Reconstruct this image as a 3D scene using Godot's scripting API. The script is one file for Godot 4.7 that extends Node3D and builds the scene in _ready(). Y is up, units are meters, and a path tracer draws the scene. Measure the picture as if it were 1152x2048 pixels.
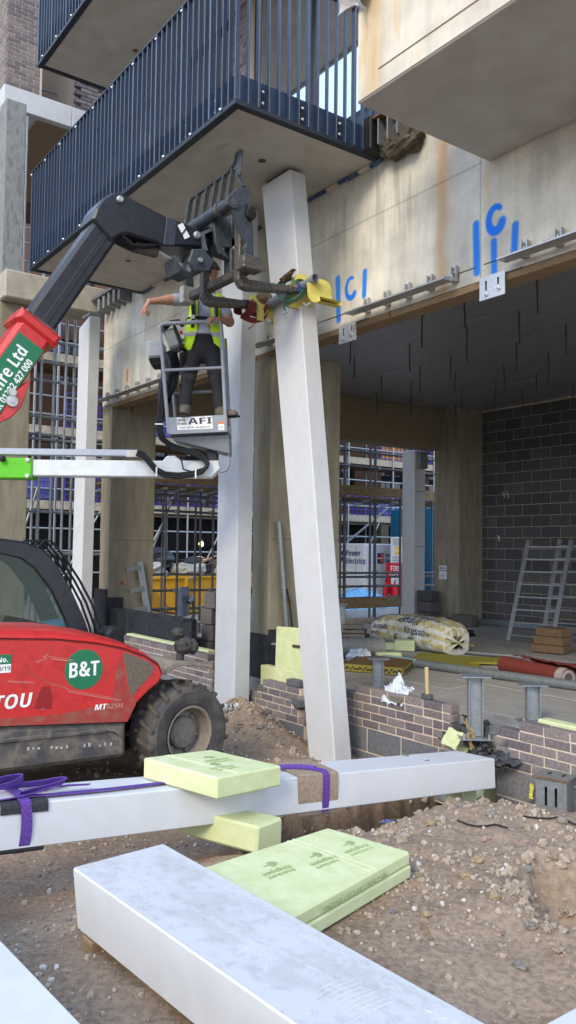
extends Node3D
# A building site seen from beside a telehandler: y up, metres, the facade runs along x, the inside is towards -z.

var used := {}
var mats := {}

# ---------------------------------------------------------------- mesh helper
class Mb:
	var v := PackedVector3Array()
	var n := PackedVector3Array()
	var u := PackedVector2Array()
	var c := PackedColorArray()
	var col := Color.WHITE
	func tri(a: Vector3, b: Vector3, d: Vector3, na: Vector3, nb: Vector3, nd: Vector3, ua := Vector2.ZERO, ub := Vector2.ZERO, ud := Vector2.ZERO) -> void:
		if (b - a).cross(d - a).dot(na + nb + nd) > 0.0:
			v.append(a); v.append(d); v.append(b); n.append(na); n.append(nd); n.append(nb); u.append(ua); u.append(ud); u.append(ub)
		else:
			v.append(a); v.append(b); v.append(d); n.append(na); n.append(nb); n.append(nd); u.append(ua); u.append(ub); u.append(ud)
		c.append(col); c.append(col); c.append(col)
	func flat(p: Array, out: Vector3) -> void:   # a flat convex polygon whose normal points along out
		var m := Vector3.ZERO
		for i in range(1, p.size() - 1):
			m += (p[i] - p[0]).cross(p[i + 1] - p[0])
		if m.length() < 1e-12:
			return
		m = m.normalized()
		if m.dot(out) < 0.0:
			m = -m
		for i in range(1, p.size() - 1):
			tri(p[0], p[i], p[i + 1], m, m, m)
	func hexa(k: Array, b := 0.0) -> void:   # eight corners, index = x + 2y + 4z; b = chamfer
		var mid := Vector3.ZERO
		for p in k:
			mid += p / 8.0
		if b <= 0.0:
			for a in 3:
				for s in 2:
					var o1 := 1 << ((a + 1) % 3)
					var o2 := 1 << ((a + 2) % 3)
					var i0 := s << a
					var q := [k[i0], k[i0 | o1], k[i0 | o1 | o2], k[i0 | o2]]
					flat(q, (q[0] + q[2]) / 2.0 - mid)
			return
		var pt := []
		for i in 8:
			var row := []
			for a in 3:
				var a1 := (a + 1) % 3
				var a2 := (a + 2) % 3
				row.append(k[i] + b * (k[i ^ (1 << a1)] - k[i]).normalized() + b * (k[i ^ (1 << a2)] - k[i]).normalized())
			pt.append(row)
		for a in 3:
			var o1 := 1 << ((a + 1) % 3)
			var o2 := 1 << ((a + 2) % 3)
			for s in 2:
				var i0 := s << a
				var q := [pt[i0][a], pt[i0 | o1][a], pt[i0 | o1 | o2][a], pt[i0 | o2][a]]
				flat(q, (q[0] + q[2]) / 2.0 - mid)
			for s1 in 2:
				for s2 in 2:
					var i := (s1 << ((a + 1) % 3)) | (s2 << ((a + 2) % 3))
					var j := i | (1 << a)
					var b1 := (a + 1) % 3
					var b2 := (a + 2) % 3
					flat([pt[i][b1], pt[j][b1], pt[j][b2], pt[i][b2]], (k[i] + k[j]) / 2.0 - mid)
		for i in 8:
			flat([pt[i][0], pt[i][1], pt[i][2]], k[i] - mid)
	func box(at: Vector3, size: Vector3, b := 0.0, basis := Basis()) -> void:
		var k := []
		for i in 8:
			k.append(at + basis * Vector3((-0.5 if i & 1 == 0 else 0.5) * size.x, (-0.5 if i & 2 == 0 else 0.5) * size.y, (-0.5 if i & 4 == 0 else 0.5) * size.z))
		hexa(k, b)
	func span(p: Vector3, q: Vector3, b := 0.0) -> void:   # a box between two corners
		box((p + q) / 2.0, (q - p).abs(), b)
	func bar(p: Vector3, q: Vector3, w: float, h: float, b := 0.0, up := Vector3.UP) -> void:   # a box along p-q
		var z := (q - p).normalized()
		if absf(z.dot(up)) > 0.99:
			up = Vector3.RIGHT
		var x := up.cross(z).normalized()
		box((p + q) / 2.0, Vector3(w, h, (q - p).length()), b, Basis(x, z.cross(x), z))
	func ring(at: Vector3, x: Vector3, y: Vector3, r: float, m: int) -> Array:
		var o := []
		for i in m:
			o.append(at + (x * cos(TAU * i / m) + y * sin(TAU * i / m)) * r)
		return o
	func tube(p: Array, r, m := 8, caps := true) -> void:   # a round bar through points; r a number or one per point
		var rings := []
		var axes := []
		var x := Vector3.ZERO
		for i in p.size():
			var d: Vector3 = (p[mini(i + 1, p.size() - 1)] - p[maxi(i - 1, 0)]).normalized()
			if x == Vector3.ZERO:
				x = d.cross(Vector3.UP if absf(d.y) < 0.9 else Vector3.RIGHT).normalized()
			x = (x - d * x.dot(d)).normalized()
			var y := d.cross(x)
			rings.append(ring(p[i], x, y, r[i] if r is Array else r, m))
			axes.append(d)
		for i in p.size() - 1:
			for j in m:
				var k := (j + 1) % m
				var a: Vector3 = rings[i][j]
				var b: Vector3 = rings[i][k]
				var d: Vector3 = rings[i + 1][k]
				var e: Vector3 = rings[i + 1][j]
				var na: Vector3 = (a - p[i]).normalized()
				var nb: Vector3 = (b - p[i]).normalized()
				var nd: Vector3 = (d - p[i + 1]).normalized()
				var ne: Vector3 = (e - p[i + 1]).normalized()
				tri(a, b, d, na, nb, nd)
				tri(a, d, e, na, nd, ne)
		if caps:
			flat(rings[0], -axes[0])
			flat(rings[-1], axes[-1])
	func cyl(p: Vector3, q: Vector3, r: float, m := 12) -> void:
		tube([p, q], r, m)
	func lathe(prof: Array, m: int, xf := Transform3D()) -> void:   # profile of Vector2(radius, height) turned about local y
		for i in prof.size() - 1:
			var e: Vector2 = prof[i + 1] - prof[i]
			if e.length() < 1e-6:
				continue
			var nn := Vector2(e.y, -e.x).normalized()
			for j in m:
				var t0 := TAU * j / m
				var t1 := TAU * (j + 1) / m
				var d0 := Vector3(cos(t0), 0, sin(t0))
				var d1 := Vector3(cos(t1), 0, sin(t1))
				var a: Vector3 = xf * (d0 * prof[i].x + Vector3.UP * prof[i].y)
				var b: Vector3 = xf * (d1 * prof[i].x + Vector3.UP * prof[i].y)
				var f: Vector3 = xf * (d1 * prof[i + 1].x + Vector3.UP * prof[i + 1].y)
				var g: Vector3 = xf * (d0 * prof[i + 1].x + Vector3.UP * prof[i + 1].y)
				var n0: Vector3 = (xf.basis * (d0 * nn.x + Vector3.UP * nn.y)).normalized()
				var n1: Vector3 = (xf.basis * (d1 * nn.x + Vector3.UP * nn.y)).normalized()
				if prof[i].x > 1e-6:
					tri(a, b, f, n0, n1, n1)
				if prof[i + 1].x > 1e-6:
					tri(a, f, g, n0, n1, n0)
	func prism(poly: Array, d0: float, d1: float, xf := Transform3D(), b := 0.0) -> void:   # polygon in local xy pushed along local z
		var pts: Array = poly.duplicate()
		if Geometry2D.is_polygon_clockwise(PackedVector2Array(pts)):
			pts.reverse()
		var m := pts.size()
		var ins := []
		for i in m:
			var e0: Vector2 = (pts[i] - pts[(i + m - 1) % m]).normalized()
			var e1: Vector2 = (pts[(i + 1) % m] - pts[i]).normalized()
			var n0 := Vector2(-e0.y, e0.x)
			var n1 := Vector2(-e1.y, e1.x)
			ins.append(pts[i] + (n0 + n1) / maxf(0.35, 1.0 + n0.dot(n1)) * b)
		var lo := minf(d0, d1)
		var hi := maxf(d0, d1)
		var t := Geometry2D.triangulate_polygon(PackedVector2Array(ins))
		for s in 2:
			var z: float = lo if s == 0 else hi
			var nz: Vector3 = (xf.basis * Vector3(0, 0, -1 if s == 0 else 1)).normalized()
			for i in range(0, t.size(), 3):
				var a: Vector2 = ins[t[i]]
				var e: Vector2 = ins[t[i + 1]]
				var f: Vector2 = ins[t[i + 2]]
				tri(xf * Vector3(a.x, a.y, z), xf * Vector3(e.x, e.y, z), xf * Vector3(f.x, f.y, z), nz, nz, nz)
		for i in m:
			var j := (i + 1) % m
			var e: Vector2 = (pts[j] - pts[i]).normalized()
			var out: Vector3 = xf.basis * Vector3(e.y, -e.x, 0)
			var p: Vector2 = pts[i]
			var q: Vector2 = pts[j]
			flat([xf * Vector3(p.x, p.y, lo + b), xf * Vector3(q.x, q.y, lo + b), xf * Vector3(q.x, q.y, hi - b), xf * Vector3(p.x, p.y, hi - b)], out)
			if b > 0.0:
				var pi2: Vector2 = ins[i]
				var qi: Vector2 = ins[j]
				flat([xf * Vector3(p.x, p.y, hi - b), xf * Vector3(q.x, q.y, hi - b), xf * Vector3(qi.x, qi.y, hi), xf * Vector3(pi2.x, pi2.y, hi)], out + xf.basis * Vector3(0, 0, 1))
				flat([xf * Vector3(p.x, p.y, lo + b), xf * Vector3(q.x, q.y, lo + b), xf * Vector3(qi.x, qi.y, lo), xf * Vector3(pi2.x, pi2.y, lo)], out - xf.basis * Vector3(0, 0, 1))
	func grid(g: Array, ref: Vector3, uv := false, inward := false) -> void:   # rows of points, smooth; normals point away from ref
		var h := g.size()
		var w: int = g[0].size()
		var nn := []
		for i in h:
			var row := []
			for j in w:
				var m: Vector3 = (g[mini(i + 1, h - 1)][j] - g[maxi(i - 1, 0)][j]).cross(g[i][mini(j + 1, w - 1)] - g[i][maxi(j - 1, 0)])
				m = m.normalized() if m.length() > 1e-12 else Vector3.UP
				row.append(m)
			nn.append(row)
		var s := 0.0
		for i in h:
			for j in w:
				s += nn[i][j].dot(g[i][j] - ref)
		var f := -1.0 if (s < 0.0) != inward else 1.0
		for i in h - 1:
			for j in w - 1:
				var ua := Vector2(float(j) / (w - 1), float(i) / (h - 1))
				var ub := Vector2(float(j + 1) / (w - 1), float(i) / (h - 1))
				var ud := Vector2(float(j + 1) / (w - 1), float(i + 1) / (h - 1))
				var ue := Vector2(float(j) / (w - 1), float(i + 1) / (h - 1))
				tri(g[i][j], g[i][j + 1], g[i + 1][j + 1], nn[i][j] * f, nn[i][j + 1] * f, nn[i + 1][j + 1] * f, ua, ub, ud)
				tri(g[i][j], g[i + 1][j + 1], g[i + 1][j], nn[i][j] * f, nn[i + 1][j + 1] * f, nn[i + 1][j] * f, ua, ud, ue)
	func mesh() -> ArrayMesh:
		var a := []
		a.resize(Mesh.ARRAY_MAX)
		a[Mesh.ARRAY_VERTEX] = v
		a[Mesh.ARRAY_NORMAL] = n
		a[Mesh.ARRAY_TEX_UV] = u
		a[Mesh.ARRAY_COLOR] = c
		var m := ArrayMesh.new()
		m.add_surface_from_arrays(Mesh.PRIMITIVE_TRIANGLES, a)
		return m

const ZY := Transform3D(Basis(Vector3(0, 0, 1), Vector3(0, 1, 0), Vector3(1, 0, 0)), Vector3.ZERO)   # polygons given as (z, y), pushed along x
const XZ := Transform3D(Basis(Vector3(1, 0, 0), Vector3(0, 0, 1), Vector3(0, 1, 0)), Vector3.ZERO)   # polygons given as (x, z), pushed along y

# ---------------------------------------------------------------- scene helpers
func put(o: Node, called: String, parent: Node = self) -> Node:
	var key := "%d/%s" % [parent.get_instance_id(), called]
	var k: int = used.get(key, 0)
	used[key] = k + 1
	o.name = called if k == 0 else "%s_%03d" % [called, k]
	parent.add_child(o, true)
	return o

func tag(o: Node, label: String, category: String, group := "") -> Node:
	o.set_meta("label", label)
	o.set_meta("category", category)
	if group != "":
		o.set_meta("group", group)
	return o

func thing(called: String, label: String, category: String, at := Vector3.ZERO, group := "", turn := 0.0) -> Node3D:
	var o := put(Node3D.new(), called) as Node3D
	o.position = at
	o.rotation.y = turn
	return tag(o, label, category, group)

func part(called: String, m, mat: Material, parent: Node3D, xf := Transform3D()) -> MeshInstance3D:   # m and xf in world axes
	var o := MeshInstance3D.new()
	o.mesh = m.mesh() if m is Mb else m
	o.material_override = mat
	put(o, called, parent)
	o.transform = parent.global_transform.affine_inverse() * xf if parent != self else xf
	return o

func lpart(called: String, m, mat: Material, parent: Node3D, xf := Transform3D()) -> MeshInstance3D:   # m and xf in the parent's own axes
	var o := MeshInstance3D.new()
	o.mesh = m.mesh() if m is Mb else m
	o.material_override = mat
	o.transform = xf
	put(o, called, parent)
	return o

func solo(called: String, m, mat: Material, label: String, category: String, group := "") -> MeshInstance3D:
	var o := part(called, m, mat, self)
	tag(o, label, category, group)
	return o

func structure(o: Node) -> Node:
	o.set_meta("kind", "structure")
	return o

func rgb(r: float, g: float, b: float) -> Color:
	return Color(r / 255.0, g / 255.0, b / 255.0)

func noise(s: int, freq: float, oct := 4, kind := FastNoiseLite.TYPE_SIMPLEX_SMOOTH) -> FastNoiseLite:
	var f := FastNoiseLite.new()
	f.seed = s
	f.frequency = freq
	f.noise_type = kind
	f.fractal_type = FastNoiseLite.FRACTAL_FBM
	f.fractal_octaves = oct
	return f

func ramp(cols: Array) -> Gradient:
	var g := Gradient.new()
	var o := PackedFloat32Array()
	var cs := PackedColorArray()
	for i in cols.size():
		o.append(0.22 + 0.56 * i / maxf(1.0, cols.size() - 1))
		cs.append(cols[i])
	g.offsets = o
	g.colors = cs
	return g

func ntex(s: int, freq: float, oct: int, cols: Array, size := 512) -> NoiseTexture2D:
	var t := NoiseTexture2D.new()
	t.width = size
	t.height = size
	t.seamless = true
	t.seamless_blend_skirt = 0.2
	t.noise = noise(s, freq, oct)
	t.color_ramp = ramp(cols)
	return t

var grain: NoiseTexture2D
var grit: NoiseTexture2D
var speck: NoiseTexture2D
var blotch := []

# a weathered material: blotches between the colours of cols (sRGB), a fine speckle over it, some relief
func mat(key: String, cols: Array, tile := 1.0, rough := 0.8, bump := 0.1, opts := {}) -> StandardMaterial3D:
	if mats.has(key):
		return mats[key]
	var m := StandardMaterial3D.new()
	m.resource_name = key
	m.roughness = rough
	m.metallic = opts.get("metal", 0.0)
	m.metallic_specular = opts.get("spec", 0.4)
	m.uv1_triplanar = true
	m.uv1_world_triplanar = opts.get("world", true)
	m.uv1_scale = Vector3.ONE / tile
	if opts.has("stretch"):
		m.uv1_scale = m.uv1_scale * opts.stretch
	if cols.size() == 1:
		m.albedo_color = cols[0]
	elif cols.size() == 2 and not opts.has("size"):
		# two close tones: one of three shared blotch textures, coloured
		var l0: float = cols[0].get_luminance()
		var l1: float = cols[1].get_luminance()
		var q: float = minf(l0, l1) / maxf(maxf(l0, l1), 0.01)
		m.albedo_color = cols[1] if l1 > l0 else cols[0]
		m.albedo_texture = blotch[0 if q > 0.86 else (1 if q > 0.72 else 2)]
	elif cols.size() > 2:
		m.albedo_texture = ntex(key.hash() % 9999, opts.get("freq", 0.012), 5, cols, opts.get("size", 512))
	if opts.get("speck", true):
		m.detail_enabled = true
		m.detail_albedo = speck
		m.detail_blend_mode = BaseMaterial3D.BLEND_MODE_MUL
	if bump > 0.0:
		m.heightmap_enabled = true
		m.heightmap_texture = opts.get("relief", grain)
		m.heightmap_scale = bump
	if opts.has("coat"):
		m.clearcoat_enabled = true
		m.clearcoat = opts.coat
		m.clearcoat_roughness = 0.2
	mats[key] = m
	return m

func tint(m: StandardMaterial3D, c: Color, key: String) -> StandardMaterial3D:
	if not mats.has(key):
		var t: StandardMaterial3D = m.duplicate()
		t.albedo_color = c
		mats[key] = t
	return mats[key]

func plain(key: String, c: Color, rough := 0.6, metal := 0.0) -> StandardMaterial3D:
	if not mats.has(key):
		var m := StandardMaterial3D.new()
		m.resource_name = key
		m.albedo_color = c
		m.roughness = rough
		m.metallic = metal
		mats[key] = m
	return mats[key]

func text_mesh(s: String, size: float, bold := true, depth := 0.003, face := "Droid Sans") -> TextMesh:
	var f := SystemFont.new()
	f.font_names = PackedStringArray([face])
	f.font_weight = 700 if bold else 400
	var t := TextMesh.new()
	t.font = f
	t.text = s
	t.font_size = 64
	t.pixel_size = size / 64.0
	t.depth = depth
	t.curve_step = 2.0
	return t

# lettering centred on p, reading along right, upright along up
func letters(s: String, p: Vector3, right: Vector3, up: Vector3, size: float, m: Material, parent: Node3D, bold := true, squash := 1.0, called := "lettering") -> MeshInstance3D:
	var r := right.normalized()
	var w := up.normalized()
	return part(called, text_mesh(s, size, bold), m, parent, Transform3D(Basis(r * squash, w, r.cross(w).normalized()), p))

# ---------------------------------------------------------------- the scene
var W: StandardMaterial3D      # white precast concrete
var CONC: StandardMaterial3D
var PIER: StandardMaterial3D
var SOFFIT: StandardMaterial3D
var NAVY: StandardMaterial3D
var GALV: StandardMaterial3D
var STEEL: StandardMaterial3D
var BLACK: StandardMaterial3D
var FOAM: StandardMaterial3D
var MORTAR: StandardMaterial3D
var BRICKS := []
var BLOCKS := []
var LOW_BLOCKS := []
var TIMBER: StandardMaterial3D
var BOLT: StandardMaterial3D
var GLASS: StandardMaterial3D
var DPC: StandardMaterial3D
var BLUE_MESH: StandardMaterial3D

func materials() -> void:
	speck = ntex(11, 0.16, 3, [Color(0.91, 0.91, 0.91), Color(1, 1, 1)], 512)
	grain = ntex(12, 0.09, 4, [Color(0, 0, 0), Color(1, 1, 1)], 512)
	grit = ntex(13, 0.05, 6, [Color(0, 0, 0), Color(1, 1, 1)], 1024)
	for q in [0.94, 0.87, 0.74]:
		blotch.append(ntex(14 + int(q * 10), 0.014, 5, [Color(q, q, q), Color(1, 1, 1)], 512))
	W = mat("white precast", [rgb(192, 194, 196), rgb(196, 198, 200), rgb(198, 200, 203), rgb(194, 196, 197)], 2.6, 0.6, 0.0, {"speck": false})
	CONC = mat("pale concrete", [rgb(172, 165, 150), rgb(184, 177, 161), rgb(192, 185, 169)], 2.4, 0.85, 0.12)
	PIER = mat("grey concrete", [rgb(138, 131, 113), rgb(148, 141, 123), rgb(156, 149, 131)], 2.2, 0.85, 0.08, {"stretch": Vector3(1.8, 0.45, 1.8)})
	SOFFIT = mat("soffit concrete", [rgb(176, 171, 161), rgb(184, 179, 169), rgb(190, 186, 177)], 3.2, 0.85, 0.0, {"speck": false})
	NAVY = mat("navy paint", [rgb(36, 54, 78), rgb(44, 63, 88)], 0.8, 0.42, 0.0, {"spec": 0.5, "speck": false})
	GALV = mat("galvanised", [rgb(138, 146, 152), rgb(164, 171, 176), rgb(150, 158, 164)], 0.35, 0.42, 0.02, {"metal": 0.55})
	STEEL = mat("dull steel", [rgb(118, 122, 126), rgb(146, 149, 152)], 0.4, 0.5, 0.02, {"metal": 0.5})
	BLACK = mat("black plastic", [rgb(22, 23, 26), rgb(36, 38, 42)], 0.5, 0.55, 0.05)
	FOAM = mat("green foam", [rgb(194, 203, 153), rgb(200, 208, 160), rgb(206, 213, 170)], 0.9, 0.8, 0.03, {"speck": false})
	MORTAR = mat("mortar", [rgb(212, 194, 174), rgb(226, 208, 188)], 0.3, 0.95, 0.15)
	var bcols := [rgb(138, 129, 130), rgb(148, 139, 139), rgb(124, 117, 121), rgb(156, 145, 142)]
	var bm := mat("brick", [rgb(214, 214, 214), rgb(250, 250, 250)], 0.25, 0.88, 0.25)
	for i in 4:
		BRICKS.append(tint(bm, bcols[i], "brick tone %d" % i))
	var km := mat("block", [rgb(206, 206, 206), rgb(250, 250, 250)], 0.3, 0.95, 0.4, {"freq": 0.05})
	for c in [rgb(104, 104, 107), rgb(114, 113, 114), rgb(96, 97, 100), rgb(122, 118, 114)]:
		BLOCKS.append(tint(km, c, "block tone %s" % c))
	for c in [rgb(140, 142, 147), rgb(152, 153, 157), rgb(130, 132, 138)]:
		LOW_BLOCKS.append(tint(km, c, "low block tone %s" % c))
	TIMBER = mat("timber", [rgb(132, 110, 82), rgb(154, 131, 100), rgb(142, 120, 90)], 0.8, 0.8, 0.1, {"stretch": Vector3(0.5, 6, 3)})
	BOLT = plain("zinc bolt", rgb(205, 208, 212), 0.3, 0.7)
	GLASS = plain("window glass", Color(0.55, 0.62, 0.66, 0.16), 0.02, 0.0)
	GLASS.transparency = BaseMaterial3D.TRANSPARENCY_ALPHA
	GLASS.metallic_specular = 0.9
	DPC = mat("bitumen sheet", [rgb(30, 33, 38), rgb(52, 56, 64), rgb(40, 43, 50)], 0.6, 0.5, 0.15)
	BLUE_MESH = mat("blue debris mesh", [rgb(38, 48, 150), rgb(56, 66, 178)], 0.6, 0.6, 0.05)

func _ready() -> void:
	var cam := Camera3D.new()
	cam.transform = Transform3D(Basis(Vector3(0.5882143, 0.0129775, -0.8086010), Vector3(0.0299656, 0.9988348, 0.0378290), Vector3(0.8081497, -0.0464818, 0.5871401)).orthonormalized(), Vector3(0, 1.6, 0))
	cam.fov = 64.37
	cam.near = 0.05
	cam.far = 600.0
	put(cam, "camera")
	var env := Environment.new()
	env.background_mode = Environment.BG_SKY
	var sky := Sky.new()
	var sm := ProceduralSkyMaterial.new()
	sm.sky_top_color = Color(0.58, 0.68, 0.83)
	sm.sky_horizon_color = Color(0.90, 0.90, 0.90)
	sm.sky_curve = 0.2
	sm.ground_bottom_color = Color(0.30, 0.27, 0.24)
	sm.ground_horizon_color = Color(0.55, 0.53, 0.50)
	sm.sky_energy_multiplier = 1.25
	sky.sky_material = sm
	env.sky = sky
	env.tonemap_mode = Environment.TONE_MAPPER_LINEAR
	env.tonemap_exposure = 2.25
	env.sdfgi_enabled = true
	env.ssao_enabled = true
	env.ssil_enabled = true
	var we := WorldEnvironment.new()
	we.environment = env
	put(we, "world_environment")
	var sun := DirectionalLight3D.new()
	sun.light_color = Color(1.0, 0.95, 0.87)
	sun.light_energy = 0.40
	sun.light_angular_distance = 22.0
	sun.shadow_enabled = true
	put(sun, "sun")
	sun.look_at_from_position(Vector3(4.2, 6.0, 8), Vector3.ZERO)
	materials()
	ground()
	frame_building()
	room()
	brick_walls()
	balconies()
	upper_storey()
	left_wing()
	courtyard()
	columns()
	telehandler()
	boom_lift()
	worker()
	fork_rigging()
	foreground()
	floor_things()
	facade_fixings()
	litter()

# ---------------------------------------------------------------- ground
var na := noise(41, 0.55, 4)
var nb := noise(42, 2.6, 4)
var nc := noise(43, 9.0, 3)
var nd := noise(44, 5.5, 2, FastNoiseLite.TYPE_CELLULAR)

func ss(a: float, b: float, x: float) -> float:
	return smoothstep(a, b, x) if a < b else 1.0 - smoothstep(b, a, x)

func gh(x: float, z: float) -> float:
	var wob := na.get_noise_2d(x, z)
	var y := lerpf(0.015, -0.31, ss(-3.1, -4.9, x + wob * 0.2))
	y -= 0.17 * ss(-4.1, -5.1, z) * ss(-4.6, -3.9, x)
	y -= 0.03 * ss(-4.3, -4.9, z) * ss(-4.0, -5.0, x)
	y += 0.03 * exp(-((x + 3.25) * (x + 3.25) + (z + 4.2) * (z + 4.2)) / 0.2)
	# spoil heap before the left brick wall
	var hx := x + 7.15 + wob * 0.15
	var hz := z + 4.72
	y += (0.38 + 0.12 * nb.get_noise_2d(x + 5.0, z)) * exp(-(hx * hx / 0.24 + hz * hz / 0.08))
	# trench under the white beam that lies on the foam
	var tz := ss(-2.85, -3.1, z)
	var tx := absf(x + 4.40 + wob * 0.10 + nb.get_noise_2d(x * 0.6, z) * 0.06)
	y -= 0.52 * tz * (1.0 - ss(0.40, 0.54, tx))
	# ragged hollow at the right
	var px := (x + 2.18 + nb.get_noise_2d(x, z) * 0.10) / 0.52
	var pz := (z + 3.50 + nb.get_noise_2d(z, x + 9.0) * 0.08) / 0.46
	var pr := px * px + pz * pz
	y -= (0.27 + 0.05 * wob) * (1.0 - ss(0.5, 1.0, pr))
	y += 0.03 * exp(-pow(sqrt(pr) - 1.15, 2.0) * 9.0)
	var rough := 0.6 + 0.9 * tz * (1.0 - ss(0.2, 0.7, tx)) + 1.1 * (1.0 - ss(0.8, 1.7, pr)) + 1.2 * exp(-(hx * hx / 0.4 + hz * hz / 0.2)) + 0.5 * ss(-2.3, -3.6, z)
	return y + wob * 0.02 + rough * (0.030 * nb.get_noise_2d(x, z) + 0.013 * nc.get_noise_2d(x, z)) + maxf(0.0, rough - 0.7) * 0.030 * nd.get_noise_2d(x, z)

func ground() -> void:
	var m := Mb.new()
	m.span(Vector3(-220, -0.95, -220), Vector3(160, -0.9, 160))
	structure(part("ground", m, mat("bare earth", [rgb(104, 90, 76), rgb(134, 118, 100)], 3.0, 0.95, 0.6), self))
	var soil := mat("dug soil", [rgb(206, 200, 194), rgb(236, 231, 226), rgb(255, 252, 246)], 0.9, 0.97, 0.12, {"relief": grit, "size": 1024, "freq": 0.02})
	soil.vertex_color_use_as_albedo = true
	var g := Mb.new()
	var dx := 0.03
	var x0 := -10.4
	var z0 := -5.5
	var w := 380
	var h := 222
	var pos := []
	var nor := []
	var cl := PackedColorArray()
	for i in h:
		for j in w:
			pos.append(Vector3(x0 + j * dx, 0, z0 + i * dx))
			pos[-1].y = gh(pos[-1].x, pos[-1].z)
	var ncol := noise(47, 0.8, 4)
	for i in h:
		for j in w:
			var a: Vector3 = pos[mini(i + 1, h - 1) * w + j] - pos[maxi(i - 1, 0) * w + j]
			var b: Vector3 = pos[i * w + mini(j + 1, w - 1)] - pos[i * w + maxi(j - 1, 0)]
			nor.append(a.cross(b).normalized())
			var p: Vector3 = pos[i * w + j]
			var t := clampf(0.5 + ncol.get_noise_2d(p.x, p.z) * 1.1, 0, 1)
			var dry := Color(0.43, 0.335, 0.25)
			var wet := Color(0.275, 0.205, 0.148)
			var k := dry.lerp(wet, t * 0.75)
			k = k.lerp(Color(0.45, 0.365, 0.285), 0.6 * ss(-2.6, -3.8, p.z) * ss(-4.2, -3.6, p.x))
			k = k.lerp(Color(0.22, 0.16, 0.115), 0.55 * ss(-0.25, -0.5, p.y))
			cl.append(k)
	var idx := PackedInt32Array()
	for i in h - 1:
		for j in w - 1:
			var q := i * w + j
			idx.append_array([q, q + 1, q + w + 1, q, q + w + 1, q + w])
	var arr := []
	arr.resize(Mesh.ARRAY_MAX)
	arr[Mesh.ARRAY_VERTEX] = PackedVector3Array(pos)
	arr[Mesh.ARRAY_NORMAL] = PackedVector3Array(nor)
	arr[Mesh.ARRAY_COLOR] = cl
	arr[Mesh.ARRAY_INDEX] = idx
	var am := ArrayMesh.new()
	am.add_surface_from_arrays(Mesh.PRIMITIVE_TRIANGLES, arr)
	structure(part("dirt_ground", am, soil, self))
	# ground beyond the dug strip: hardstanding at the same levels
	var o := Mb.new()
	o.span(Vector3(-60, -0.34, 1.1), Vector3(40, -0.6, 60))
	o.span(Vector3(0.95, -0.4, -5.2), Vector3(40, -0.02, 1.05))
	o.span(Vector3(-60, -0.6, -5.2), Vector3(-10.35, -0.34, 1.05))
	structure(part("hardstanding", o, mat("bare earth", [], 1.0), self))
	# the yard behind, level with the slab
	var yd := Mb.new()
	yd.span(Vector3(-60, -0.6, -60), Vector3(-12.75, 0.02, -5.25))
	structure(part("yard", yd, mat("yard concrete", [rgb(120, 116, 108), rgb(150, 146, 138)], 3.0, 0.9, 0.1), self))

# ---------------------------------------------------------------- the concrete frame
const FX0 := -12.66
const FX1 := 2.4

func seg_dist(p: Vector2, a: Vector2, b: Vector2) -> float:
	var d := b - a
	return (p - a - d * clampf((p - a).dot(d) / d.length_squared(), 0, 1)).length()

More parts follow.
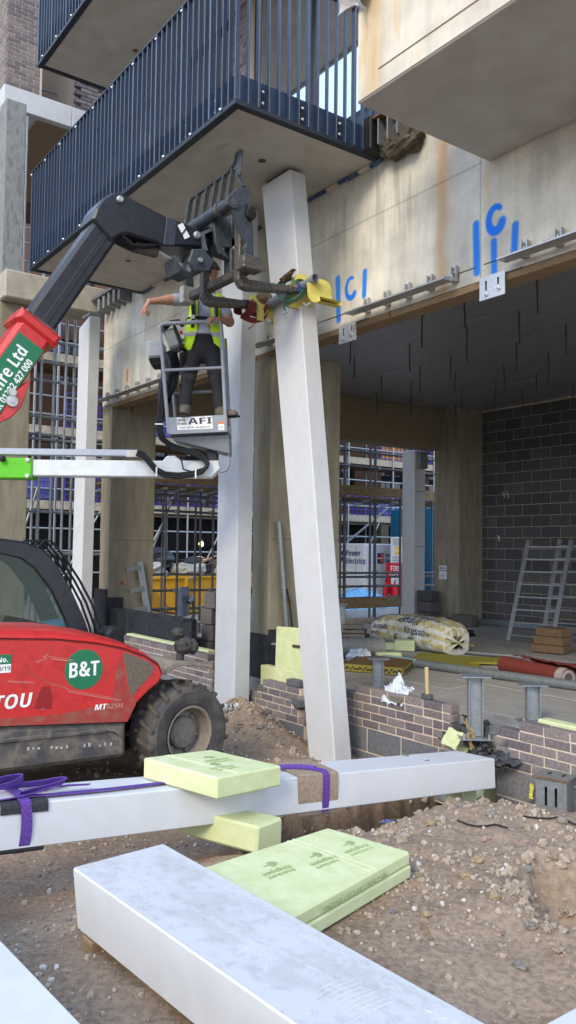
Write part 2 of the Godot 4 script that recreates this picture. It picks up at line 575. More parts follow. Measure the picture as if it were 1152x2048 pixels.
func facade_texture() -> ImageTexture:
	var w := 2048
	var h := 256
	var i1 := noise(3, 0.006, 5).get_image(w, h)
	var i2 := noise(4, 0.02, 4).get_image(w, h)
	var st := noise(5, 0.035, 4).get_image(w, 24)
	st.resize(w, h, Image.INTERPOLATE_CUBIC)
	var f := noise(6, 0.25, 2).get_image(w, h)
	for k in [i1, i2, st, f]:
		k.convert(Image.FORMAT_L8)
	var b1 := i1.get_data()
	var b2 := i2.get_data()
	var b3 := st.get_data()
	var b4 := f.get_data()
	var blue := [[Vector2(-6.55, 4.46), Vector2(-6.53, 4.02), 0.030], [Vector2(-6.12, 4.42), Vector2(-6.13, 4.18), 0.026], [Vector2(-4.67, 4.44), Vector2(-4.66, 4.02), 0.030], [Vector2(-4.475, 4.23), Vector2(-4.47, 3.97), 0.026], [Vector2(-4.25, 4.30), Vector2(-4.265, 4.05), 0.028], [Vector2(-7.42, 4.14), Vector2(-7.43, 3.9), 0.035]]
	var arc := func(cx, cy, r, a0, a1, t0, t1):
		for k in 14:
			var t := lerpf(a0, a1, k / 14.0)
			var t2 := lerpf(a0, a1, (k + 1) / 14.0)
			blue.append([Vector2(cx + r * 0.72 * cos(t), cy + r * sin(t)), Vector2(cx + r * 0.72 * cos(t2), cy + r * sin(t2)), lerpf(t0, t1, k / 14.0)])
	arc.call(-6.335, 4.31, 0.105, 1.2, 5.6, 0.014, 0.024)
	arc.call(-4.455, 4.42, 0.105, 0.9, 5.9, 0.020, 0.034)
	var data := PackedByteArray()
	data.resize(w * h * 3)
	var y0 := 3.93
	var sy := 1.77 / h
	var sx := (FX1 - FX0) / w
	for y in h:
		var wy := 5.70 - (y + 0.5) * sy
		for x in w:
			var k := y * w + x
			var wx := FX0 + (x + 0.5) * sx
			var t: float = 0.38 * (b1[k] / 255.0 - 0.5) + 0.22 * (b2[k] / 255.0 - 0.5) + 0.30 * (b3[k] / 255.0 - 0.5) + 0.14 * (b4[k] / 255.0 - 0.5)
			var c := Vector3(0.80, 0.785, 0.735) * (1.0 + 0.55 * t)
			# rust run, rain streaks under the balcony, formwork joints
			var r := exp(-pow((wx + 5.07 + 0.01 * sin(wy * 9.0)) / 0.075, 2.0)) * (0.55 + 0.9 * (b3[k] / 255.0))
			r += 0.5 * exp(-pow((wx + 4.54) / 0.05, 2.0)) * smoothstep(4.2, 4.8, wy)
			c = c.lerp(Vector3(0.70, 0.545, 0.36), clampf(r * 0.65, 0, 0.85))
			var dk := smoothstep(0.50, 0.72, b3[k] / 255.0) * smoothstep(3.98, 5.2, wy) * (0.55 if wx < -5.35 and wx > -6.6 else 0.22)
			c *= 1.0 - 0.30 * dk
			var j := exp(-pow((wx + 4.62) / 0.008, 2.0)) + exp(-pow((wx + 9.6) / 0.01, 2.0)) + exp(-pow((wx + 7.3) / 0.008, 2.0)) + 0.8 * exp(-pow((wy - 4.95 - 0.012 * (wx + 6.0)) / 0.009, 2.0)) * (1.0 if wx < -4.6 else 0.0)
			c *= 1.0 - 0.20 * clampf(j, 0, 1)
			data[k * 3] = int(clampf(c.x, 0, 1) * 255)
			data[k * 3 + 1] = int(clampf(c.y, 0, 1) * 255)
			data[k * 3 + 2] = int(clampf(c.z, 0, 1) * 255)
	var paint := func(strokes, col: Color):
		for s in strokes:
			var r: float = s[2]
			var xa := int((minf(s[0].x, s[1].x) - r * 2.4 - FX0) / sx)
			var xb := int((maxf(s[0].x, s[1].x) + r * 2.4 - FX0) / sx)
			var ya := int((5.70 - maxf(s[0].y, s[1].y) - r * 2.4) / sy)
			var yb := int((5.70 - minf(s[0].y, s[1].y) + r * 2.4) / sy)
			for y in range(maxi(ya, 0), mini(yb + 1, h)):
				for x in range(maxi(xa, 0), mini(xb + 1, w)):
					var d := seg_dist(Vector2(FX0 + (x + 0.5) * sx, 5.70 - (y + 0.5) * sy), s[0], s[1])
					var k := (y * w + x) * 3
					var a := smoothstep(r * 1.7, r * 0.7, d) * (0.80 + 0.2 * (b4[y * w + x] / 255.0))
					data[k] = int(lerpf(data[k], col.r8, a))
					data[k + 1] = int(lerpf(data[k + 1], col.g8, a))
					data[k + 2] = int(lerpf(data[k + 2], col.b8, a))
	paint.call(blue, rgb(28, 118, 232))
	paint.call([[Vector2(-11.72, 4.36), Vector2(-11.72, 4.22), 0.03]], rgb(226, 130, 66))
	return ImageTexture.create_from_image(Image.create_from_data(w, h, false, Image.FORMAT_RGB8, data))

func rect_uv(a: Vector3, b: Vector3, c: Vector3, d: Vector3, nrm: Vector3) -> Mb:   # a bottom left, b bottom right, c top right, d top left
	var m := Mb.new()
	m.tri(a, b, c, nrm, nrm, nrm, Vector2(0, 1), Vector2(1, 1), Vector2(1, 0))
	m.tri(a, c, d, nrm, nrm, nrm, Vector2(0, 1), Vector2(1, 0), Vector2(0, 0))
	return m

func frame_building() -> void:
	var t := thing("concrete_building", "raw concrete building frame with stained facade beam and blade piers over an open ground floor", "building", Vector3(-6, 0.1, -6))
	var f := StandardMaterial3D.new()
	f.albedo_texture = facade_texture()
	f.texture_repeat = false
	f.roughness = 0.88
	f.detail_enabled = false
	f.heightmap_enabled = false
	f.resource_name = "stained concrete"
	var m := Mb.new()
	m.span(Vector3(FX0, 3.93, -5.372), Vector3(FX1, 5.70, -5.72))
	var beam := part("facade_beam", m, CONC, t)
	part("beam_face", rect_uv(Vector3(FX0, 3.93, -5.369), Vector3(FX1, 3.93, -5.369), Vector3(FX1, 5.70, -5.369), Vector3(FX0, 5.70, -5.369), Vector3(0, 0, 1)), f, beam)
	# the ply edge left under the beam
	var x := -12.3
	var r := RandomNumberGenerator.new()
	r.seed = 5
	while x < 2.0:
		var l := r.randf_range(1.9, 2.4)
		var b := Mb.new()
		b.box(Vector3(x + l / 2, 3.897, -5.47), Vector3(l - 0.012, 0.062, 0.19 + r.randf() * 0.02), 0.004)
		part("plywood_edge", b, TIMBER, t)
		x += l
	# blade piers
	for q in [[-12.655, -12.30, -6.18], [-8.12, -7.75, -6.42]]:
		m = Mb.new()
		m.hexa(box8(Vector3(q[0], -0.6, q[2]), Vector3(q[1], 3.93, -5.374)), 0.012)
		var p := part("pier", m, PIER, t)
		for yy in [1.72]:
			var g := Mb.new()
			g.span(Vector3(q[0] - 0.002, yy, q[2]), Vector3(q[1] + 0.002, yy + 0.010, -5.40))
			part("pour_joint", g, mat("joint line", [rgb(104, 99, 86), rgb(120, 114, 100)], 1.0, 0.9, 0.0), p)
	# side beam, corner pier, return wall
	m = Mb.new()
	m.hexa(box8(Vector3(-12.60, 3.80, -13.0), Vector3(-12.23, 4.66, -5.73)), 0.01)
	part("side_beam", m, mat("brown concrete", [rgb(142, 128, 102), rgb(152, 138, 112), rgb(146, 132, 106)], 1.6, 0.85, 0.1), t)
	m = Mb.new()
	m.hexa(box8(Vector3(-12.36, -0.1, -13.62), Vector3(-11.64, 4.66, -12.88)), 0.012)
	var cp := part("corner_pier", m, PIER, t)
	var g2 := Mb.new()
	g2.span(Vector3(-12.362, 1.90, -13.6), Vector3(-11.638, 1.912, -12.878))
	part("pour_joint", g2, mats["joint line"], cp)
	# the cross beam to the free-standing post, at the left end
	m = Mb.new()
	m.hexa(box8(Vector3(-13.3, 5.49, -5.75), Vector3(-12.72, 5.93, -3.74)), 0.02)
	part("cross_beam", m, CONC, t)
	m = Mb.new()
	m.hexa(box8(Vector3(-13.40, -0.6, -4.27), Vector3(-13.0, 5.485, -3.75)), 0.012)
	part("corner_post", m, PIER, t)
	# sprayed orange crosses on the piers
	var orange_paint := mat("orange spray", [rgb(214, 112, 70), rgb(190, 104, 70)], 0.3, 0.9, 0.0)
	for q in [[Vector3(-12.298, 1.02, -5.62), 0.045], [Vector3(-7.748, 0.98, -5.62), 0.05]]:
		var s := Mb.new()
		for k in 5:
			var a := k * 1.3
			s.bar(q[0] - Vector3(0, cos(a), sin(a)) * q[1], q[0] + Vector3(0, cos(a), sin(a)) * q[1] * 0.8, 0.001, 0.016, 0.0, Vector3.UP)
		part("spray_mark", s, orange_paint, t)

func box8(p: Vector3, q: Vector3) -> Array:
	var k := []
	var lo := Vector3(minf(p.x, q.x), minf(p.y, q.y), minf(p.z, q.z))
	var hi := Vector3(maxf(p.x, q.x), maxf(p.y, q.y), maxf(p.z, q.z))
	for i in 8:
		k.append(Vector3(hi.x if i & 1 else lo.x, hi.y if i & 2 else lo.y, hi.z if i & 4 else lo.z))
	return k

# ---------------------------------------------------------------- the room on the ground floor
func room() -> void:
	var r := RandomNumberGenerator.new()
	r.seed = 21
	var fl := mat("screed", [rgb(152, 151, 148), rgb(168, 167, 164), rgb(160, 158, 154)], 2.6, 0.75, 0.12, {"stretch": Vector3(0.6, 1, 2.2)})
	# the floor slab, poured in bays with open joints
	var slab := put(Node3D.new(), "floor") as Node3D
	structure(slab)
	var z := -5.33
	var k := 0
	while z > -13.6:
		var d := 0.62 if k > 0 else 0.75
		var x := -12.6
		while x < 2.4:
			var l := r.randf_range(2.6, 4.4)
			var m := Mb.new()
			var dy := r.randf_range(-0.004, 0.003)
			m.hexa(box8(Vector3(x + 0.005, -0.4, z - d + 0.005), Vector3(minf(x + l, 2.4) - 0.005, 0.102 + dy, z - 0.005)), 0.006)
			part("floor_slab", m, fl, slab)
			x += l
		z -= d
		k += 1
	var ub := Mb.new()
	ub.span(Vector3(-12.6, -0.6, -13.7), Vector3(2.4, 0.085, -5.36))
	part("floor_bed", ub, MORTAR, slab)
	# block wall at the back, every block by itself
	var wall := thing("block_wall", "dark grey dense block wall with pale mortar closing the back of the room", "wall", Vector3(-8, 0.1, -13.7))
	var bed := Mb.new()
	bed.span(Vector3(-11.95, 0.1, -13.609), Vector3(2.4, 4.64, -13.8))
	part("mortar", bed, mat("grey mortar", [rgb(188, 172, 150), rgb(204, 188, 166)], 0.4, 0.95, 0.2), wall)
	var bl := Mb.new()
	bl.box(Vector3.ZERO, Vector3(0.44, 0.215, 0.08), 0.003)
	var hf := Mb.new()
	hf.box(Vector3.ZERO, Vector3(0.215, 0.215, 0.08), 0.003)
	var bmesh := bl.mesh()
	var hmesh := hf.mesh()
	for c in 20:
		var off := 0.0 if c % 2 == 0 else 0.225
		if c % 2 == 1:
			part("block", hmesh, BLOCKS[r.randi() % 4], wall, Transform3D(Basis(), Vector3(-11.83, 0.22 + c * 0.225, -13.642 - r.randf() * 0.002)))
		for i in 13:
			var x := -11.72 + off + i * 0.45
			part("block", bmesh, BLOCKS[mini(3, int(r.randf() * 4.0 * (0.75 if c > 4 else 1.0)))], wall, Transform3D(Basis(), Vector3(x, 0.22 + c * 0.225, -13.642 - r.randf() * 0.003)))
	var sp := mat("splash", [rgb(206, 204, 198), rgb(188, 186, 180)], 0.2, 0.9, 0.0)
	for q in [Vector3(-11.22, 1.96, 0), Vector3(-11.08, 2.86, 0), Vector3(-10.98, 2.85, 0)]:
		var s := Mb.new()
		s.bar(Vector3(q.x, q.y, -13.59), Vector3(q.x + 0.06, q.y - 0.05, -13.592), 0.05, 0.012)
		s.bar(Vector3(q.x + 0.02, q.y - 0.02, -13.59), Vector3(q.x + 0.05, q.y - 0.12, -13.592), 0.04, 0.012)
		part("plaster_splash", s, sp, wall)
	# the ceiling: foil-faced boards with long fixings hanging out of them
	var ceil := put(Node3D.new(), "ceiling") as Node3D
	structure(ceil)
	var deck := Mb.new()
	deck.span(Vector3(-12.6, 4.70, -13.8), Vector3(2.4, 5.2, -5.72))
	part("deck", deck, CONC, ceil)
	var foil := mat("insulation facing", [rgb(148, 148, 149), rgb(160, 160, 161), rgb(154, 154, 155)], 1.6, 0.34, 0.05, {"metal": 0.25})
	k = 0
	z = -5.73
	while z > -13.6:
		var x := -12.2 + (0.0 if k % 2 == 0 else -1.2)
		while x < 2.4:
			var m := Mb.new()
			var a := maxf(x, -12.2) + 0.006
			var b := minf(x + 2.4, 2.4) - 0.006
			var dy := r.randf_range(-0.012, 0.006)
			m.hexa(box8(Vector3(a, 4.645 + dy, maxf(z - 1.2, -13.62) + 0.006), Vector3(b, 4.70, z - 0.006)), 0.005)
			part("ceiling_board", m, foil, ceil)
			x += 2.4
		if z < -6.0:
			var tp := Mb.new()
			tp.span(Vector3(-12.1, 4.6440, z - 0.02 - 0.01 * (k % 2)), Vector3(2.3, 4.6445, z + 0.008))
			part("joint_tape", tp, plain("foil tape", rgb(176, 176, 178), 0.35, 0.3), ceil)
		z -= 1.2
		k += 1
	var rod := Mb.new()
	rod.tube([Vector3(0, 0.05, 0), Vector3(0, -0.42, 0)], 0.011, 6)
	var washer := Mb.new()
	washer.lathe([Vector2(0, -0.012), Vector2(0.03, -0.008), Vector2(0.035, 0)], 10)
	var rm := rod.mesh()
	var wm := washer.mesh()
	for i in 11:
		for j in 7:
			var p := Vector3(-11.4 + i * 0.98 + r.randf_range(-0.2, 0.2), 4.645, -6.3 - j * 1.02 + r.randf_range(-0.15, 0.15))
			var b := Basis.from_euler(Vector3(r.randf_range(-0.05, 0.05), 0, r.randf_range(-0.06, 0.06) if r.randf() > 0.08 else 0.5))
			var o := part("hanging_rod", rm, mat("rod", [rgb(96, 104, 104), rgb(70, 76, 76)], 0.3, 0.5, 0.0, {"metal": 0.4}), ceil, Transform3D(b.scaled(Vector3(1, r.randf_range(0.75, 1.25), 1)), p))
	# conduit in the corner, galvanised sill channel, black damp course, notice
	var c1 := Mb.new()
	c1.tube([Vector3(-11.84, 0.12, -13.52), Vector3(-11.80, 2.25, -13.55), Vector3(-11.78, 2.36, -13.58)], 0.024, 8)
	solo("grey_pipe", c1, GALV, "thin grey pipe standing upright in the corner beside the block wall", "pipe")
	var ch := Mb.new()
	ch.span(Vector3(-11.6, 0.11, -13.35), Vector3(-6.5, 0.19, -13.5), 0.004)
	ch.span(Vector3(-11.5, 0.19, -13.38), Vector3(-6.6, 0.215, -13.48), 0.003)
	solo("metal_channel", ch, mats["galvanised"], "long galvanised channel lying at the foot of the block wall", "metal channel")
	var n := thing("notice", "white paper notice taped on the concrete corner pier", "notice", Vector3(-12.0, 1.17, -12.872))
	var nm := Mb.new()
	nm.span(Vector3(-12.20, 1.02, -12.878), Vector3(-11.98, 1.31, -12.874))
	part("sheet", nm, plain("paper", rgb(214, 220, 226), 0.8), n)
	letters("Block A", Vector3(-12.09, 1.255, -12.872), Vector3.RIGHT, Vector3.UP, 0.05, plain("ink", rgb(40, 44, 56), 0.8), n)
	letters("Ground Floor", Vector3(-12.09, 1.205, -12.872), Vector3.RIGHT, Vector3.UP, 0.036, mats["ink"], n)
	var em := Mb.new()
	em.lathe([Vector2(0, 0.001), Vector2(0.016, 0.001), Vector2(0.016, 0)], 12, Transform3D(Basis(Vector3.RIGHT, PI / 2), Vector3(-12.09, 1.10, -12.873)))
	part("emblem", em, mats["ink"], n)
	var rl := Mb.new()
	rl.span(Vector3(-12.14, 1.062, -12.8735), Vector3(-12.04, 1.067, -12.872))
	part("rule", rl, mats["ink"], n)
	for q in [[-12.40, -12.87, -11.62], [-12.72, -5.33, -12.26]]:
		var d := Mb.new()
		var zz: float = q[1]
		d.span(Vector3(q[0], -0.1, zz - 0.02), Vector3(q[2], 0.22 if zz < -6.0 else 0.93, zz + 0.006), 0.004)
		d.span(Vector3(q[2] + 0.0, -0.1, zz - 0.3), Vector3(q[2] + 0.012, 0.26 if zz < -6.0 else 0.80, zz + 0.0), 0.004)
		solo("damp_proof_sheet", d, DPC, "black bitumen sheet wrapped round the foot of the corner pier in the room" if zz < -6.0 else "black bitumen sheet wrapped round the foot of the left blade pier", "damp proof sheet")

# ---------------------------------------------------------------- low brick walls
var brick_mesh: ArrayMesh
var half_mesh: ArrayMesh

func brick_wall(called: String, label: String, rows: Array, zf: float, y0: float, blocks: Array, seed: int) -> Node3D:
	# rows: for each course from below [x of the left end, number of half bricks, x offset]
	if brick_mesh == null:
		var b := Mb.new()
		b.box(Vector3.ZERO, Vector3(0.215, 0.065, 0.1025), 0.004)
		brick_mesh = b.mesh()
		b = Mb.new()
		b.box(Vector3.ZERO, Vector3(0.1025, 0.065, 0.1025), 0.004)
		half_mesh = b.mesh()
	var r := RandomNumberGenerator.new()
	r.seed = seed
	var t := thing(called, label, "brick wall", Vector3((rows[0][0] + rows[0][1]) / 2.0, y0, zf - 0.05))
	var mo := Mb.new()
	for k in rows.size():
		var x0: float = rows[k][0]
		var x1: float = rows[k][1]
		var yc := y0 + k * 0.075 + 0.0425
		var last: bool = k == rows.size() - 1
		var topx0: float = x0 if last else maxf(x0, rows[k + 1][0])
		var topx1: float = x1 if last else minf(x1, rows[k + 1][1])
		mo.span(Vector3(x0 + 0.006, yc - 0.0425, zf - 0.097), Vector3(x1 - 0.006, yc + 0.026, zf - 0.004))
		if not last:
			mo.span(Vector3(topx0 + 0.004, yc + 0.024, zf - 0.097), Vector3(topx1 - 0.004, yc + 0.036, zf - 0.006))
		var x := x0
		if rows[k].size() > 2 and rows[k][2] > 0:
			part("brick", half_mesh, BRICKS[r.randi() % 4], t, Transform3D(Basis(), Vector3(x + 0.05125, yc, zf - 0.051)))
			x += 0.1125
		while x < x1 - 0.05:
			var half := x + 0.2 > x1
			var tw := Basis(Vector3.UP, r.randf_range(-0.012, 0.012)) * Basis(Vector3.BACK, r.randf_range(-0.006, 0.006))
			part("brick", half_mesh if half else brick_mesh, BRICKS[r.randi() % 4], t, Transform3D(tw, Vector3(x + (0.05125 if half else 0.1075), yc + r.randf_range(-0.001, 0.002), zf - 0.051 + r.randf_range(-0.002, 0.003))))
			x += 0.1125 if half else 0.225
	for q in blocks:   # [x0, x1, y of the top, courses]
		for c in int(q[3]):
			var yb: float = q[2] - 0.225 * (c + 1)
			mo.span(Vector3(q[0] + 0.004, yb - 0.004, zf - 0.098), Vector3(q[1] - 0.004, yb + 0.224, zf - 0.008))
			var x: float = q[0] - (0.0 if c % 2 == 0 else 0.225)
			while x < q[1] - 0.03:
				var a := maxf(x, q[0])
				var e := minf(x + 0.44, q[1])
				var m := Mb.new()
				m.box(Vector3((a + e) / 2, yb + 0.1165, zf - 0.053), Vector3(e - a, 0.213, 0.1), 0.005)
				part("block", m, LOW_BLOCKS[r.randi() % 3], t)
				x += 0.45
	part("mortar", mo, MORTAR, t)
	return t

func brick_walls() -> void:
	# middle wall, right of the raked column
	var a := brick_wall("low_brick_wall", "low unfinished brick wall with a mallet on it, right of the raked white column", [[-6.15, -4.80, 1], [-6.15, -4.86, 0], [-6.15, -4.72, 1], [-6.15, -4.72, 0], [-5.93, -4.72, 0]], -5.12, -0.05, [[-6.2, -4.66, -0.05, 2]], 31)
	# right wall
	brick_wall("low_brick_wall", "low brick wall at the right edge of the photo behind the steel box", [[-4.24, -0.8, 1], [-4.24, -0.86, 0], [-4.13, -0.9, 0], [-4.24, -1.1, 0], [-4.02, -1.2, 0]], -5.12, -0.06, [[-4.24, -0.7, -0.06, 3]], 33)
	# the wall between the two standing columns: raked back at both ends
	var c := brick_wall("low_brick_wall", "stepped low brick wall behind the spoil heap, left of the raked white column", [[-7.95, -6.74, 0], [-7.84, -6.82, 0], [-7.73, -6.90, 0], [-7.60, -6.76, 0], [-7.48, -6.78, 0]], -5.12, -0.21, [[-8.07, -6.72, -0.21, 2]], 37)
	var r := RandomNumberGenerator.new()
	r.seed = 8
	var lo := Mb.new()
	lo.box(Vector3.ZERO, Vector3(0.215, 0.065, 0.1025), 0.004)
	for q in [[Vector3(-6.93, 0.203, -5.17), 0.05, "engineering brick lying loose on top of the stepped brick wall"], [Vector3(-6.80, 0.02, -5.12), -0.25, "loose brick sticking out of the right end of the stepped brick wall"]]:
		var o := solo("loose_brick", lo, mat("blue brick", [rgb(96, 98, 104), rgb(116, 118, 124)], 0.2, 0.8, 0.2), q[2], "brick")
		o.transform = Transform3D(Basis(Vector3.UP, q[1]), q[0])
	# far wall behind the wheel
	brick_wall("low_brick_wall", "low brick wall behind the telehandler's front wheel", [[-11.4, -8.64, 0], [-11.4, -8.60, 1], [-11.4, -8.70, 0], [-11.4, -8.62, 1], [-11.4, -8.72, 0]], -5.14, -0.075, [[-11.5, -8.6, -0.075, 1]], 39)
	# insulation strips on the cavity side
	for q in [[Vector3(-11.3, 0.12, -5.36), Vector3(-8.9, 0.325, -5.25), "green foam strip standing behind the brick wall at the telehandler"], [Vector3(-8.62, -0.3, -5.36), Vector3(-8.36, 0.20, -5.24), "green foam block closing the wall end beside the second white column"], [Vector3(-7.72, 0.0, -5.36), Vector3(-7.1, 0.29, -5.25), "green foam strip behind the stepped brick wall"], [Vector3(-4.72, -0.42, -5.36), Vector3(-4.40, 0.0, -5.16), "green foam block in the gap between the two right brick walls"], [Vector3(-3.95, 0.1, -5.36), Vector3(-1.0, 0.335, -5.25), "green foam strip behind the right brick wall"]]:
		var m := Mb.new()
		m.hexa(box8(q[0], q[1]), 0.008)
		solo("foam_strip", m, FOAM, q[2], "foam strip")
	# upright black-faced boards behind the far wall
	var k := thing("upstand", "low upstand of black bitumen boards along the slab edge", "upstand", Vector3(-11, 0.1, -5.5))
	for i in 4:
		var x0 := -12.25 + i * 0.66
		var m := Mb.new()
		m.hexa(box8(Vector3(x0, 0.05, -5.50), Vector3(x0 + 0.652, 0.65, -5.40)), 0.012)
		part("board", m, DPC, k)

# ---------------------------------------------------------------- balconies
func rail_balcony(called: String, label: String, x0: float, x1: float, y0: float, right_end: bool) -> Node3D:
	var t := thing(called, label, "balcony", Vector3((x0 + x1) / 2.0, y0, -5.37))
	var z0 := -3.64
	var m := Mb.new()
	m.hexa(box8(Vector3(x0 + 0.07, y0 + 0.006, -5.366), Vector3(x1 - 0.07, y0 + 0.22, z0 - 0.07)), 0.006)
	part("slab", m, SOFFIT, t)
	m = Mb.new()
	m.span(Vector3(x0, y0 - 0.012, z0 - 0.075), Vector3(x1, y0 + 0.035, z0), 0.003)
	m.span(Vector3(x1 - 0.075, y0 - 0.010, -5.36), Vector3(x1 - 0.001, y0 + 0.034, z0 - 0.076), 0.003)
	m.span(Vector3(x0 + 0.001, y0 - 0.010, -5.36), Vector3(x0 + 0.075, y0 + 0.034, z0 - 0.076), 0.003)
	part("edge_trim", m, mat("dark trim", [rgb(28, 34, 44), rgb(40, 47, 58)], 0.6, 0.5, 0.0), t)
	for q in [[Vector3(x0 + 0.01, y0 + 0.04, z0 - 0.062), Vector3(x1 - 0.01, y0 + 0.30, z0 - 0.050)], [Vector3(x1 - 0.062, y0 + 0.04, -5.34), Vector3(x1 - 0.050, y0 + 0.30, z0 - 0.064)], [Vector3(x0 + 0.050, y0 + 0.04, -5.34), Vector3(x0 + 0.062, y0 + 0.30, z0 - 0.064)]]:
		var k := Mb.new()
		k.span(q[0], q[1], 0.002)
		part("kick_plate", k, NAVY, t)
	var r1 := Mb.new()
	r1.span(Vector3(x0, y0 + 1.40, z0 - 0.055), Vector3(x1, y0 + 1.415, z0 + 0.003), 0.003)
	r1.span(Vector3(x1 - 0.055, y0 + 1.401, -5.36), Vector3(x1 + 0.003, y0 + 1.416, z0 - 0.056), 0.003)
	r1.span(Vector3(x0 - 0.003, y0 + 1.401, -5.36), Vector3(x0 + 0.055, y0 + 1.416, z0 - 0.056), 0.003)
	part("top_rail", r1, NAVY, t)
	var bz := Mb.new()
	bz.box(Vector3.ZERO, Vector3(0.012, 1.37, 0.046), 0.002)
	var pz := Mb.new()
	pz.box(Vector3.ZERO, Vector3(0.024, 1.37, 0.056), 0.003)
	var bm := bz.mesh()
	var pm := pz.mesh()
	var bolt := Mb.new()
	bolt.lathe([Vector2(0, 0.016), Vector2(0.010, 0.016), Vector2(0.016, 0.008), Vector2(0.017, 0.0)], 8, Transform3D(Basis(Vector3.RIGHT, PI / 2), Vector3.ZERO))
	var bo := bolt.mesh()
	var n := int((x1 - x0) / 0.108)
	for i in n + 1:
		var x := x0 + 0.015 + (x1 - x0 - 0.03) * i / n
		var post := i % 5 == 0
		var b := part("baluster", pm if post else bm, NAVY, t, Transform3D(Basis(), Vector3(x, y0 + 0.715, z0 - 0.024)))
		if post and i < n:
			for yy in [0.09, 0.20]:
				part("bolt", bo, BOLT, b, Transform3D(Basis(), Vector3(x + 0.055, y0 + yy, z0 - 0.046)))
			part("bolt", bo, BOLT, b, Transform3D(Basis(), Vector3(x + 0.002, y0 + 1.35, z0 + 0.004)))
		elif i % 5 == 2:
			part("bolt", bo, BOLT, b, Transform3D(Basis(), Vector3(x, y0 + 0.03, z0 + 0.003)))
	var turn := Basis(Vector3.UP, PI / 2)
	for s in 2:
		var x := x1 - 0.024 if s == 0 else x0 + 0.024
		for i in range(1, 16):
			var post := i % 5 == 2
			var z := z0 - 0.03 - 1.67 * i / 15.0
			var b := part("baluster", pm if post else bm, NAVY, t, Transform3D(turn, Vector3(x, y0 + 0.715, z)))
			if i % 4 == 2 and s == 0:
				var pl := Mb.new()
				pl.box(Vector3(x - 0.018, y0 + 0.15, z - 0.052), Vector3(0.012, 0.20, 0.05), 0.002)
				part("fixing_plate", pl, BLACK, b)
				for yy in [0.10, 0.205]:
					part("bolt", bo, BOLT, b, Transform3D(turn, Vector3(x - 0.008, y0 + yy, z - 0.052)))
	# cast-in sockets on the underside
	for q in [[0.86, 0.46, 0.042], [0.22, 0.55, 0.036], [0.93, 0.30, 0.0]]:
		if q[2] > 0.0:
			var h := Mb.new()
			h.lathe([Vector2(0, -0.004), Vector2(q[2] * 0.6, -0.004), Vector2(q[2], 0.0), Vector2(q[2], 0.006)], 14, Transform3D(Basis(), Vector3(lerpf(x0, x1, q[0]), y0 + 0.003, lerpf(z0, -5.37, q[1]))))
			part("socket", h, mat("socket", [rgb(84, 66, 52), rgb(110, 92, 74)], 0.2, 0.9, 0.0), t)
	return t

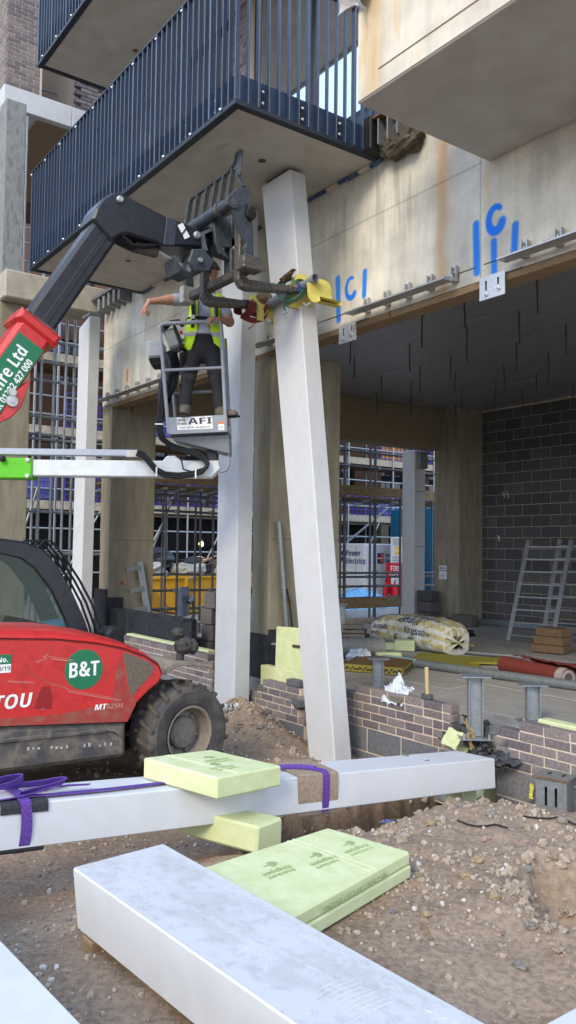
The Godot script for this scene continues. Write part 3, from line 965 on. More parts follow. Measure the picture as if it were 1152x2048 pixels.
func balconies() -> void:
	var t := rail_balcony("balcony", "navy railed balcony with bare concrete underside over the raked column", -11.27, -5.87, 5.48, true)
	var lb := Mb.new()
	lb.box(Vector3(-6.62, 5.484, -3.98), Vector3(0.16, 0.006, 0.05), 0.001, Basis(Vector3.UP, 0.15))
	part("paper_label", lb, mat("old label", [rgb(176, 166, 144), rgb(192, 182, 160)], 0.2, 0.9, 0.0), t)
	var tp := mat("blue tape", [rgb(34, 74, 128), rgb(50, 92, 146), rgb(130, 128, 118)], 0.35, 0.6, 0.1)
	var r := RandomNumberGenerator.new()
	r.seed = 4
	for i in 9:
		var x := -7.3 + i * 0.17
		var s := Mb.new()
		s.box(Vector3(x, 5.468 + r.randf() * 0.006, -5.345), Vector3(0.19, 0.03, 0.045), 0.004, Basis.from_euler(Vector3(r.randf_range(-0.4, 0.4), r.randf_range(-0.1, 0.1), r.randf_range(-0.08, 0.08))))
		part("joint_filler", s, tp if i % 3 != 1 else mats["mortar"], t)
	for i in 10:
		var s := Mb.new()
		s.box(Vector3(-11.0 + i * 0.36, 5.470, -5.345), Vector3(0.38, 0.03, 0.045), 0.004, Basis.from_euler(Vector3(r.randf_range(-0.4, 0.4), 0, r.randf_range(-0.05, 0.05))))
		part("joint_filler", s, mats["mortar"] if i % 2 else tp, t)
	rail_balcony("balcony", "upper navy railed balcony with pale underside at the top of the photo", -11.17, -5.87, 8.37, false)
	# the plain concrete balcony at the right
	var rb := thing("concrete_balcony", "plain stained concrete balcony slab without railing at the upper right", "balcony", Vector3(-2, 4.94, -4.6))
	var m := Mb.new()
	m.hexa(box8(Vector3(-4.53, 4.94, -5.366), Vector3(2.4, 5.98, -3.88)), 0.012)
	var slab := part("slab", m, SOFFIT, rb)
	# its outer face is a stained pour with a drip groove
	var w := 1024
	var h := 256
	var i1 := noise(61, 0.012, 5).get_image(w, h)
	var st := noise(62, 0.03, 4).get_image(w, 20)
	st.resize(w, h, Image.INTERPOLATE_CUBIC)
	i1.convert(Image.FORMAT_L8)
	st.convert(Image.FORMAT_L8)
	var b1 := i1.get_data()
	var b2 := st.get_data()
	var data := PackedByteArray()
	data.resize(w * h * 3)
	for y in h:
		var wy := 5.97 - 1.02 * (y + 0.5) / h
		for x in w:
			var k := y * w + x
			var wx := -4.52 + 6.9 * (x + 0.5) / w
			var t0 := 0.4 * (b1[k] / 255.0 - 0.5) + 0.45 * (b2[k] / 255.0 - 0.5)
			var c := Vector3(0.80, 0.77, 0.71) * (1.0 + 0.35 * t0)
			var s := exp(-pow((wx + 4.36) / 0.10, 2.0)) + 0.7 * smoothstep(0.55, 0.75, b2[k] / 255.0) * smoothstep(-3.3, -4.2, wx)
			c = c.lerp(Vector3(0.74, 0.62, 0.42), clampf(s * 0.55, 0, 0.75))
			data[k * 3] = int(clampf(c.x, 0, 1) * 255)
			data[k * 3 + 1] = int(clampf(c.y, 0, 1) * 255)
			data[k * 3 + 2] = int(clampf(c.z, 0, 1) * 255)
	var f := StandardMaterial3D.new()
	f.albedo_texture = ImageTexture.create_from_image(Image.create_from_data(w, h, false, Image.FORMAT_RGB8, data))
	f.roughness = 0.85
	f.resource_name = "stained balcony face"
	part("outer_face", rect_uv(Vector3(-4.518, 4.952, -3.877), Vector3(2.388, 4.952, -3.877), Vector3(2.388, 5.968, -3.877), Vector3(-4.518, 5.968, -3.877), Vector3(0, 0, 1)), f, slab)
	var g := Mb.new()
	g.span(Vector3(-4.29, 5.090, -3.8768), Vector3(2.0, 5.101, -3.8745))
	part("drip_groove", g, mat("groove", [rgb(104, 84, 68), rgb(128, 106, 86)], 0.3, 0.9, 0.0), rb)
	# bent sheet left on its corner
	var gr := []
	for i in 9:
		var row := []
		for j in 9:
			var a := i / 8.0
			var b := j / 8.0
			row.append(Vector3(-4.70 + 0.36 * a + 0.02 * sin(b * 7.0), 5.86 - 0.30 * b * (0.55 + 0.45 * a) + 0.05 * sin(a * 9.0 + b * 3.0), -3.86 + 0.05 * sin(a * 8.0) + 0.03 * sin(b * 6.0 + a * 4.0) + 0.04 * b))
		gr.append(row)
	m = Mb.new()
	m.grid(gr, Vector3(-4.5, 5.7, -6))
	solo("membrane_scrap", m, mat("grey membrane", [rgb(140, 136, 132), rgb(186, 184, 180)], 0.3, 0.6, 0.1), "crumpled grey membrane scrap hanging over the corner of the concrete balcony", "membrane")
	# thermal break, brackets and a lump of broken concrete between the two balconies
	m = Mb.new()
	m.span(Vector3(-5.865, 5.47, -5.10), Vector3(-5.75, 5.80, -5.365), 0.01)
	solo("thermal_break", m, BLACK, "black joint box at the right end of the lower navy balcony", "joint box")
	var br := thing("steel_bracket", "rusty steel angle brackets fixed to the facade at the right end of the navy balcony", "bracket", Vector3(-5.6, 5.7, -5.3))
	for i in 3:
		m = Mb.new()
		m.span(Vector3(-5.70 + i * 0.13, 5.50, -5.14), Vector3(-5.685 + i * 0.13, 5.76, -5.36), 0.002)
		part("plate", m, STEEL, br)
	m = Mb.new()
	m.span(Vector3(-5.75, 5.76, -5.12), Vector3(-5.28, 5.785, -5.36), 0.003)
	part("top_plate", m, mat("rust", [rgb(96, 74, 60), rgb(128, 100, 80)], 0.3, 0.8, 0.1), br)
	var lump := rock(77, Vector3(0.26, 0.13, 0.10), 0.35, 3)
	var lo := solo("concrete_lump", lump, mat("broken concrete", [rgb(96, 88, 74), rgb(134, 124, 106)], 0.25, 0.95, 0.8, {"relief": grit}), "lump of broken concrete stuck between the two balconies", "concrete lump")
	lo.position = Vector3(-5.50, 5.50, -5.28)
	# the same steelwork at the left end
	var bl := thing("steel_bracket", "row of grey steel brackets under the left end of the navy balcony at the facade", "bracket", Vector3(-12.0, 5.5, -5.3))
	for i in 5:
		m = Mb.new()
		m.span(Vector3(-12.5 + i * 0.2, 5.44, -5.16), Vector3(-12.42 + i * 0.2, 5.66, -5.366), 0.008)
		part("plate", m, STEEL, bl)
	m = Mb.new()
	m.span(Vector3(-12.7, 5.665, -5.14), Vector3(-11.4, 5.72, -5.366), 0.005)
	part("top_plate", m, STEEL, bl)

func rock(s: int, size: Vector3, rough: float, sub := 1) -> ArrayMesh:
	var sm := SphereMesh.new()
	sm.radius = 1.0
	sm.height = 2.0
	sm.radial_segments = 6 + 5 * sub
	sm.rings = 3 + 3 * sub
	var f := noise(s, 0.9, 3)
	var a := sm.get_mesh_arrays()
	var vs: PackedVector3Array = a[Mesh.ARRAY_VERTEX]
	var ix: PackedInt32Array = a[Mesh.ARRAY_INDEX]
	var p := []
	for v in vs:
		var d: Vector3 = v.normalized()
		d = Vector3(signf(d.x) * pow(absf(d.x), 0.75), signf(d.y) * pow(absf(d.y), 0.75), signf(d.z) * pow(absf(d.z), 0.75))
		p.append(d * (1.0 + rough * 1.6 * f.get_noise_3dv(v * 1.3)) * size)
	var m := Mb.new()
	for i in range(0, ix.size(), 3):
		m.flat([p[ix[i]], p[ix[i + 1]], p[ix[i + 2]]], (p[ix[i]] + p[ix[i + 1]] + p[ix[i + 2]]) / 3.0)
	return m.mesh()

# ---------------------------------------------------------------- storeys above
func window(t: Node3D, x0: float, x1: float, y0: float, y1: float, mulls: Array) -> void:
	var fr := Mb.new()
	var z := -5.26
	var d := 0.07
	fr.span(Vector3(x0, y0, z - d), Vector3(x1, y0 + 0.07, z), 0.004)
	fr.span(Vector3(x0, y1 - 0.07, z - d), Vector3(x1, y1, z), 0.004)
	fr.span(Vector3(x0, y0 + 0.071, z - d), Vector3(x0 + 0.07, y1 - 0.071, z - 0.001), 0.004)
	fr.span(Vector3(x1 - 0.07, y0 + 0.071, z - d), Vector3(x1, y1 - 0.071, z - 0.001), 0.004)
	for q in mulls:
		fr.span(Vector3(q - 0.045, y0 + 0.071, z - d), Vector3(q + 0.045, y1 - 0.071, z - 0.002), 0.004)
	var w := part("window", fr, mat("window frame", [rgb(34, 40, 50), rgb(42, 48, 58)], 0.8, 0.4, 0.0), t)
	var xs := [x0 + 0.07]
	for q in mulls:
		xs.append(q - 0.045)
		xs.append(q + 0.045)
	xs.append(x1 - 0.07)
	var gl := plain("coated glass", rgb(206, 212, 216), 0.03, 0.92)
	for i in range(0, xs.size(), 2):
		var g := Mb.new()
		g.span(Vector3(xs[i] + 0.002, y0 + 0.072, z - 0.04), Vector3(xs[i + 1] - 0.002, y1 - 0.072, z - 0.03))
		part("pane", g, gl, w)

func wall_bricks(t: Node3D, x0: float, x1: float, y0: float, y1: float, zf: float, seed: int) -> void:
	var r := RandomNumberGenerator.new()
	r.seed = seed
	var mo := Mb.new()
	mo.span(Vector3(x0 + 0.004, y0, zf - 0.10), Vector3(x1 - 0.004, y1, zf - 0.007))
	part("mortar", mo, MORTAR, t)
	var k := 0
	var y := y0
	while y < y1 - 0.05:
		var x := x0
		if k % 2 == 1:
			part("brick", half_mesh, BRICKS[r.randi() % 4], t, Transform3D(Basis(), Vector3(x + 0.05125, y + 0.0375, zf - 0.051)))
			x += 0.1125
		while x < x1 - 0.09:
			var half := x + 0.215 > x1 + 0.01
			part("brick", half_mesh if half else brick_mesh, BRICKS[r.randi() % 4], t, Transform3D(Basis(), Vector3(x + (0.05125 if half else 0.1075), y + 0.0375, zf - 0.051)))
			x += 0.1125 if half else 0.225
		y += 0.075
		k += 1

func upper_storey() -> void:
	var t := thing("upper_storeys", "brown brick and navy glazed upper storeys behind the navy balconies", "building", Vector3(-8, 5.7, -6))
	var m := Mb.new()
	m.span(Vector3(-12.6, 5.70, -5.42), Vector3(-8.45, 13.5, -6.6))
	m.span(Vector3(-8.445, 8.7, -5.42), Vector3(2.4, 13.5, -6.6))
	m.span(Vector3(-8.445, 5.701, -5.42), Vector3(2.4, 5.80, -6.6))
	m.span(Vector3(-8.445, 5.801, -8.6), Vector3(2.4, 8.69, -8.7))
	part("inner_wall", m, mat("dark sheathing", [rgb(52, 54, 58), rgb(70, 72, 76)], 1.5, 0.8, 0.0), t)
	m = Mb.new()
	m.span(Vector3(-8.06, 5.71, -5.24), Vector3(2.4, 5.98, -5.41), 0.004)
	m.span(Vector3(-8.06, 8.40, -5.385), Vector3(2.4, 8.66, -5.415), 0.004)
	part("navy_panel", m, NAVY, t)
	wall_bricks(t, -8.42, -8.08, 5.76, 8.34, -5.18, 71)
	wall_bricks(t, -10.4, -9.72, 5.76, 8.34, -5.18, 73)
	window(t, -8.05, -5.2, 5.985, 8.36, [-6.9])
	window(t, -5.15, -2.6, 5.985, 8.36, [-4.0])
	window(t, -9.70, -8.44, 5.985, 8.36, [-9.1])
	window(t, -12.5, -10.42, 5.985, 8.36, [-11.4])
	window(t, -8.05, -5.2, 8.70, 11.4, [-6.9])
	window(t, -12.5, -8.5, 8.70, 11.4, [-10.4])
	m = Mb.new()
	m.span(Vector3(-12.6, 11.41, -5.5), Vector3(2.4, 13.5, -5.79))
	part("parapet", m, MORTAR, t)

# ---------------------------------------------------------------- the wing at the far left
func left_wing() -> void:
	var t := thing("brick_wing", "brown brick wing on a white fascia at the top left corner", "building", Vector3(-14.5, 9.3, -4.5))
	var r := RandomNumberGenerator.new()
	r.seed = 90
	var m := Mb.new()
	m.span(Vector3(-17, 9.30, -4.492), Vector3(-13.512, 13.2, -3.908))
	m.span(Vector3(-17, 9.30, -8.0), Vector3(-14.2, 13.2, -5.35))
	part("mortar", m, MORTAR, t)
	var turn := Basis(Vector3.UP, PI / 2)
	for k in 36:
		var y := 9.34 + k * 0.075
		var z := -3.90
		if k % 2 == 1:
			part("brick", half_mesh, BRICKS[r.randi() % 4], t, Transform3D(turn, Vector3(-13.556, y, z - 0.053)))
			z -= 0.1125
		while z > -4.40:
			var half := z - 0.215 < -4.51
			part("brick", half_mesh if half else brick_mesh, BRICKS[r.randi() % 4], t, Transform3D(turn, Vector3(-13.556, y, z - (0.053 if half else 0.1085))))
			z -= 0.1125 if half else 0.225
		for i in 3:
			part("brick", brick_mesh, BRICKS[r.randi() % 4], t, Transform3D(Basis(), Vector3(-13.735 - i * 0.225 + (0.1125 if k % 2 else 0.0), y, -3.956)))
	for k in 14:
		for i in 2:
			part("brick", brick_mesh, BRICKS[r.randi() % 4], t, Transform3D(turn, Vector3(-14.15, 9.34 + k * 0.075, -5.42 - i * 0.225 - (0.11 if k % 2 else 0.0))))
	var f := Mb.new()
	f.hexa(box8(Vector3(-17, 8.90, -5.02), Vector3(-13.46, 9.27, -3.85)), 0.01)
	part("fascia", f, W, t)
	f = Mb.new()
	f.hexa(box8(Vector3(-17, 8.90, -7.9), Vector3(-13.46, 9.268, -5.026)), 0.01)
	part("fascia", f, W, t)
	f = Mb.new()
	f.span(Vector3(-16.9, 8.86, -7.8), Vector3(-13.60, 8.898, -4.45), 0.004)
	part("soffit_board", f, mat("brown board", [rgb(132, 112, 88), rgb(150, 130, 104)], 1.2, 0.8, 0.05), t)
	var p := thing("canopy_post", "grey streaked post standing under the white fascia at the left edge", "post", Vector3(-13.35, 5.9, -3.98))
	m = Mb.new()
	m.hexa(box8(Vector3(-13.56, 5.93, -4.15), Vector3(-13.2, 8.90, -3.82)), 0.01)
	part("shaft", m, mat("streaked post", [rgb(120, 124, 124), rgb(148, 151, 150), rgb(132, 136, 136)], 1.2, 0.8, 0.1, {"stretch": Vector3(1.6, 0.5, 1.6)}), p)
	m = Mb.new()
	m.span(Vector3(-13.30, 5.935, -4.18), Vector3(-13.19, 8.7, -4.152), 0.003)
	part("edge_angle", m, GALV, p)

# ---------------------------------------------------------------- scaffolds and the yard behind
func pole(t: Node3D, called: String, a: Vector3, b: Vector3, r := 0.0245, mt: Material = null) -> void:
	var m := Mb.new()
	m.tube([a, b], r, 8)
	part(called, m, mt if mt else GALV, t)

func coupler_mesh() -> ArrayMesh:
	var m := Mb.new()
	m.box(Vector3.ZERO, Vector3(0.085, 0.07, 0.085), 0.012)
	m.cyl(Vector3(0.03, 0, -0.06), Vector3(0.03, 0, 0.06), 0.012, 6)
	return m.mesh()

func courtyard() -> void:
	var r := RandomNumberGenerator.new()
	r.seed = 120
	var cm := coupler_mesh()
	var board := mat("scaffold board", [rgb(120, 98, 70), rgb(150, 126, 94), rgb(134, 112, 82)], 1.0, 0.85, 0.1, {"stretch": Vector3(3, 3, 0.5)})
	# the near scaffold along the side of the building, in three stretches
	var near := [
		["scaffold", "galvanised tube scaffold seen left of the third white column", [-4.05, -4.35, -4.58, -4.84, -5.01, -5.19], 6.4, [5.1, 4.72, 4.42, 3.79, 3.50, 3.41, 2.2, 1.5]],
		["scaffold", "dark tube scaffold seen under the boom lift between the white columns", [-6.55, -7.01, -7.22, -7.75, -7.97], 2.85, [2.6, 2.50, 2.30, 1.13, 0.83, 0.5]],
		["scaffold", "tube scaffold with a timber deck edge in the opening at the side of the room", [-9.7, -10.6, -11.12, -11.30, -11.97, -12.21, -12.88, -13.11, -13.9], 4.4, [3.79, 3.44, 2.70, 1.13, 1.04, 0.84, 0.58]]]
	for q in near:
		var zs: Array = q[2]
		var tm: Material = GALV if zs.size() == 6 else mat("weathered tube", [rgb(84, 88, 92), rgb(104, 108, 112)], 0.4, 0.55, 0.0, {"metal": 0.35})  # same galvanised tube; the two backlit stretches carry their shade in a darker colour
		var t := thing(q[0], q[1], "scaffold", Vector3(-13.6, 0, (zs[0] + zs[-1]) / 2.0), "scaffolds beside the building")
		for i in zs.size():
			var top: float = q[3]
			var x := -13.4 - 0.10 * (i % 2)
			if q[3] > 4.0 and q[3] < 5.0 and i % 2 == 0:
				top = 2.9 if i != 4 else 4.4
			if q[3] > 5 and i == 0:
				top = 4.7
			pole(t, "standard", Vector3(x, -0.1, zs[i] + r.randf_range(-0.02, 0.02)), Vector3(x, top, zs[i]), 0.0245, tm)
		for k in q[4].size():
			var y: float = q[4][k]
			var x := -13.45 + 0.05 * (1 if k % 2 else -1)
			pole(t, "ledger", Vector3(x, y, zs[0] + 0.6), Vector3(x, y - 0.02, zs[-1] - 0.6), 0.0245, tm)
			for i in range(k % 2, zs.size(), 2):
				part("coupler", cm, STEEL, t, Transform3D(Basis(Vector3.UP, r.randf() * 3.0), Vector3(x, y - 0.01, zs[i])))
		for i in zs.size():   # inner row, a bay behind
			if i % 2 == 0:
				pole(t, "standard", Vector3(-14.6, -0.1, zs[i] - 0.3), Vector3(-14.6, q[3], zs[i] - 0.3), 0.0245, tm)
		if zs.size() != 6:
			var m := Mb.new()
			m.span(Vector3(-13.36, 2.79, zs[0] + 0.7), Vector3(-13.40, 3.01, zs[-1] - 0.7), 0.004)
			part("toe_board", m, board, t)
			for k in 4:
				m = Mb.new()
				m.span(Vector3(-13.46 - k * 0.235, 2.74, zs[0] + 0.7), Vector3(-13.685 - k * 0.235, 2.778, zs[-1] - 0.7), 0.004)
				part("deck_board", m, board, t)
			for k in 7:
				var z := lerpf(zs[0] + 0.4, zs[-1] - 0.4, k / 6.0)
				pole(t, "transom", Vector3(-13.25, 2.69, z), Vector3(-14.7, 2.69, z + r.randf_range(-0.15, 0.15)))
			if q[3] > 4:
				m = Mb.new()
				m.span(Vector3(-13.3, 0.36, -9.6), Vector3(-13.35, 0.58, -14.2), 0.004)
				part("kick_board", m, board, t)
				m = Mb.new()
				m.span(Vector3(-12.85, 0.10, -9.6), Vector3(-13.25, 0.16, -14.2), 0.004)
				part("sole_board", m, mat("pale board", [rgb(150, 140, 124), rgb(176, 166, 148)], 1.0, 0.85, 0.1), t)
		pole(t, "brace", Vector3(-14.6, 0.2, zs[0] - 0.2), Vector3(-14.6, 2.7, zs[-1] + 0.2))
	# column four, cast like the others, in the side opening
	var c4 := thing("white_column", "narrow white concrete column standing in the opening at the back of the room", "column", Vector3(-12.7, 0.1, -12.6), "white precast columns")
	var m := Mb.new()
	m.hexa(box8(Vector3(-12.98, 0.08, -12.86), Vector3(-12.60, 3.80, -12.53)), 0.01)
	part("shaft", m, W, c4)
	m = Mb.new()
	m.span(Vector3(-12.595, 3.40, -12.84), Vector3(-12.50, 3.76, -12.60), 0.01)
	part("steel_head", m, STEEL, c4)
	for yy in [2.9, 1.7]:
		m = Mb.new()
		m.span(Vector3(-12.598, yy, -12.82), Vector3(-12.594, yy + 0.012, -12.56))
		part("lifting_slot", m, mats["joint line"], c4)
	m = Mb.new()
	for k in 3:
		m = Mb.new()
		m.box(Vector3(-12.28, 0.215 + k * 0.225, -12.62), Vector3(0.42, 0.213, 0.22), 0.006, Basis(Vector3.UP, 0.02 * k))
		solo("concrete_block", m, BLOCKS[k], ["lowest dark block of the stack beside the corner pier", "middle dark block of the stack beside the corner pier", "topmost dark block of the stack beside the corner pier"][k], "block", "blocks stacked beside the corner pier")
	m = Mb.new()
	m.box(Vector3(-11.35, 0.215, -12.72), Vector3(0.50, 0.215, 0.22), 0.006, Basis(Vector3.UP, 0.1))
	solo("concrete_block", m, BLOCKS[3], "single grey block lying on the floor before the corner pier", "block")
	# the yard: generator, site cabin, fire point, skip
	var ge := thing("generator", "white generator container in the yard behind the scaffold", "generator", Vector3(-21, 0, -18.4))
	m = Mb.new()
	m.hexa(box8(Vector3(-23.6, 0.02, -20.2), Vector3(-20, 1.84, -17.65)), 0.03)
	part("body", m, mat("white enamel", [rgb(214, 218, 222), rgb(228, 231, 234)], 1.0, 0.5, 0.0), ge)
	for i in 8:
		m = Mb.new()
		m.span(Vector3(-20.15 - i * 0.13, 0.15, -17.645), Vector3(-20.20 - i * 0.13, 0.6, -17.635), 0.002)
		part("louvre", m, mats["white enamel"], ge)
	m = Mb.new()
	m.span(Vector3(-20.45, 0.1, -17.648), Vector3(-20.43, 1.75, -17.64))
	part("door_seam", m, plain("seam", rgb(150, 156, 162)), ge)
	var navy_ink := plain("navy ink", rgb(34, 52, 110), 0.6)
	letters("Power", Vector3(-20.58, 1.52, -17.64), Vector3.RIGHT, Vector3.UP, 0.25, navy_ink, ge)
	letters("Electrics", Vector3(-20.47, 1.26, -17.64), Vector3.RIGHT, Vector3.UP, 0.25, navy_ink, ge)
	var orange := plain("orange emblem", rgb(222, 92, 48), 0.6)
	for q in [[Vector3(-21.10, 1.42, -17.645), Basis()], [Vector3(-19.995, 1.36, -18.33), Basis(Vector3.UP, PI / 2)]]:
		var e := Mb.new()
		e.box(Vector3.ZERO, Vector3(0.28, 0.34, 0.01), 0.004)
		var eo := part("emblem", e, navy_ink, ge, Transform3D(q[1], q[0]))
		e = Mb.new()
		e.box(Vector3(0.06, 0, 0.006), Vector3(0.13, 0.27, 0.01), 0.003)
		part("emblem_half", e, orange, eo, Transform3D(q[1], q[0]))
		e = Mb.new()
		e.box(Vector3(-0.06, 0.0, 0.006), Vector3(0.11, 0.05, 0.012), 0.002)
		e.box(Vector3(0.06, 0.0, 0.010), Vector3(0.09, 0.04, 0.012), 0.002)
		part("emblem_bar", e, mats["white enamel"], eo, Transform3D(q[1], q[0]))
	letters("Power", Vector3(-19.99, 1.46, -18.78), Vector3(0, 0, -1), Vector3.UP, 0.16, navy_ink, ge)
	letters("Electrics", Vector3(-19.99, 1.28, -18.86), Vector3(0, 0, -1), Vector3.UP, 0.16, navy_ink, ge)
	var cb := thing("site_cabin", "teal blue site cabin in the yard beyond the small white column", "cabin", Vector3(-18.2, 0, -19.8))
	m = Mb.new()
	m.hexa(box8(Vector3(-19.4, 0.02, -21.5), Vector3(-17, 2.94, -18.19)), 0.03)
	part("body", m, mat("teal paint", [rgb(18, 84, 118), rgb(26, 98, 134)], 1.2, 0.5, 0.0), cb)
	for i in 10:
		m = Mb.new()
		m.span(Vector3(-19.3 + i * 0.24, 0.2, -18.192), Vector3(-19.24 + i * 0.24, 2.85, -18.16), 0.006)
		part("rib", m, mats["teal paint"], cb)
	var sg := thing("site_sign", "tall white site safety sign with a yellow panel leaning on the blue cabin", "sign", Vector3(-18.7, 0.3, -18.1))
	m = Mb.new()
	m.span(Vector3(-19.26, 0.25, -18.12), Vector3(-18.05, 2.06, -18.09), 0.003)
	part("board", m, plain("sign white", rgb(226, 230, 234), 0.6), sg)
	m = Mb.new()
	m.span(Vector3(-19.05, 1.50, -18.088), Vector3(-18.25, 1.74, -18.084))
	part("yellow_panel", m, plain("sign yellow", rgb(238, 196, 44), 0.6), sg)
	letters("DANGER", Vector3(-18.65, 1.62, -18.082), Vector3.RIGHT, Vector3.UP, 0.19, plain("sign cream", rgb(246, 240, 200)), sg)
	for i in 14:
		m = Mb.new()
		m.span(Vector3(-19.15, 1.97 - i * 0.06 - (0.32 if i > 3 else 0.0), -18.088), Vector3(-18.6 + r.randf() * 0.4, 1.99 - i * 0.06 - (0.32 if i > 3 else 0.0), -18.084))
		part("print_line", m, plain("print", rgb(110, 116, 130)), sg)
	var fp := thing("fire_point", "red fire point stand with two extinguishers in front of the generator", "fire point", Vector3(-18.1, 0.2, -17.2))
	m = Mb.new()
	m.span(Vector3(-18.50, 0.3, -17.22), Vector3(-17.62, 1.24, -17.18), 0.01)
	part("panel", m, plain("fire red", rgb(196, 30, 44), 0.45), fp)
	letters("FIRE", Vector3(-18.06, 1.08, -17.175), Vector3.RIGHT, Vector3.UP, 0.22, plain("sign white", Color.WHITE), fp)
	letters("POINT", Vector3(-18.06, 0.90, -17.175), Vector3.RIGHT, Vector3.UP, 0.18, plain("sign white", Color.WHITE), fp)
	m = Mb.new()
	m.span(Vector3(-18.25, 0.60, -17.178), Vector3(-17.85, 0.80, -17.172))
	part("white_label", m, plain("sign white", Color.WHITE), fp)
	for z in [-18.30, -17.90]:
		m = Mb.new()
		m.lathe([Vector2(0, 0.62), Vector2(0.03, 0.62), Vector2(0.03, 0.56), Vector2(0.085, 0.50), Vector2(0.085, 0.05), Vector2(0.07, 0.02), Vector2(0, 0.02)], 12, Transform3D(Basis(), Vector3(z, 0.05, -17.0)))
		var ex := solo("fire_extinguisher", m, plain("fire red", rgb(196, 30, 44), 0.45), ("left" if z < -18.1 else "right") + " red fire extinguisher of the two at the fire point", "fire extinguisher", "extinguishers at the fire point")
		m = Mb.new()
		m.cyl(Vector3(z, 0.67, -17.0), Vector3(z, 0.73, -17.0), 0.02, 8)
		m.bar(Vector3(z, 0.71, -17.0), Vector3(z + 0.1, 0.75, -17.0), 0.02, 0.015)
		part("valve", m, BLACK, ex)
	m = Mb.new()
	m.hexa(box8(Vector3(-19.6, -0.05, -17.4), Vector3(-16.6, 0.24, -16.2)), 0.03)
	solo("red_skid", m, plain("dull red", rgb(150, 44, 40), 0.6), "low red steel skid under the fire point in the yard", "skid")
	var tg := []
	for i in 14:
		var row := []
		for j in 16:
			var a := i / 13.0
			var b := j / 15.0
			row.append(Vector3(-17.9 + 1.2 * a, maxf(0.02, 0.66 * sin(PI * a) * sin(PI * b) * (0.8 + 0.35 * nb.get_noise_2d(a * 3.0, b * 4.0)) + 0.10 * nb.get_noise_2d(a * 7.0, b * 9.0)), -13.9 - 2.4 * b))
		tg.append(row)
	m = Mb.new()
	m.grid(tg, Vector3(-17.3, -2, -15))
	solo("tarpaulin", m, mat("blue tarp", [rgb(70, 130, 170), rgb(120, 180, 212), rgb(90, 150, 190)], 0.8, 0.4, 0.1), "light blue tarpaulin heaped over things before the generator", "tarpaulin")
	var sk := thing("skip", "yellow skip heaped with black sacks and timber behind the scaffold", "skip", Vector3(-17.6, 0, -9.6))
	var yellow := mat("skip yellow", [rgb(206, 150, 30), rgb(222, 168, 44)], 0.8, 0.5, 0.05)
	m = Mb.new()
	m.hexa([Vector3(-18.9, 0.05, -10.6), Vector3(-17.3, 0.05, -10.6), Vector3(-18.9, 0.98, -11.9), Vector3(-17.2, 0.98, -11.9), Vector3(-18.9, 0.05, -9.3), Vector3(-17.3, 0.05, -9.3), Vector3(-18.9, 0.90, -8.4), Vector3(-17.2, 0.90, -8.4)], 0.03)
	part("body", m, yellow, sk)
	m = Mb.new()
	m.bar(Vector3(-17.19, 0.90, -8.35), Vector3(-17.19, 0.97, -11.95), 0.06, 0.08, 0.01)
	part("rim", m, yellow, sk)
	for q in [Vector3(-17.2, 0.50, -9.5), Vector3(-17.2, 0.50, -10.6)]:
		m = Mb.new()
		m.bar(q + Vector3(0.03, -0.40, 0), q + Vector3(0.04, 0.40, 0), 0.07, 0.07, 0.01)
		part("rib", m, yellow, sk)
	letters("N", Vector3(-17.18, 0.45, -10.9), Vector3(0, 0, -1), Vector3.UP, 0.30, BLACK, sk)
	for i in 9:
		var o := solo("rubbish_sack", rock(200 + i, Vector3(0.34, 0.22, 0.38), 0.4, 2), mat("sack", [rgb(28, 30, 36), rgb(58, 62, 72)], 0.4, 0.35, 0.1) if i % 3 else plain("pale sack", rgb(168, 168, 164), 0.7), "rubbish sack heaped in the yellow skip", "rubbish sack", "sacks in the skip")
		o.position = Vector3(-17.5 - 0.3 * (i % 3), 1.05 + (0.18 if i % 4 == 1 else 0.0) + 0.12 * sin(i * 2.1), -8.7 - i * 0.34)
	for i in 3:
		m = Mb.new()
		m.bar(Vector3(-17.5, 1.0 + 0.1 * i, -9.4 - 0.5 * i), Vector3(-17.3, 1.55, -10.7 - 0.4 * i), 0.16, 0.03, 0.004)
		solo("timber_offcut", m, TIMBER, ["left-hand pale timber offcut sticking out of the yellow skip", "middle pale timber offcut sticking out of the yellow skip", "right-hand pale timber offcut sticking out of the yellow skip"][i], "timber", "offcuts in the skip")
	# lit bulkhead lamp hanging in the dark ground floor behind
	var lp := thing("site_lamp", "small lit festoon lamp hanging in the dark behind the skip", "lamp", Vector3(-19, 1.74, -10.94))
	var gm := plain("lamp glow", rgb(255, 236, 190), 0.5)
	gm.emission_enabled = true
	gm.emission = Color(1.0, 0.86, 0.6)
	gm.emission_energy_multiplier = 2.5
	m = Mb.new()
	m.lathe([Vector2(0, -0.10), Vector2(0.05, -0.07), Vector2(0.065, 0.0), Vector2(0.04, 0.06), Vector2(0, 0.07)], 12, Transform3D(Basis(), Vector3(-19, 1.74, -10.94)))
	part("bulb", m, gm, lp)
	m = Mb.new()
	m.lathe([Vector2(0, 0.14), Vector2(0.03, 0.14), Vector2(0.05, 0.07), Vector2(0.05, 0.05)], 10, Transform3D(Basis(), Vector3(-19, 1.74, -10.94)))
	m.cyl(Vector3(-19, 1.88, -10.94), Vector3(-19, 2.6, -10.94), 0.008, 6)
	part("holder", m, BLACK, lp)
	var om := OmniLight3D.new()
	om.light_color = Color(1.0, 0.86, 0.62)
	om.light_energy = 0.25
	om.omni_range = 12.0
	om.omni_attenuation = 2.0
	om.light_size = 0.06
	om.shadow_enabled = true
	om.position = Vector3(0.12, -0.02, 0)
	lp.add_child(om)
	om.name = "lamp_light"
	far_building()

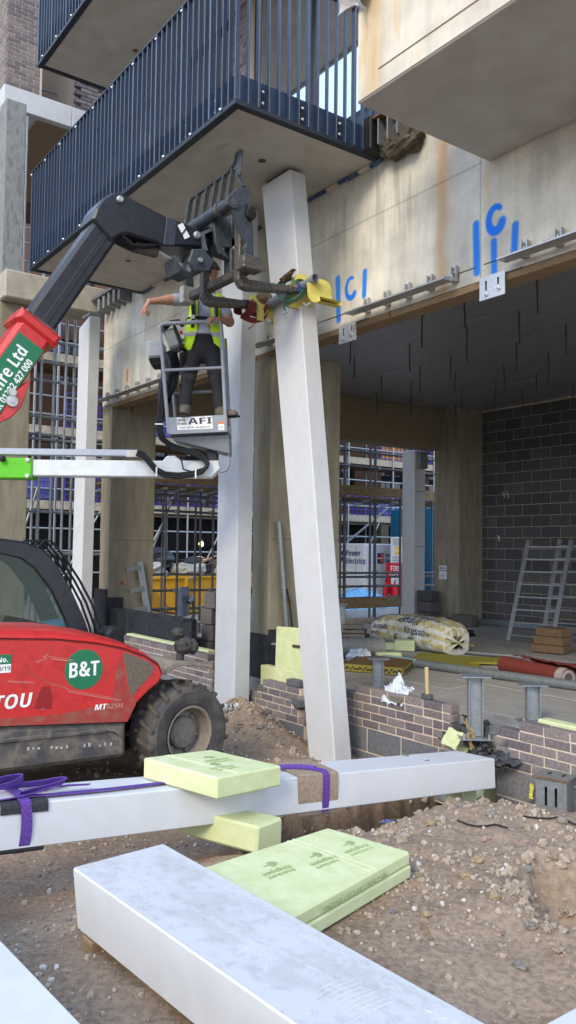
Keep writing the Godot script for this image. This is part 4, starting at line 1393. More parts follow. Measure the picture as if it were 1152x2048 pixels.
func far_building() -> void:
	var r := RandomNumberGenerator.new()
	r.seed = 150
	var t := thing("far_building", "brown brick building under scaffold across the yard", "building", Vector3(-24, 0, -12))
	var fb := mat("far brick", [rgb(96, 72, 60), rgb(122, 94, 78), rgb(108, 82, 68)], 0.35, 0.9, 0.3, {"stretch": Vector3(1, 2.6, 1), "freq": 0.04})
	# the storeys above the open ground floor, with real window openings
	var wins := []
	var lo := [2.9, 5.75, 8.6, 11.45]
	for k in 4:
		var y0: float = lo[k]
		for q in [[y0, y0 + 0.75], [y0 + 2.15, y0 + 2.85]]:
			var m := Mb.new()
			m.span(Vector3(-24.3, q[0], -42), Vector3(-23.8, q[1], 10))
			part("brick_band", m, fb, t)
		var z := 9.0
		while z > -41:
			var m := Mb.new()
			m.span(Vector3(-24.3, y0 + 0.751, z), Vector3(-23.801, y0 + 2.149, z - 1.35))
			part("brick_pier", m, fb, t)
			m = Mb.new()
			m.span(Vector3(-24.0, y0 + 0.76, z - 1.36), Vector3(-23.93, y0 + 2.14, z - 1.43))
			m.span(Vector3(-24.0, y0 + 0.76, z - 2.00), Vector3(-23.93, y0 + 2.14, z - 2.06))
			m.span(Vector3(-24.0, y0 + 0.76, z - 2.60), Vector3(-23.93, y0 + 2.14, z - 2.67))
			m.span(Vector3(-24.0, y0 + 0.752, z - 1.431), Vector3(-23.932, y0 + 0.82, z - 2.599))
			m.span(Vector3(-24.0, y0 + 2.08, z - 1.431), Vector3(-23.932, y0 + 2.148, z - 2.599))
			var w := part("window", m, mats["window frame"], t)
			m = Mb.new()
			m.span(Vector3(-23.98, y0 + 0.821, z - 1.431), Vector3(-23.96, y0 + 2.079, z - 2.599))
			part("pane", m, plain("dark glass", rgb(46, 54, 62), 0.06, 0.3), w)
			z -= 2.68
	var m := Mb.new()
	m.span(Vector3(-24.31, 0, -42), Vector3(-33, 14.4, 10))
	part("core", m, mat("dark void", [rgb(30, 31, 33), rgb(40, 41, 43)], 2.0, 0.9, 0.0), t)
	m = Mb.new()
	m.span(Vector3(-24.4, 2.62, -42), Vector3(-23.7, 2.89, 10))
	part("floor_edge", m, CONC, t)
	for i in 9:
		m = Mb.new()
		m.span(Vector3(-24.0, 0, 4.2 - i * 5.2), Vector3(-23.75, 2.61, 3.8 - i * 5.2))
		part("column", m, PIER, t)
	m = Mb.new()
	m.span(Vector3(-24.3, 0.0, -1.0), Vector3(-23.81, 2.61, -4.3))
	m.span(Vector3(-24.3, 0.0, -6.2), Vector3(-23.81, 2.61, -7.1))
	part("ground_wall", m, fb, t)
	# the scaffold along its face
	var s := thing("scaffold", "far scaffold with blue debris panels and plank decks along the brick building across the yard", "scaffold", Vector3(-22, 0, -12), "scaffolds beside the building")
	var deck := mats["scaffold board"] as StandardMaterial3D
	for k in 4:
		var y := 2.62 + k * 2.02
		m = Mb.new()
		m.span(Vector3(-23.3, y, -40), Vector3(-21.6, y + 0.04, 9), 0.0)
		part("deck", m, deck, s)
		m = Mb.new()
		m.span(Vector3(-21.58, y + 0.0, -40), Vector3(-21.54, y + 0.23, 9), 0.004)
		part("toe_board", m, mats["pale board"], s)
		for yy in [0.55, 1.05, 1.45]:
			pole(s, "guard_rail", Vector3(-21.52, y + yy, 9), Vector3(-21.52, y + yy, -40))
		for i in 20:
			# a debris panel: frame and wires
			if (i * 7 + k * 3) % 5 == 0 or k == 3:
				continue
			var z := 8.0 - i * 2.3
			var pm := Mb.new()
			for w in 12:
				pm.bar(Vector3(-21.56, y + 0.25, z - w * 0.19), Vector3(-21.56, y + 1.20, z - w * 0.19), 0.022, 0.022)
			for w in 7:
				pm.bar(Vector3(-21.56, y + 0.27 + w * 0.155, z), Vector3(-21.56, y + 0.27 + w * 0.155, z - 2.1), 0.022, 0.022)
			part("mesh_panel", pm, BLUE_MESH, s)
			if (i + k) % 3 == 0:
				pm = Mb.new()
				pm.span(Vector3(-21.62, y + 0.3, z - 0.1), Vector3(-21.615, y + 1.15, z - 2.0))
				part("debris_sheet", pm, mat("lavender sheet", [rgb(104, 108, 176), rgb(130, 134, 196)], 0.7, 0.7, 0.1), s)
			elif (i + k) % 4 == 1:
				pm = Mb.new()
				pm.span(Vector3(-21.64, y + 0.25, z - 0.2), Vector3(-21.60, y + 0.75, z - 1.6), 0.003)
				part("stacked_board", pm, mat("orange ply", [rgb(190, 126, 54), rgb(206, 146, 70)], 0.7, 0.8, 0.05), s)
	var z2 := 7.0
	while z2 > -40:
		pole(s, "standard", Vector3(-21.5, 0, z2), Vector3(-21.5, 9.8, z2), 0.028)
		pole(s, "standard", Vector3(-23.2, 0, z2 - 0.2), Vector3(-23.2, 9.8, z2 - 0.2), 0.028)
		pole(s, "brace", Vector3(-21.46, 0.1, z2), Vector3(-21.46, 2.6, z2 - 1.4))
		z2 -= 2.1
	for y in [0.9, 1.5, 2.1]:
		pole(s, "guard_rail", Vector3(-21.52, y, 9), Vector3(-21.52, y, -40))
	# a strip of the neighbouring scaffold at first-floor level over the left wing
	var u := thing("scaffold", "scaffold rails in front of dark brick under the upper balcony at the top left", "scaffold", Vector3(-16, 9.3, -7), "scaffolds beside the building")
	for y in [9.75, 10.1, 10.4]:
		pole(u, "guard_rail", Vector3(-15.2, y, -4.4), Vector3(-15.2, y, -9.0))
	for z in [-5.0, -5.6, -6.1, -6.8]:
		pole(u, "standard", Vector3(-15.25, 9.28, z), Vector3(-15.25, 10.6, z))
	m = Mb.new()
	m.span(Vector3(-17, 9.9, -4.9), Vector3(-15.6, 10.05, -9), 0.01)
	part("deck", m, deck, u)
	m = Mb.new()
	m.span(Vector3(-18.4, 9.0, -4.6), Vector3(-17.2, 13, -9.5))
	part("backing_wall", m, fb, u)

# ---------------------------------------------------------------- white precast columns
func columns() -> void:
	var t := thing("white_column", "leaning white precast column held by the telehandler forks in the middle of the photo", "column", Vector3(-5.9, -0.3, -4.8), "white precast columns")
	var m := Mb.new()
	# bottom x, top x (the ends are cut level, so the shaft rakes and widens upwards)
	m.hexa([Vector3(-6.085, -0.36, -4.90), Vector3(-5.695, -0.36, -4.90), Vector3(-7.02, 5.44, -4.90), Vector3(-6.515, 5.44, -4.90), Vector3(-6.085, -0.36, -4.70), Vector3(-5.695, -0.36, -4.70), Vector3(-7.02, 5.44, -4.70), Vector3(-6.515, 5.44, -4.70)], 0.009)
	part("shaft", m, W, t)
	m = Mb.new()
	m.box(Vector3(-6.765, 5.452, -4.80), Vector3(0.42, 0.022, 0.15), 0.003)
	part("bearing_pad", m, BLACK, t)
	t = thing("white_column", "upright white precast column behind the worker in the basket", "column", Vector3(-7.85, -0.3, -4.95), "white precast columns")
	m = Mb.new()
	m.hexa([Vector3(-8.07, -0.40, -5.05), Vector3(-7.64, -0.40, -5.05), Vector3(-8.05, 5.47, -5.05), Vector3(-7.60, 5.47, -5.05), Vector3(-8.07, -0.40, -4.85), Vector3(-7.64, -0.40, -4.85), Vector3(-8.05, 5.47, -4.85), Vector3(-7.60, 5.47, -4.85)], 0.009)
	part("shaft", m, W, t)
	t = thing("white_column", "upright white precast column at the left end of the facade beam", "column", Vector3(-12.0, -0.3, -4.8), "white precast columns")
	m = Mb.new()
	m.hexa([Vector3(-12.13, -0.4, -4.88), Vector3(-11.75, -0.4, -4.88), Vector3(-12.07, 5.02, -4.88), Vector3(-11.66, 5.13, -4.88), Vector3(-12.13, -0.4, -4.70), Vector3(-11.75, -0.4, -4.70), Vector3(-12.07, 5.00, -4.70), Vector3(-11.66, 5.11, -4.70)], 0.009)
	part("shaft", m, W, t)
	m = Mb.new()
	m.span(Vector3(-12.0, 5.14, -4.95), Vector3(-11.72, 5.18, -4.72), 0.004)
	part("bearing_pad", m, STEEL, t)
	m = Mb.new()
	m.lathe([Vector2(0, 0.004), Vector2(0.014, 0.004), Vector2(0.016, 0)], 10, Transform3D(Basis(Vector3.BACK, -PI / 2), Vector3(-11.685, 3.95, -4.80)))
	part("socket", m, BLACK, t)

# ---------------------------------------------------------------- telehandler
func v2(a: Array) -> Array:
	var o := []
	for i in range(0, a.size(), 2):
		o.append(Vector2(a[i], a[i + 1]))
	return o

func wheel(t: Node3D, c: Vector3, side: float) -> void:   # side +1: the outer face looks to +x
	var w := Node3D.new()
	put(w, "wheel", t)
	w.position = c - t.position
	w.rotation = Vector3(0, 0.16 if c.z < -2.0 else 0.0, 0)
	var rubber := mat("muddy rubber", [rgb(70, 69, 70), rgb(84, 81, 79), rgb(106, 98, 90)], 1.1, 0.85, 0.15)
	var tread := mat("tread rubber", [rgb(72, 67, 63), rgb(96, 88, 79), rgb(80, 74, 68)], 0.9, 0.9, 0.2)
	var rimm := mat("muddy rim", [rgb(122, 114, 104), rgb(142, 133, 121), rgb(132, 123, 112)], 0.8, 0.75, 0.1)
	var ax := Transform3D(Basis(Vector3.BACK, -PI / 2 * side), Vector3.ZERO)   # local y of the lathe points outwards
	var m := Mb.new()
	m.lathe([Vector2(0.205, -0.16), Vector2(0.30, -0.175), Vector2(0.37, -0.165), Vector2(0.385, -0.13), Vector2(0.385, 0.13), Vector2(0.372, 0.16), Vector2(0.355, 0.170), Vector2(0.35, 0.176), Vector2(0.335, 0.177), Vector2(0.29, 0.174), Vector2(0.25, 0.163), Vector2(0.225, 0.145), Vector2(0.212, 0.12)], 48, ax)
	lpart("tyre", m, rubber, w)
	m = Mb.new()
	for i in 18:
		for s in [-1.0, 1.0]:
			var a: float = TAU * (i + (0.5 if s > 0 else 0.0)) / 18.0
			var k := []
			for q in 8:
				var hi := 0.0 if q & 2 == 0 else 1.0
				var across: float = 0.015 if q & 1 == 0 else 0.168
				var lead := 0.16 * (across / 0.168)
				var wid := (-0.055 if q & 4 == 0 else 0.055) * (1.0 - 0.2 * hi)
				var ang := a + lead + wid
				var rad := 0.375 + 0.048 * hi - (0.020 if q & 1 else 0.0)
				k.append(Vector3(across * s * side, cos(ang) * rad, sin(ang) * rad))
			m.hexa(k, 0.006)
	lpart("tread", m, tread, w)
	m = Mb.new()
	m.lathe([Vector2(0.222, 0.150), Vector2(0.228, 0.158), Vector2(0.215, 0.160), Vector2(0.205, 0.150), Vector2(0.196, 0.09), Vector2(0.182, 0.065), Vector2(0.17, 0.03), Vector2(0.115, 0.022), Vector2(0.115, -0.1), Vector2(0.2, -0.15)], 40, ax)
	lpart("rim", m, rimm, w)
	m = Mb.new()
	m.lathe([Vector2(0.132, 0.024), Vector2(0.128, 0.07), Vector2(0.112, 0.086), Vector2(0.06, 0.096), Vector2(0.0, 0.098)], 32, ax)
	lpart("hub", m, mat("muddy hub", [rgb(112, 107, 101), rgb(132, 126, 118)], 0.4, 0.7, 0.08), w)
	for i in 6:
		var a := TAU * i / 6.0 + 0.3
		m = Mb.new()
		m.lathe([Vector2(0.019, 0.0), Vector2(0.019, 0.022), Vector2(0.012, 0.03), Vector2(0, 0.032)], 6, ax.translated(Vector3(0.028 * side, cos(a) * 0.152, sin(a) * 0.152)))
		lpart("wheel_nut", m, rimm, w)

func telehandler() -> void:
	var t := thing("telehandler", "red telehandler with raised black boom, muddy wheel and dark cab at the left edge", "telehandler", Vector3(-6.7, -0.31, -2.2))
	var red := mat("red paint", [rgb(176, 30, 30), rgb(196, 40, 38), rgb(186, 36, 34)], 1.0, 0.38, 0.0, {"spec": 0.5, "coat": 0.35, "speck": false})
	var dust := mat("dusty red", [rgb(150, 84, 74), rgb(164, 62, 56), rgb(152, 96, 84)], 1.4, 0.75, 0.03)
	var skirtm := mat("dusty black", [rgb(78, 78, 80), rgb(104, 99, 94), rgb(124, 116, 106), rgb(90, 87, 85)], 1.8, 0.8, 0.1)
	var boomk := mat("black boom", [rgb(26, 29, 36), rgb(36, 40, 48), rgb(32, 35, 42)], 0.8, 0.38, 0.02, {"spec": 0.5})
	var grease := mat("greasy steel", [rgb(70, 68, 66), rgb(110, 106, 100), rgb(88, 84, 78)], 0.3, 0.55, 0.1, {"metal": 0.3})
	var m := Mb.new()
	# chassis
	m.hexa(box8(Vector3(-7.25, -0.05, -3.55), Vector3(-6.15, 0.40, -0.3)), 0.04)
	part("chassis", m, BLACK, t)
	# engine cover: flat flank, rounded top and nose
	var S := v2([-0.2, 0.90, -1.0, 0.955, -1.743, 0.956, -2.136, 0.931, -2.45, 0.885, -2.667, 0.834, -2.857, 0.761, -2.98, 0.683, -3.012, 0.602])
	var R := v2([-0.2, 0.98, -1.0, 1.035, -1.743, 1.030, -2.136, 1.008, -2.45, 0.950, -2.667, 0.886, -2.857, 0.806, -2.975, 0.715, -2.995, 0.602])
	var side := S.duplicate()
	side.append_array(v2([-2.983, 0.546, -2.906, 0.495, -2.802, 0.409, -2.75, 0.319, -2.722, 0.268, -1.76, 0.345, -0.2, 0.36]))
	m = Mb.new()
	m.prism(side, -6.44, -5.80, ZY, 0.012)
	var bonnet := part("bonnet", m, red, t)
	var rows := []
	for q in [[-5.801, 0.0], [-5.808, 0.22], [-5.83, 0.46], [-5.88, 0.74], [-5.96, 0.92], [-6.08, 1.0], [-6.30, 1.0], [-6.42, 0.85], [-6.45, 0.3]]:
		var row := []
		for i in S.size():
			var p: Vector2 = S[i].lerp(R[i], q[1])
			row.append(Vector3(q[0], p.y + 0.004, p.x))
		rows.append(row)
	m = Mb.new()
	m.grid(rows, Vector3(-6.1, 0.4, -1.5))
	part("bonnet_top", m, red, bonnet)
	# crease, grille pocket, handle recess
	m = Mb.new()
	for i in range(1, S.size() - 2):
		m.bar(Vector3(-5.800, S[i].y - 0.006, S[i].x), Vector3(-5.800, S[i + 1].y - 0.006, S[i + 1].x), 0.006, 0.008)
	part("shut_line", m, plain("dark red seam", rgb(96, 16, 18), 0.6), bonnet)
	m = Mb.new()
	m.prism(v2([-2.672, 0.805, -2.80, 0.757, -2.905, 0.706, -2.946, 0.660, -2.920, 0.618, -2.83, 0.535, -2.752, 0.452, -2.715, 0.56]), -5.803, -5.797, ZY, 0.002)
	part("mesh_grille", m, mat("grille mesh", [rgb(104, 92, 80), rgb(122, 110, 96)], 0.2, 0.9, 0.1), bonnet)
	m = Mb.new()
	m.prism(v2([-2.043, 0.60, -2.108, 0.590, -2.126, 0.50, -2.122, 0.432, -1.996, 0.448, -2.012, 0.52]), -5.802, -5.796, ZY, 0.002)
	var rec := part("handle_recess", m, plain("deep red", rgb(140, 18, 20), 0.45), bonnet)
	m = Mb.new()
	m.lathe([Vector2(0, 0.006), Vector2(0.016, 0.006), Vector2(0.02, 0.0)], 12, Transform3D(Basis(Vector3.BACK, -PI / 2), Vector3(-5.803, 0.447, -2.06)))
	part("latch", m, STEEL, rec)
	# mud film along the bottom of the flank and behind the arch
	m = Mb.new()
	m.prism(v2([-1.0, 0.36, -1.75, 0.349, -2.722, 0.272, -2.748, 0.322, -2.79, 0.40, -2.70, 0.47, -2.55, 0.42, -2.2, 0.385, -1.75, 0.40, -1.0, 0.41]), -5.799, -5.7985, ZY)
	part("mud_film", m, dust, bonnet)
	m = Mb.new()
	m.prism(v2([-2.60, 0.47, -2.79, 0.405, -2.70, 0.56, -2.665, 0.78, -2.62, 0.70]), -5.799, -5.7982, ZY)
	part("mud_film", m, dust, bonnet)
	m = Mb.new()
	var r := RandomNumberGenerator.new()
	r.seed = 17
	var scr := [[-1.92, 0.725, -2.14, 0.60], [-2.14, 0.60, -2.24, 0.56], [-2.0, 0.775, -2.10, 0.80], [-2.10, 0.80, -2.28, 0.765], [-2.06, 0.80, -2.11, 0.845], [-1.8, 0.66, -2.0, 0.63], [-2.24, 0.55, -2.66, 0.44]]
	for q in scr:
		for k in 3:
			var j := r.randf_range(-0.012, 0.012)
			m.bar(Vector3(-5.799, q[1] + j, q[0] + j), Vector3(-5.799, q[3] + j * 0.4, q[2] - j), 0.0025, 0.0022)
	part("scratch", m, mat("scratch", [rgb(206, 130, 118), rgb(216, 160, 148)], 0.2, 0.8, 0.0), bonnet)
	# decals
	var white := plain("decal white", rgb(232, 234, 232), 0.5)
	var green := plain("decal green", rgb(14, 110, 72), 0.45)
	m = Mb.new()
	m.lathe([Vector2(0, 0.002), Vector2(0.147, 0.002), Vector2(0.148, 0.0)], 40, Transform3D(Basis(Vector3.BACK, -PI / 2), Vector3(-5.800, 0.695, -2.363)))
	var disc := part("round_decal", m, green, bonnet)
	letters("B&T", Vector3(-5.797, 0.695, -2.36), Vector3(0, 0.02, -1), Vector3.UP, 0.15, white, disc, true, 0.86)
	var lt := letters("MANITOU", Vector3(-5.797, 0.508, -1.655), Vector3(0, 0.0, -1), Vector3(0, 1, -0.18), 0.138, white, bonnet, true, 1.0)
	letters("MT", Vector3(-5.797, 0.405, -2.50), Vector3(0, -0.02, -1), Vector3(0, 1, -0.2), 0.058, white, bonnet, true, 1.15)
	letters("625H", Vector3(-5.797, 0.402, -2.615), Vector3(0, -0.02, -1), Vector3(0, 1, -0.2), 0.050, mats["scratch"], bonnet, false, 1.15)
	m = Mb.new()
	m.span(Vector3(-5.7995, 0.775, -1.62), Vector3(-5.797, 0.842, -1.825), 0.001)
	var pl := part("plate_decal", m, green, bonnet)
	letters("T No.", Vector3(-5.796, 0.806, -1.745), Vector3(0, 0, -1), Vector3.UP, 0.048, white, pl)
	m = Mb.new()
	m.span(Vector3(-5.7995, 0.715, -1.62), Vector3(-5.797, 0.774, -1.824), 0.001)
	part("white_label", m, white, pl)
	letters("08/19", Vector3(-5.796, 0.745, -1.765), Vector3(0, 0, -1), Vector3.UP, 0.042, plain("ink", rgb(40, 44, 56)), pl, false)
	# lower tank skirt
	m = Mb.new()
	m.prism(v2([-0.2, 0.34, -1.76, 0.335, -2.719, 0.255, -2.722, 0.02, -2.69, 0.0, -1.78, 0.02, -0.2, 0.06]), -6.42, -5.815, ZY, 0.03)
	var sk := part("side_tank", m, skirtm, t)
	m = Mb.new()
	m.bar(Vector3(-5.806, 0.255, -1.2), Vector3(-5.806, 0.225, -2.55), 0.02, 0.03, 0.006)
	m.tube([Vector3(-5.806, 0.232, -2.54), Vector3(-5.803, 0.215, -2.62), Vector3(-5.803, 0.175, -2.67)], 0.014, 6)
	part("edge_lip", m, skirtm, sk)
	var wornp := mat("worn paint", [rgb(170, 170, 166), rgb(200, 200, 196)], 0.1, 0.8, 0.0)
	for i in 16:
		var z := -1.95 - 0.042 * i - r.randf() * 0.012
		if i in [3, 8, 9, 12]:
			continue
		m = Mb.new()
		var yy := 0.150 - 0.055 * (i / 16.0) + r.randf() * 0.008
		m.hexa(box8(Vector3(-5.8145, yy, z), Vector3(-5.811, yy + 0.012 + r.randf() * 0.018, z - 0.006 - r.randf() * 0.016)))
		part("paint_fleck", m, wornp, sk)
	# cab on the far side
	var cab := Node3D.new()
	put(cab, "cab", t)
	cab.position = Vector3(-7.3, 0.9, -2.2) - t.position
	var outer := v2([-0.75, 1.66, -1.5, 1.675, -2.064, 1.655, -2.25, 1.635, -2.42, 1.575, -2.555, 1.44, -2.70, 1.195, -2.82, 0.95, -2.875, 0.80, -2.78, 0.78])
	var inner := v2([-2.70, 0.80, -2.64, 0.96, -2.51, 1.22, -2.36, 1.41, -2.24, 1.50, -2.067, 1.535, -1.5, 1.55, -0.75, 1.54])
	var loop := outer.duplicate()
	loop.append_array(inner)
	for x in [-6.95, -7.62]:
		m = Mb.new()
		m.prism(loop, x - 0.03, x + 0.03, ZY, 0.008)
		lcab("cab_frame", m, boomk, cab)
	m = Mb.new()
	m.prism(v2([-0.75, 1.672, -1.5, 1.69, -2.064, 1.667, -2.25, 1.645, -2.40, 1.588, -2.38, 1.56, -2.2, 1.60, -0.75, 1.62]), -7.62, -6.95, ZY, 0.004)
	lcab("roof", m, boomk, cab)
	m = Mb.new()
	m.prism(v2([-0.75, 0.80, -2.70, 0.80, -2.64, 0.96, -2.51, 1.22, -2.36, 1.41, -2.24, 1.50, -2.067, 1.535, -1.5, 1.55, -0.75, 1.54]), -6.955, -6.950, ZY)
	var cg := plain("cab glass", Color(0.30, 0.40, 0.36, 0.24), 0.03)
	cg.transparency = BaseMaterial3D.TRANSPARENCY_ALPHA
	cg.metallic_specular = 0.9
	lcab("side_window", m, cg, cab)
	m = Mb.new()
	m.prism(v2([-0.75, 0.80, -2.70, 0.80, -2.64, 0.96, -2.51, 1.22, -2.36, 1.41, -2.24, 1.50, -2.067, 1.535, -1.5, 1.55, -0.75, 1.54]), -7.625, -7.620, ZY)
	lcab("side_window", m, cg, cab)
	var fg := []
	for i in outer.size() - 4:
		fg.append([Vector3(-6.985, outer[i + 4].y - 0.02, outer[i + 4].x + 0.02), Vector3(-7.59, outer[i + 4].y - 0.02, outer[i + 4].x + 0.02)])
	m = Mb.new()
	m.grid(fg, Vector3(-7.3, 0.5, -1.5))
	lcab("windscreen", m, cg, cab)
	for i in 5:   # guard bars over the windscreen
		m = Mb.new()
		var x := -7.02 - i * 0.135
		m.tube([Vector3(x, 1.60, -2.42), Vector3(x, 1.655, -2.47), Vector3(x, 1.65, -2.53), Vector3(x, 1.50, -2.66), Vector3(x, 1.30, -2.80), Vector3(x, 1.09, -2.92), Vector3(x, 0.88, -3.005), Vector3(x, 0.79, -3.03)], 0.011, 6)
		lcab("guard_bar", m, BLACK, cab)
	m = Mb.new()
	m.hexa(box8(Vector3(-7.60, 0.30, -2.88), Vector3(-6.98, 0.80, -0.6)), 0.03)
	lcab("cab_base", m, boomk, cab)
	m = Mb.new()
	m.box(Vector3(-7.3, 0.95, -1.55), Vector3(0.46, 0.14, 0.46), 0.05)
	m.box(Vector3(-7.3, 1.25, -1.30), Vector3(0.44, 0.60, 0.12), 0.05, Basis(Vector3.RIGHT, 0.2))
	lcab("seat", m, BLACK, cab)
	m = Mb.new()
	var ring := []
	for i in 21:
		var a := TAU * i / 20.0
		ring.append(Vector3(-7.28 + 0.17 * cos(a), 1.02 + 0.12 * sin(a), -2.02 + 0.10 * sin(a)))
	m.tube(ring, 0.014, 6, false)
	m.tube([Vector3(-7.28, 1.02, -2.02), Vector3(-7.28, 0.80, -2.25)], 0.02, 6)
	lcab("steering_wheel", m, BLACK, cab)
	m = Mb.new()
	m.hexa([Vector3(-7.55, 0.80, -2.72), Vector3(-7.0, 0.80, -2.72), Vector3(-7.55, 0.86, -2.72), Vector3(-7.0, 0.86, -2.72), Vector3(-7.55, 0.80, -2.25), Vector3(-7.0, 0.80, -2.25), Vector3(-7.55, 0.98, -2.30), Vector3(-7.0, 0.98, -2.30)], 0.02)
	lcab("dashboard", m, BLACK, cab)
	m = Mb.new()
	m.hexa([Vector3(-7.35, 0.84, -2.73), Vector3(-6.99, 0.84, -2.73), Vector3(-7.35, 0.94, -2.72), Vector3(-6.99, 0.96, -2.72), Vector3(-7.35, 0.85, -2.42), Vector3(-6.99, 0.85, -2.42), Vector3(-7.35, 0.90, -2.42), Vector3(-6.99, 0.90, -2.42)], 0.004)
	lcab("blue_folder", m, plain("folder blue", rgb(46, 150, 196), 0.5), cab)
	# air intake lump, right front lamp bracket, mirror arm, mudguard flap
	m = Mb.new()
	m.prism(v2([-2.84, 0.76, -2.845, 0.87, -2.89, 0.915, -2.97, 0.918, -3.015, 0.895, -3.03, 0.76]), -6.72, -6.52, ZY, 0.025)
	part("air_intake", m, BLACK, t)
	m = Mb.new()
	m.prism(v2([-3.03, 0.60, -3.10, 0.648, -3.18, 0.686, -3.32, 0.676, -3.53, 0.628, -3.535, 0.596, -3.34, 0.640, -3.20, 0.640, -3.10, 0.585]), -6.32, -5.90, ZY, 0.006)
	var mg := part("mudguard", m, mat("dried mud", [rgb(122, 112, 100), rgb(150, 140, 126)], 0.4, 0.95, 0.2), t)
	m = Mb.new()
	m.tube([Vector3(-6.0, 0.66, -3.27), Vector3(-6.0, 0.74, -3.28)], 0.035, 8)
	m.box(Vector3(-5.98, 0.80, -3.30), Vector3(0.16, 0.14, 0.15), 0.045, Basis(Vector3.RIGHT, 0.2))
	m.box(Vector3(-5.95, 0.79, -3.36), Vector3(0.12, 0.13, 0.10), 0.04)
	m.box(Vector3(-6.0, 0.90, -3.25), Vector3(0.10, 0.09, 0.10), 0.03)
	var hl := part("headlight", m, mat("caked lamp", [rgb(38, 40, 44), rgb(80, 77, 72), rgb(50, 51, 53)], 0.4, 0.7, 0.2), t)
	m = Mb.new()
	m.tube([Vector3(-6.02, 0.92, -3.25), Vector3(-6.02, 0.975, -3.27), Vector3(-6.02, 0.995, -3.32), Vector3(-6.02, 1.00, -3.38), Vector3(-6.02, 1.04, -3.405), Vector3(-6.02, 1.16, -3.40)], 0.011, 6)
	part("mirror_arm", m, BLACK, hl)
	m = Mb.new()
	m.box(Vector3(-6.03, 1.155, -3.315), Vector3(0.17, 0.25, 0.035), 0.014, Basis(Vector3.UP, 2.15))
	m.cyl(Vector3(-6.02, 1.15, -3.36), Vector3(-6.02, 1.19, -3.40), 0.026, 8)
	part("mirror", m, mat("mirror back", [rgb(56, 66, 80), rgb(72, 82, 96)], 0.4, 0.3, 0.0), hl)
	wheel(t, Vector3(-5.96, 0.107, -3.25), 1.0)
	wheel(t, Vector3(-7.36, 0.107, -3.25), -1.0)
	wheel(t, Vector3(-5.96, 0.107, -0.85), 1.0)
	wheel(t, Vector3(-7.36, 0.107, -0.85), -1.0)
	# ---- boom: red outer section, black inner section, goose neck
	var bx0 := -6.84
	var bx1 := -6.50
	var ax := Vector2(-0.515, 0.857)   # (z, y) along the boom
	var up := Vector2(0.857, 0.515)    # towards its upper side
	var base := Vector2(-2.20, 3.40)   # centre of the mouth of the outer section
	var o := base + up * 0.0
	var quad := func(a: Vector2, l0: float, l1: float, h0: float, h1: float) -> Array:
		return [a + ax * l0 + up * h0, a + ax * l1 + up * h0, a + ax * l1 + up * h1, a + ax * l0 + up * h1]
	m = Mb.new()
	m.prism(quad.call(o, -3.1, -0.03, -0.15, 0.15), bx0, bx1, ZY, 0.035)
	var ob := part("outer_boom", m, red, t)
	m = Mb.new()
	m.prism(quad.call(o, -0.075, 0.035, -0.195, 0.19), bx0 - 0.02, bx1 + 0.025, ZY, 0.03)
	part("mouth_collar", m, red, ob)
	m = Mb.new()
	m.prism(quad.call(o, 0.0, 0.06, -0.15, 0.15), bx0 + 0.01, bx1 - 0.01, ZY, 0.01)
	part("wear_pad", m, grease, ob)
	m = Mb.new()
	m.prism([o + ax * -0.55 + up * -0.14, o + ax * -0.42 + up * -0.18, o + ax * -0.66 + up * -0.24, o + ax * -0.78 + up * -0.22, o + ax * -0.92 + up * -0.14], bx0 + 0.03, bx1 + 0.012, ZY, 0.01)
	part("ram_bracket", m, red, ob)
	m = Mb.new()
	m.lathe([Vector2(0, 0.03), Vector2(0.018, 0.03), Vector2(0.02, 0.02), Vector2(0.045, 0.018), Vector2(0.05, 0)], 14, Transform3D(Basis(Vector3.BACK, -PI / 2), Vector3(-6.48, 2.75, -1.985)))
	m.lathe([Vector2(0, 0.03), Vector2(0.03, 0.03), Vector2(0.034, 0)], 12, Transform3D(Basis(Vector3.BACK, -PI / 2), Vector3(-6.485, 2.82, -1.985)))
	part("pivot_pin", m, mat("bright steel", [rgb(170, 172, 172), rgb(196, 198, 198)], 0.2, 0.35, 0.0, {"metal": 0.6}), ob)
	m = Mb.new()
	m.cyl(Vector3(-6.6, 2.72, -1.975), Vector3(-6.6, 1.75, -1.52), 0.03, 14)
	part("lift_ram", m, mats["bright steel"], ob)
	m = Mb.new()
	m.cyl(Vector3(-6.6, 1.80, -1.545), Vector3(-6.6, 0.6, -0.98), 0.06, 14)
	part("ram_body", m, BLACK, ob)
	m = Mb.new()
	m.prism(quad.call(o, -1.6, -0.155, -0.135, 0.105), bx1 - 0.002, bx1 + 0.003, ZY, 0.001)
	var dc := part("green_decal", m, green, ob)
	var rd := Vector3(0, ax.y, ax.x)
	var ud := Vector3(0, up.y, up.x)
	var pc := func(l: float, h: float) -> Vector3:
		var p: Vector2 = o + ax * l + up * h
		return Vector3(bx1 + 0.0045, p.y, p.x)
	letters("Hire Ltd", pc.call(-0.47, 0.005), rd, ud, 0.135, white, dc, true, 0.9)
	letters("Kent 01322 427 000", pc.call(-0.585, -0.095), rd, ud, 0.075, white, dc, true, 0.86)
	m = Mb.new()
	m.prism(quad.call(o, 0.0, 1.30, -0.125, 0.122), bx0 + 0.03, bx1 - 0.03, ZY, 0.03)
	m.bar(Vector3(bx1 - 0.028, (o + ax * 0.03 + up * -0.02).y, (o + ax * 0.03 + up * -0.02).x), Vector3(bx1 - 0.028, (o + ax * 1.20 + up * -0.02).y, (o + ax * 1.20 + up * -0.02).x), 0.012, 0.05, 0.003)
	var ib := part("inner_boom", m, boomk, t)
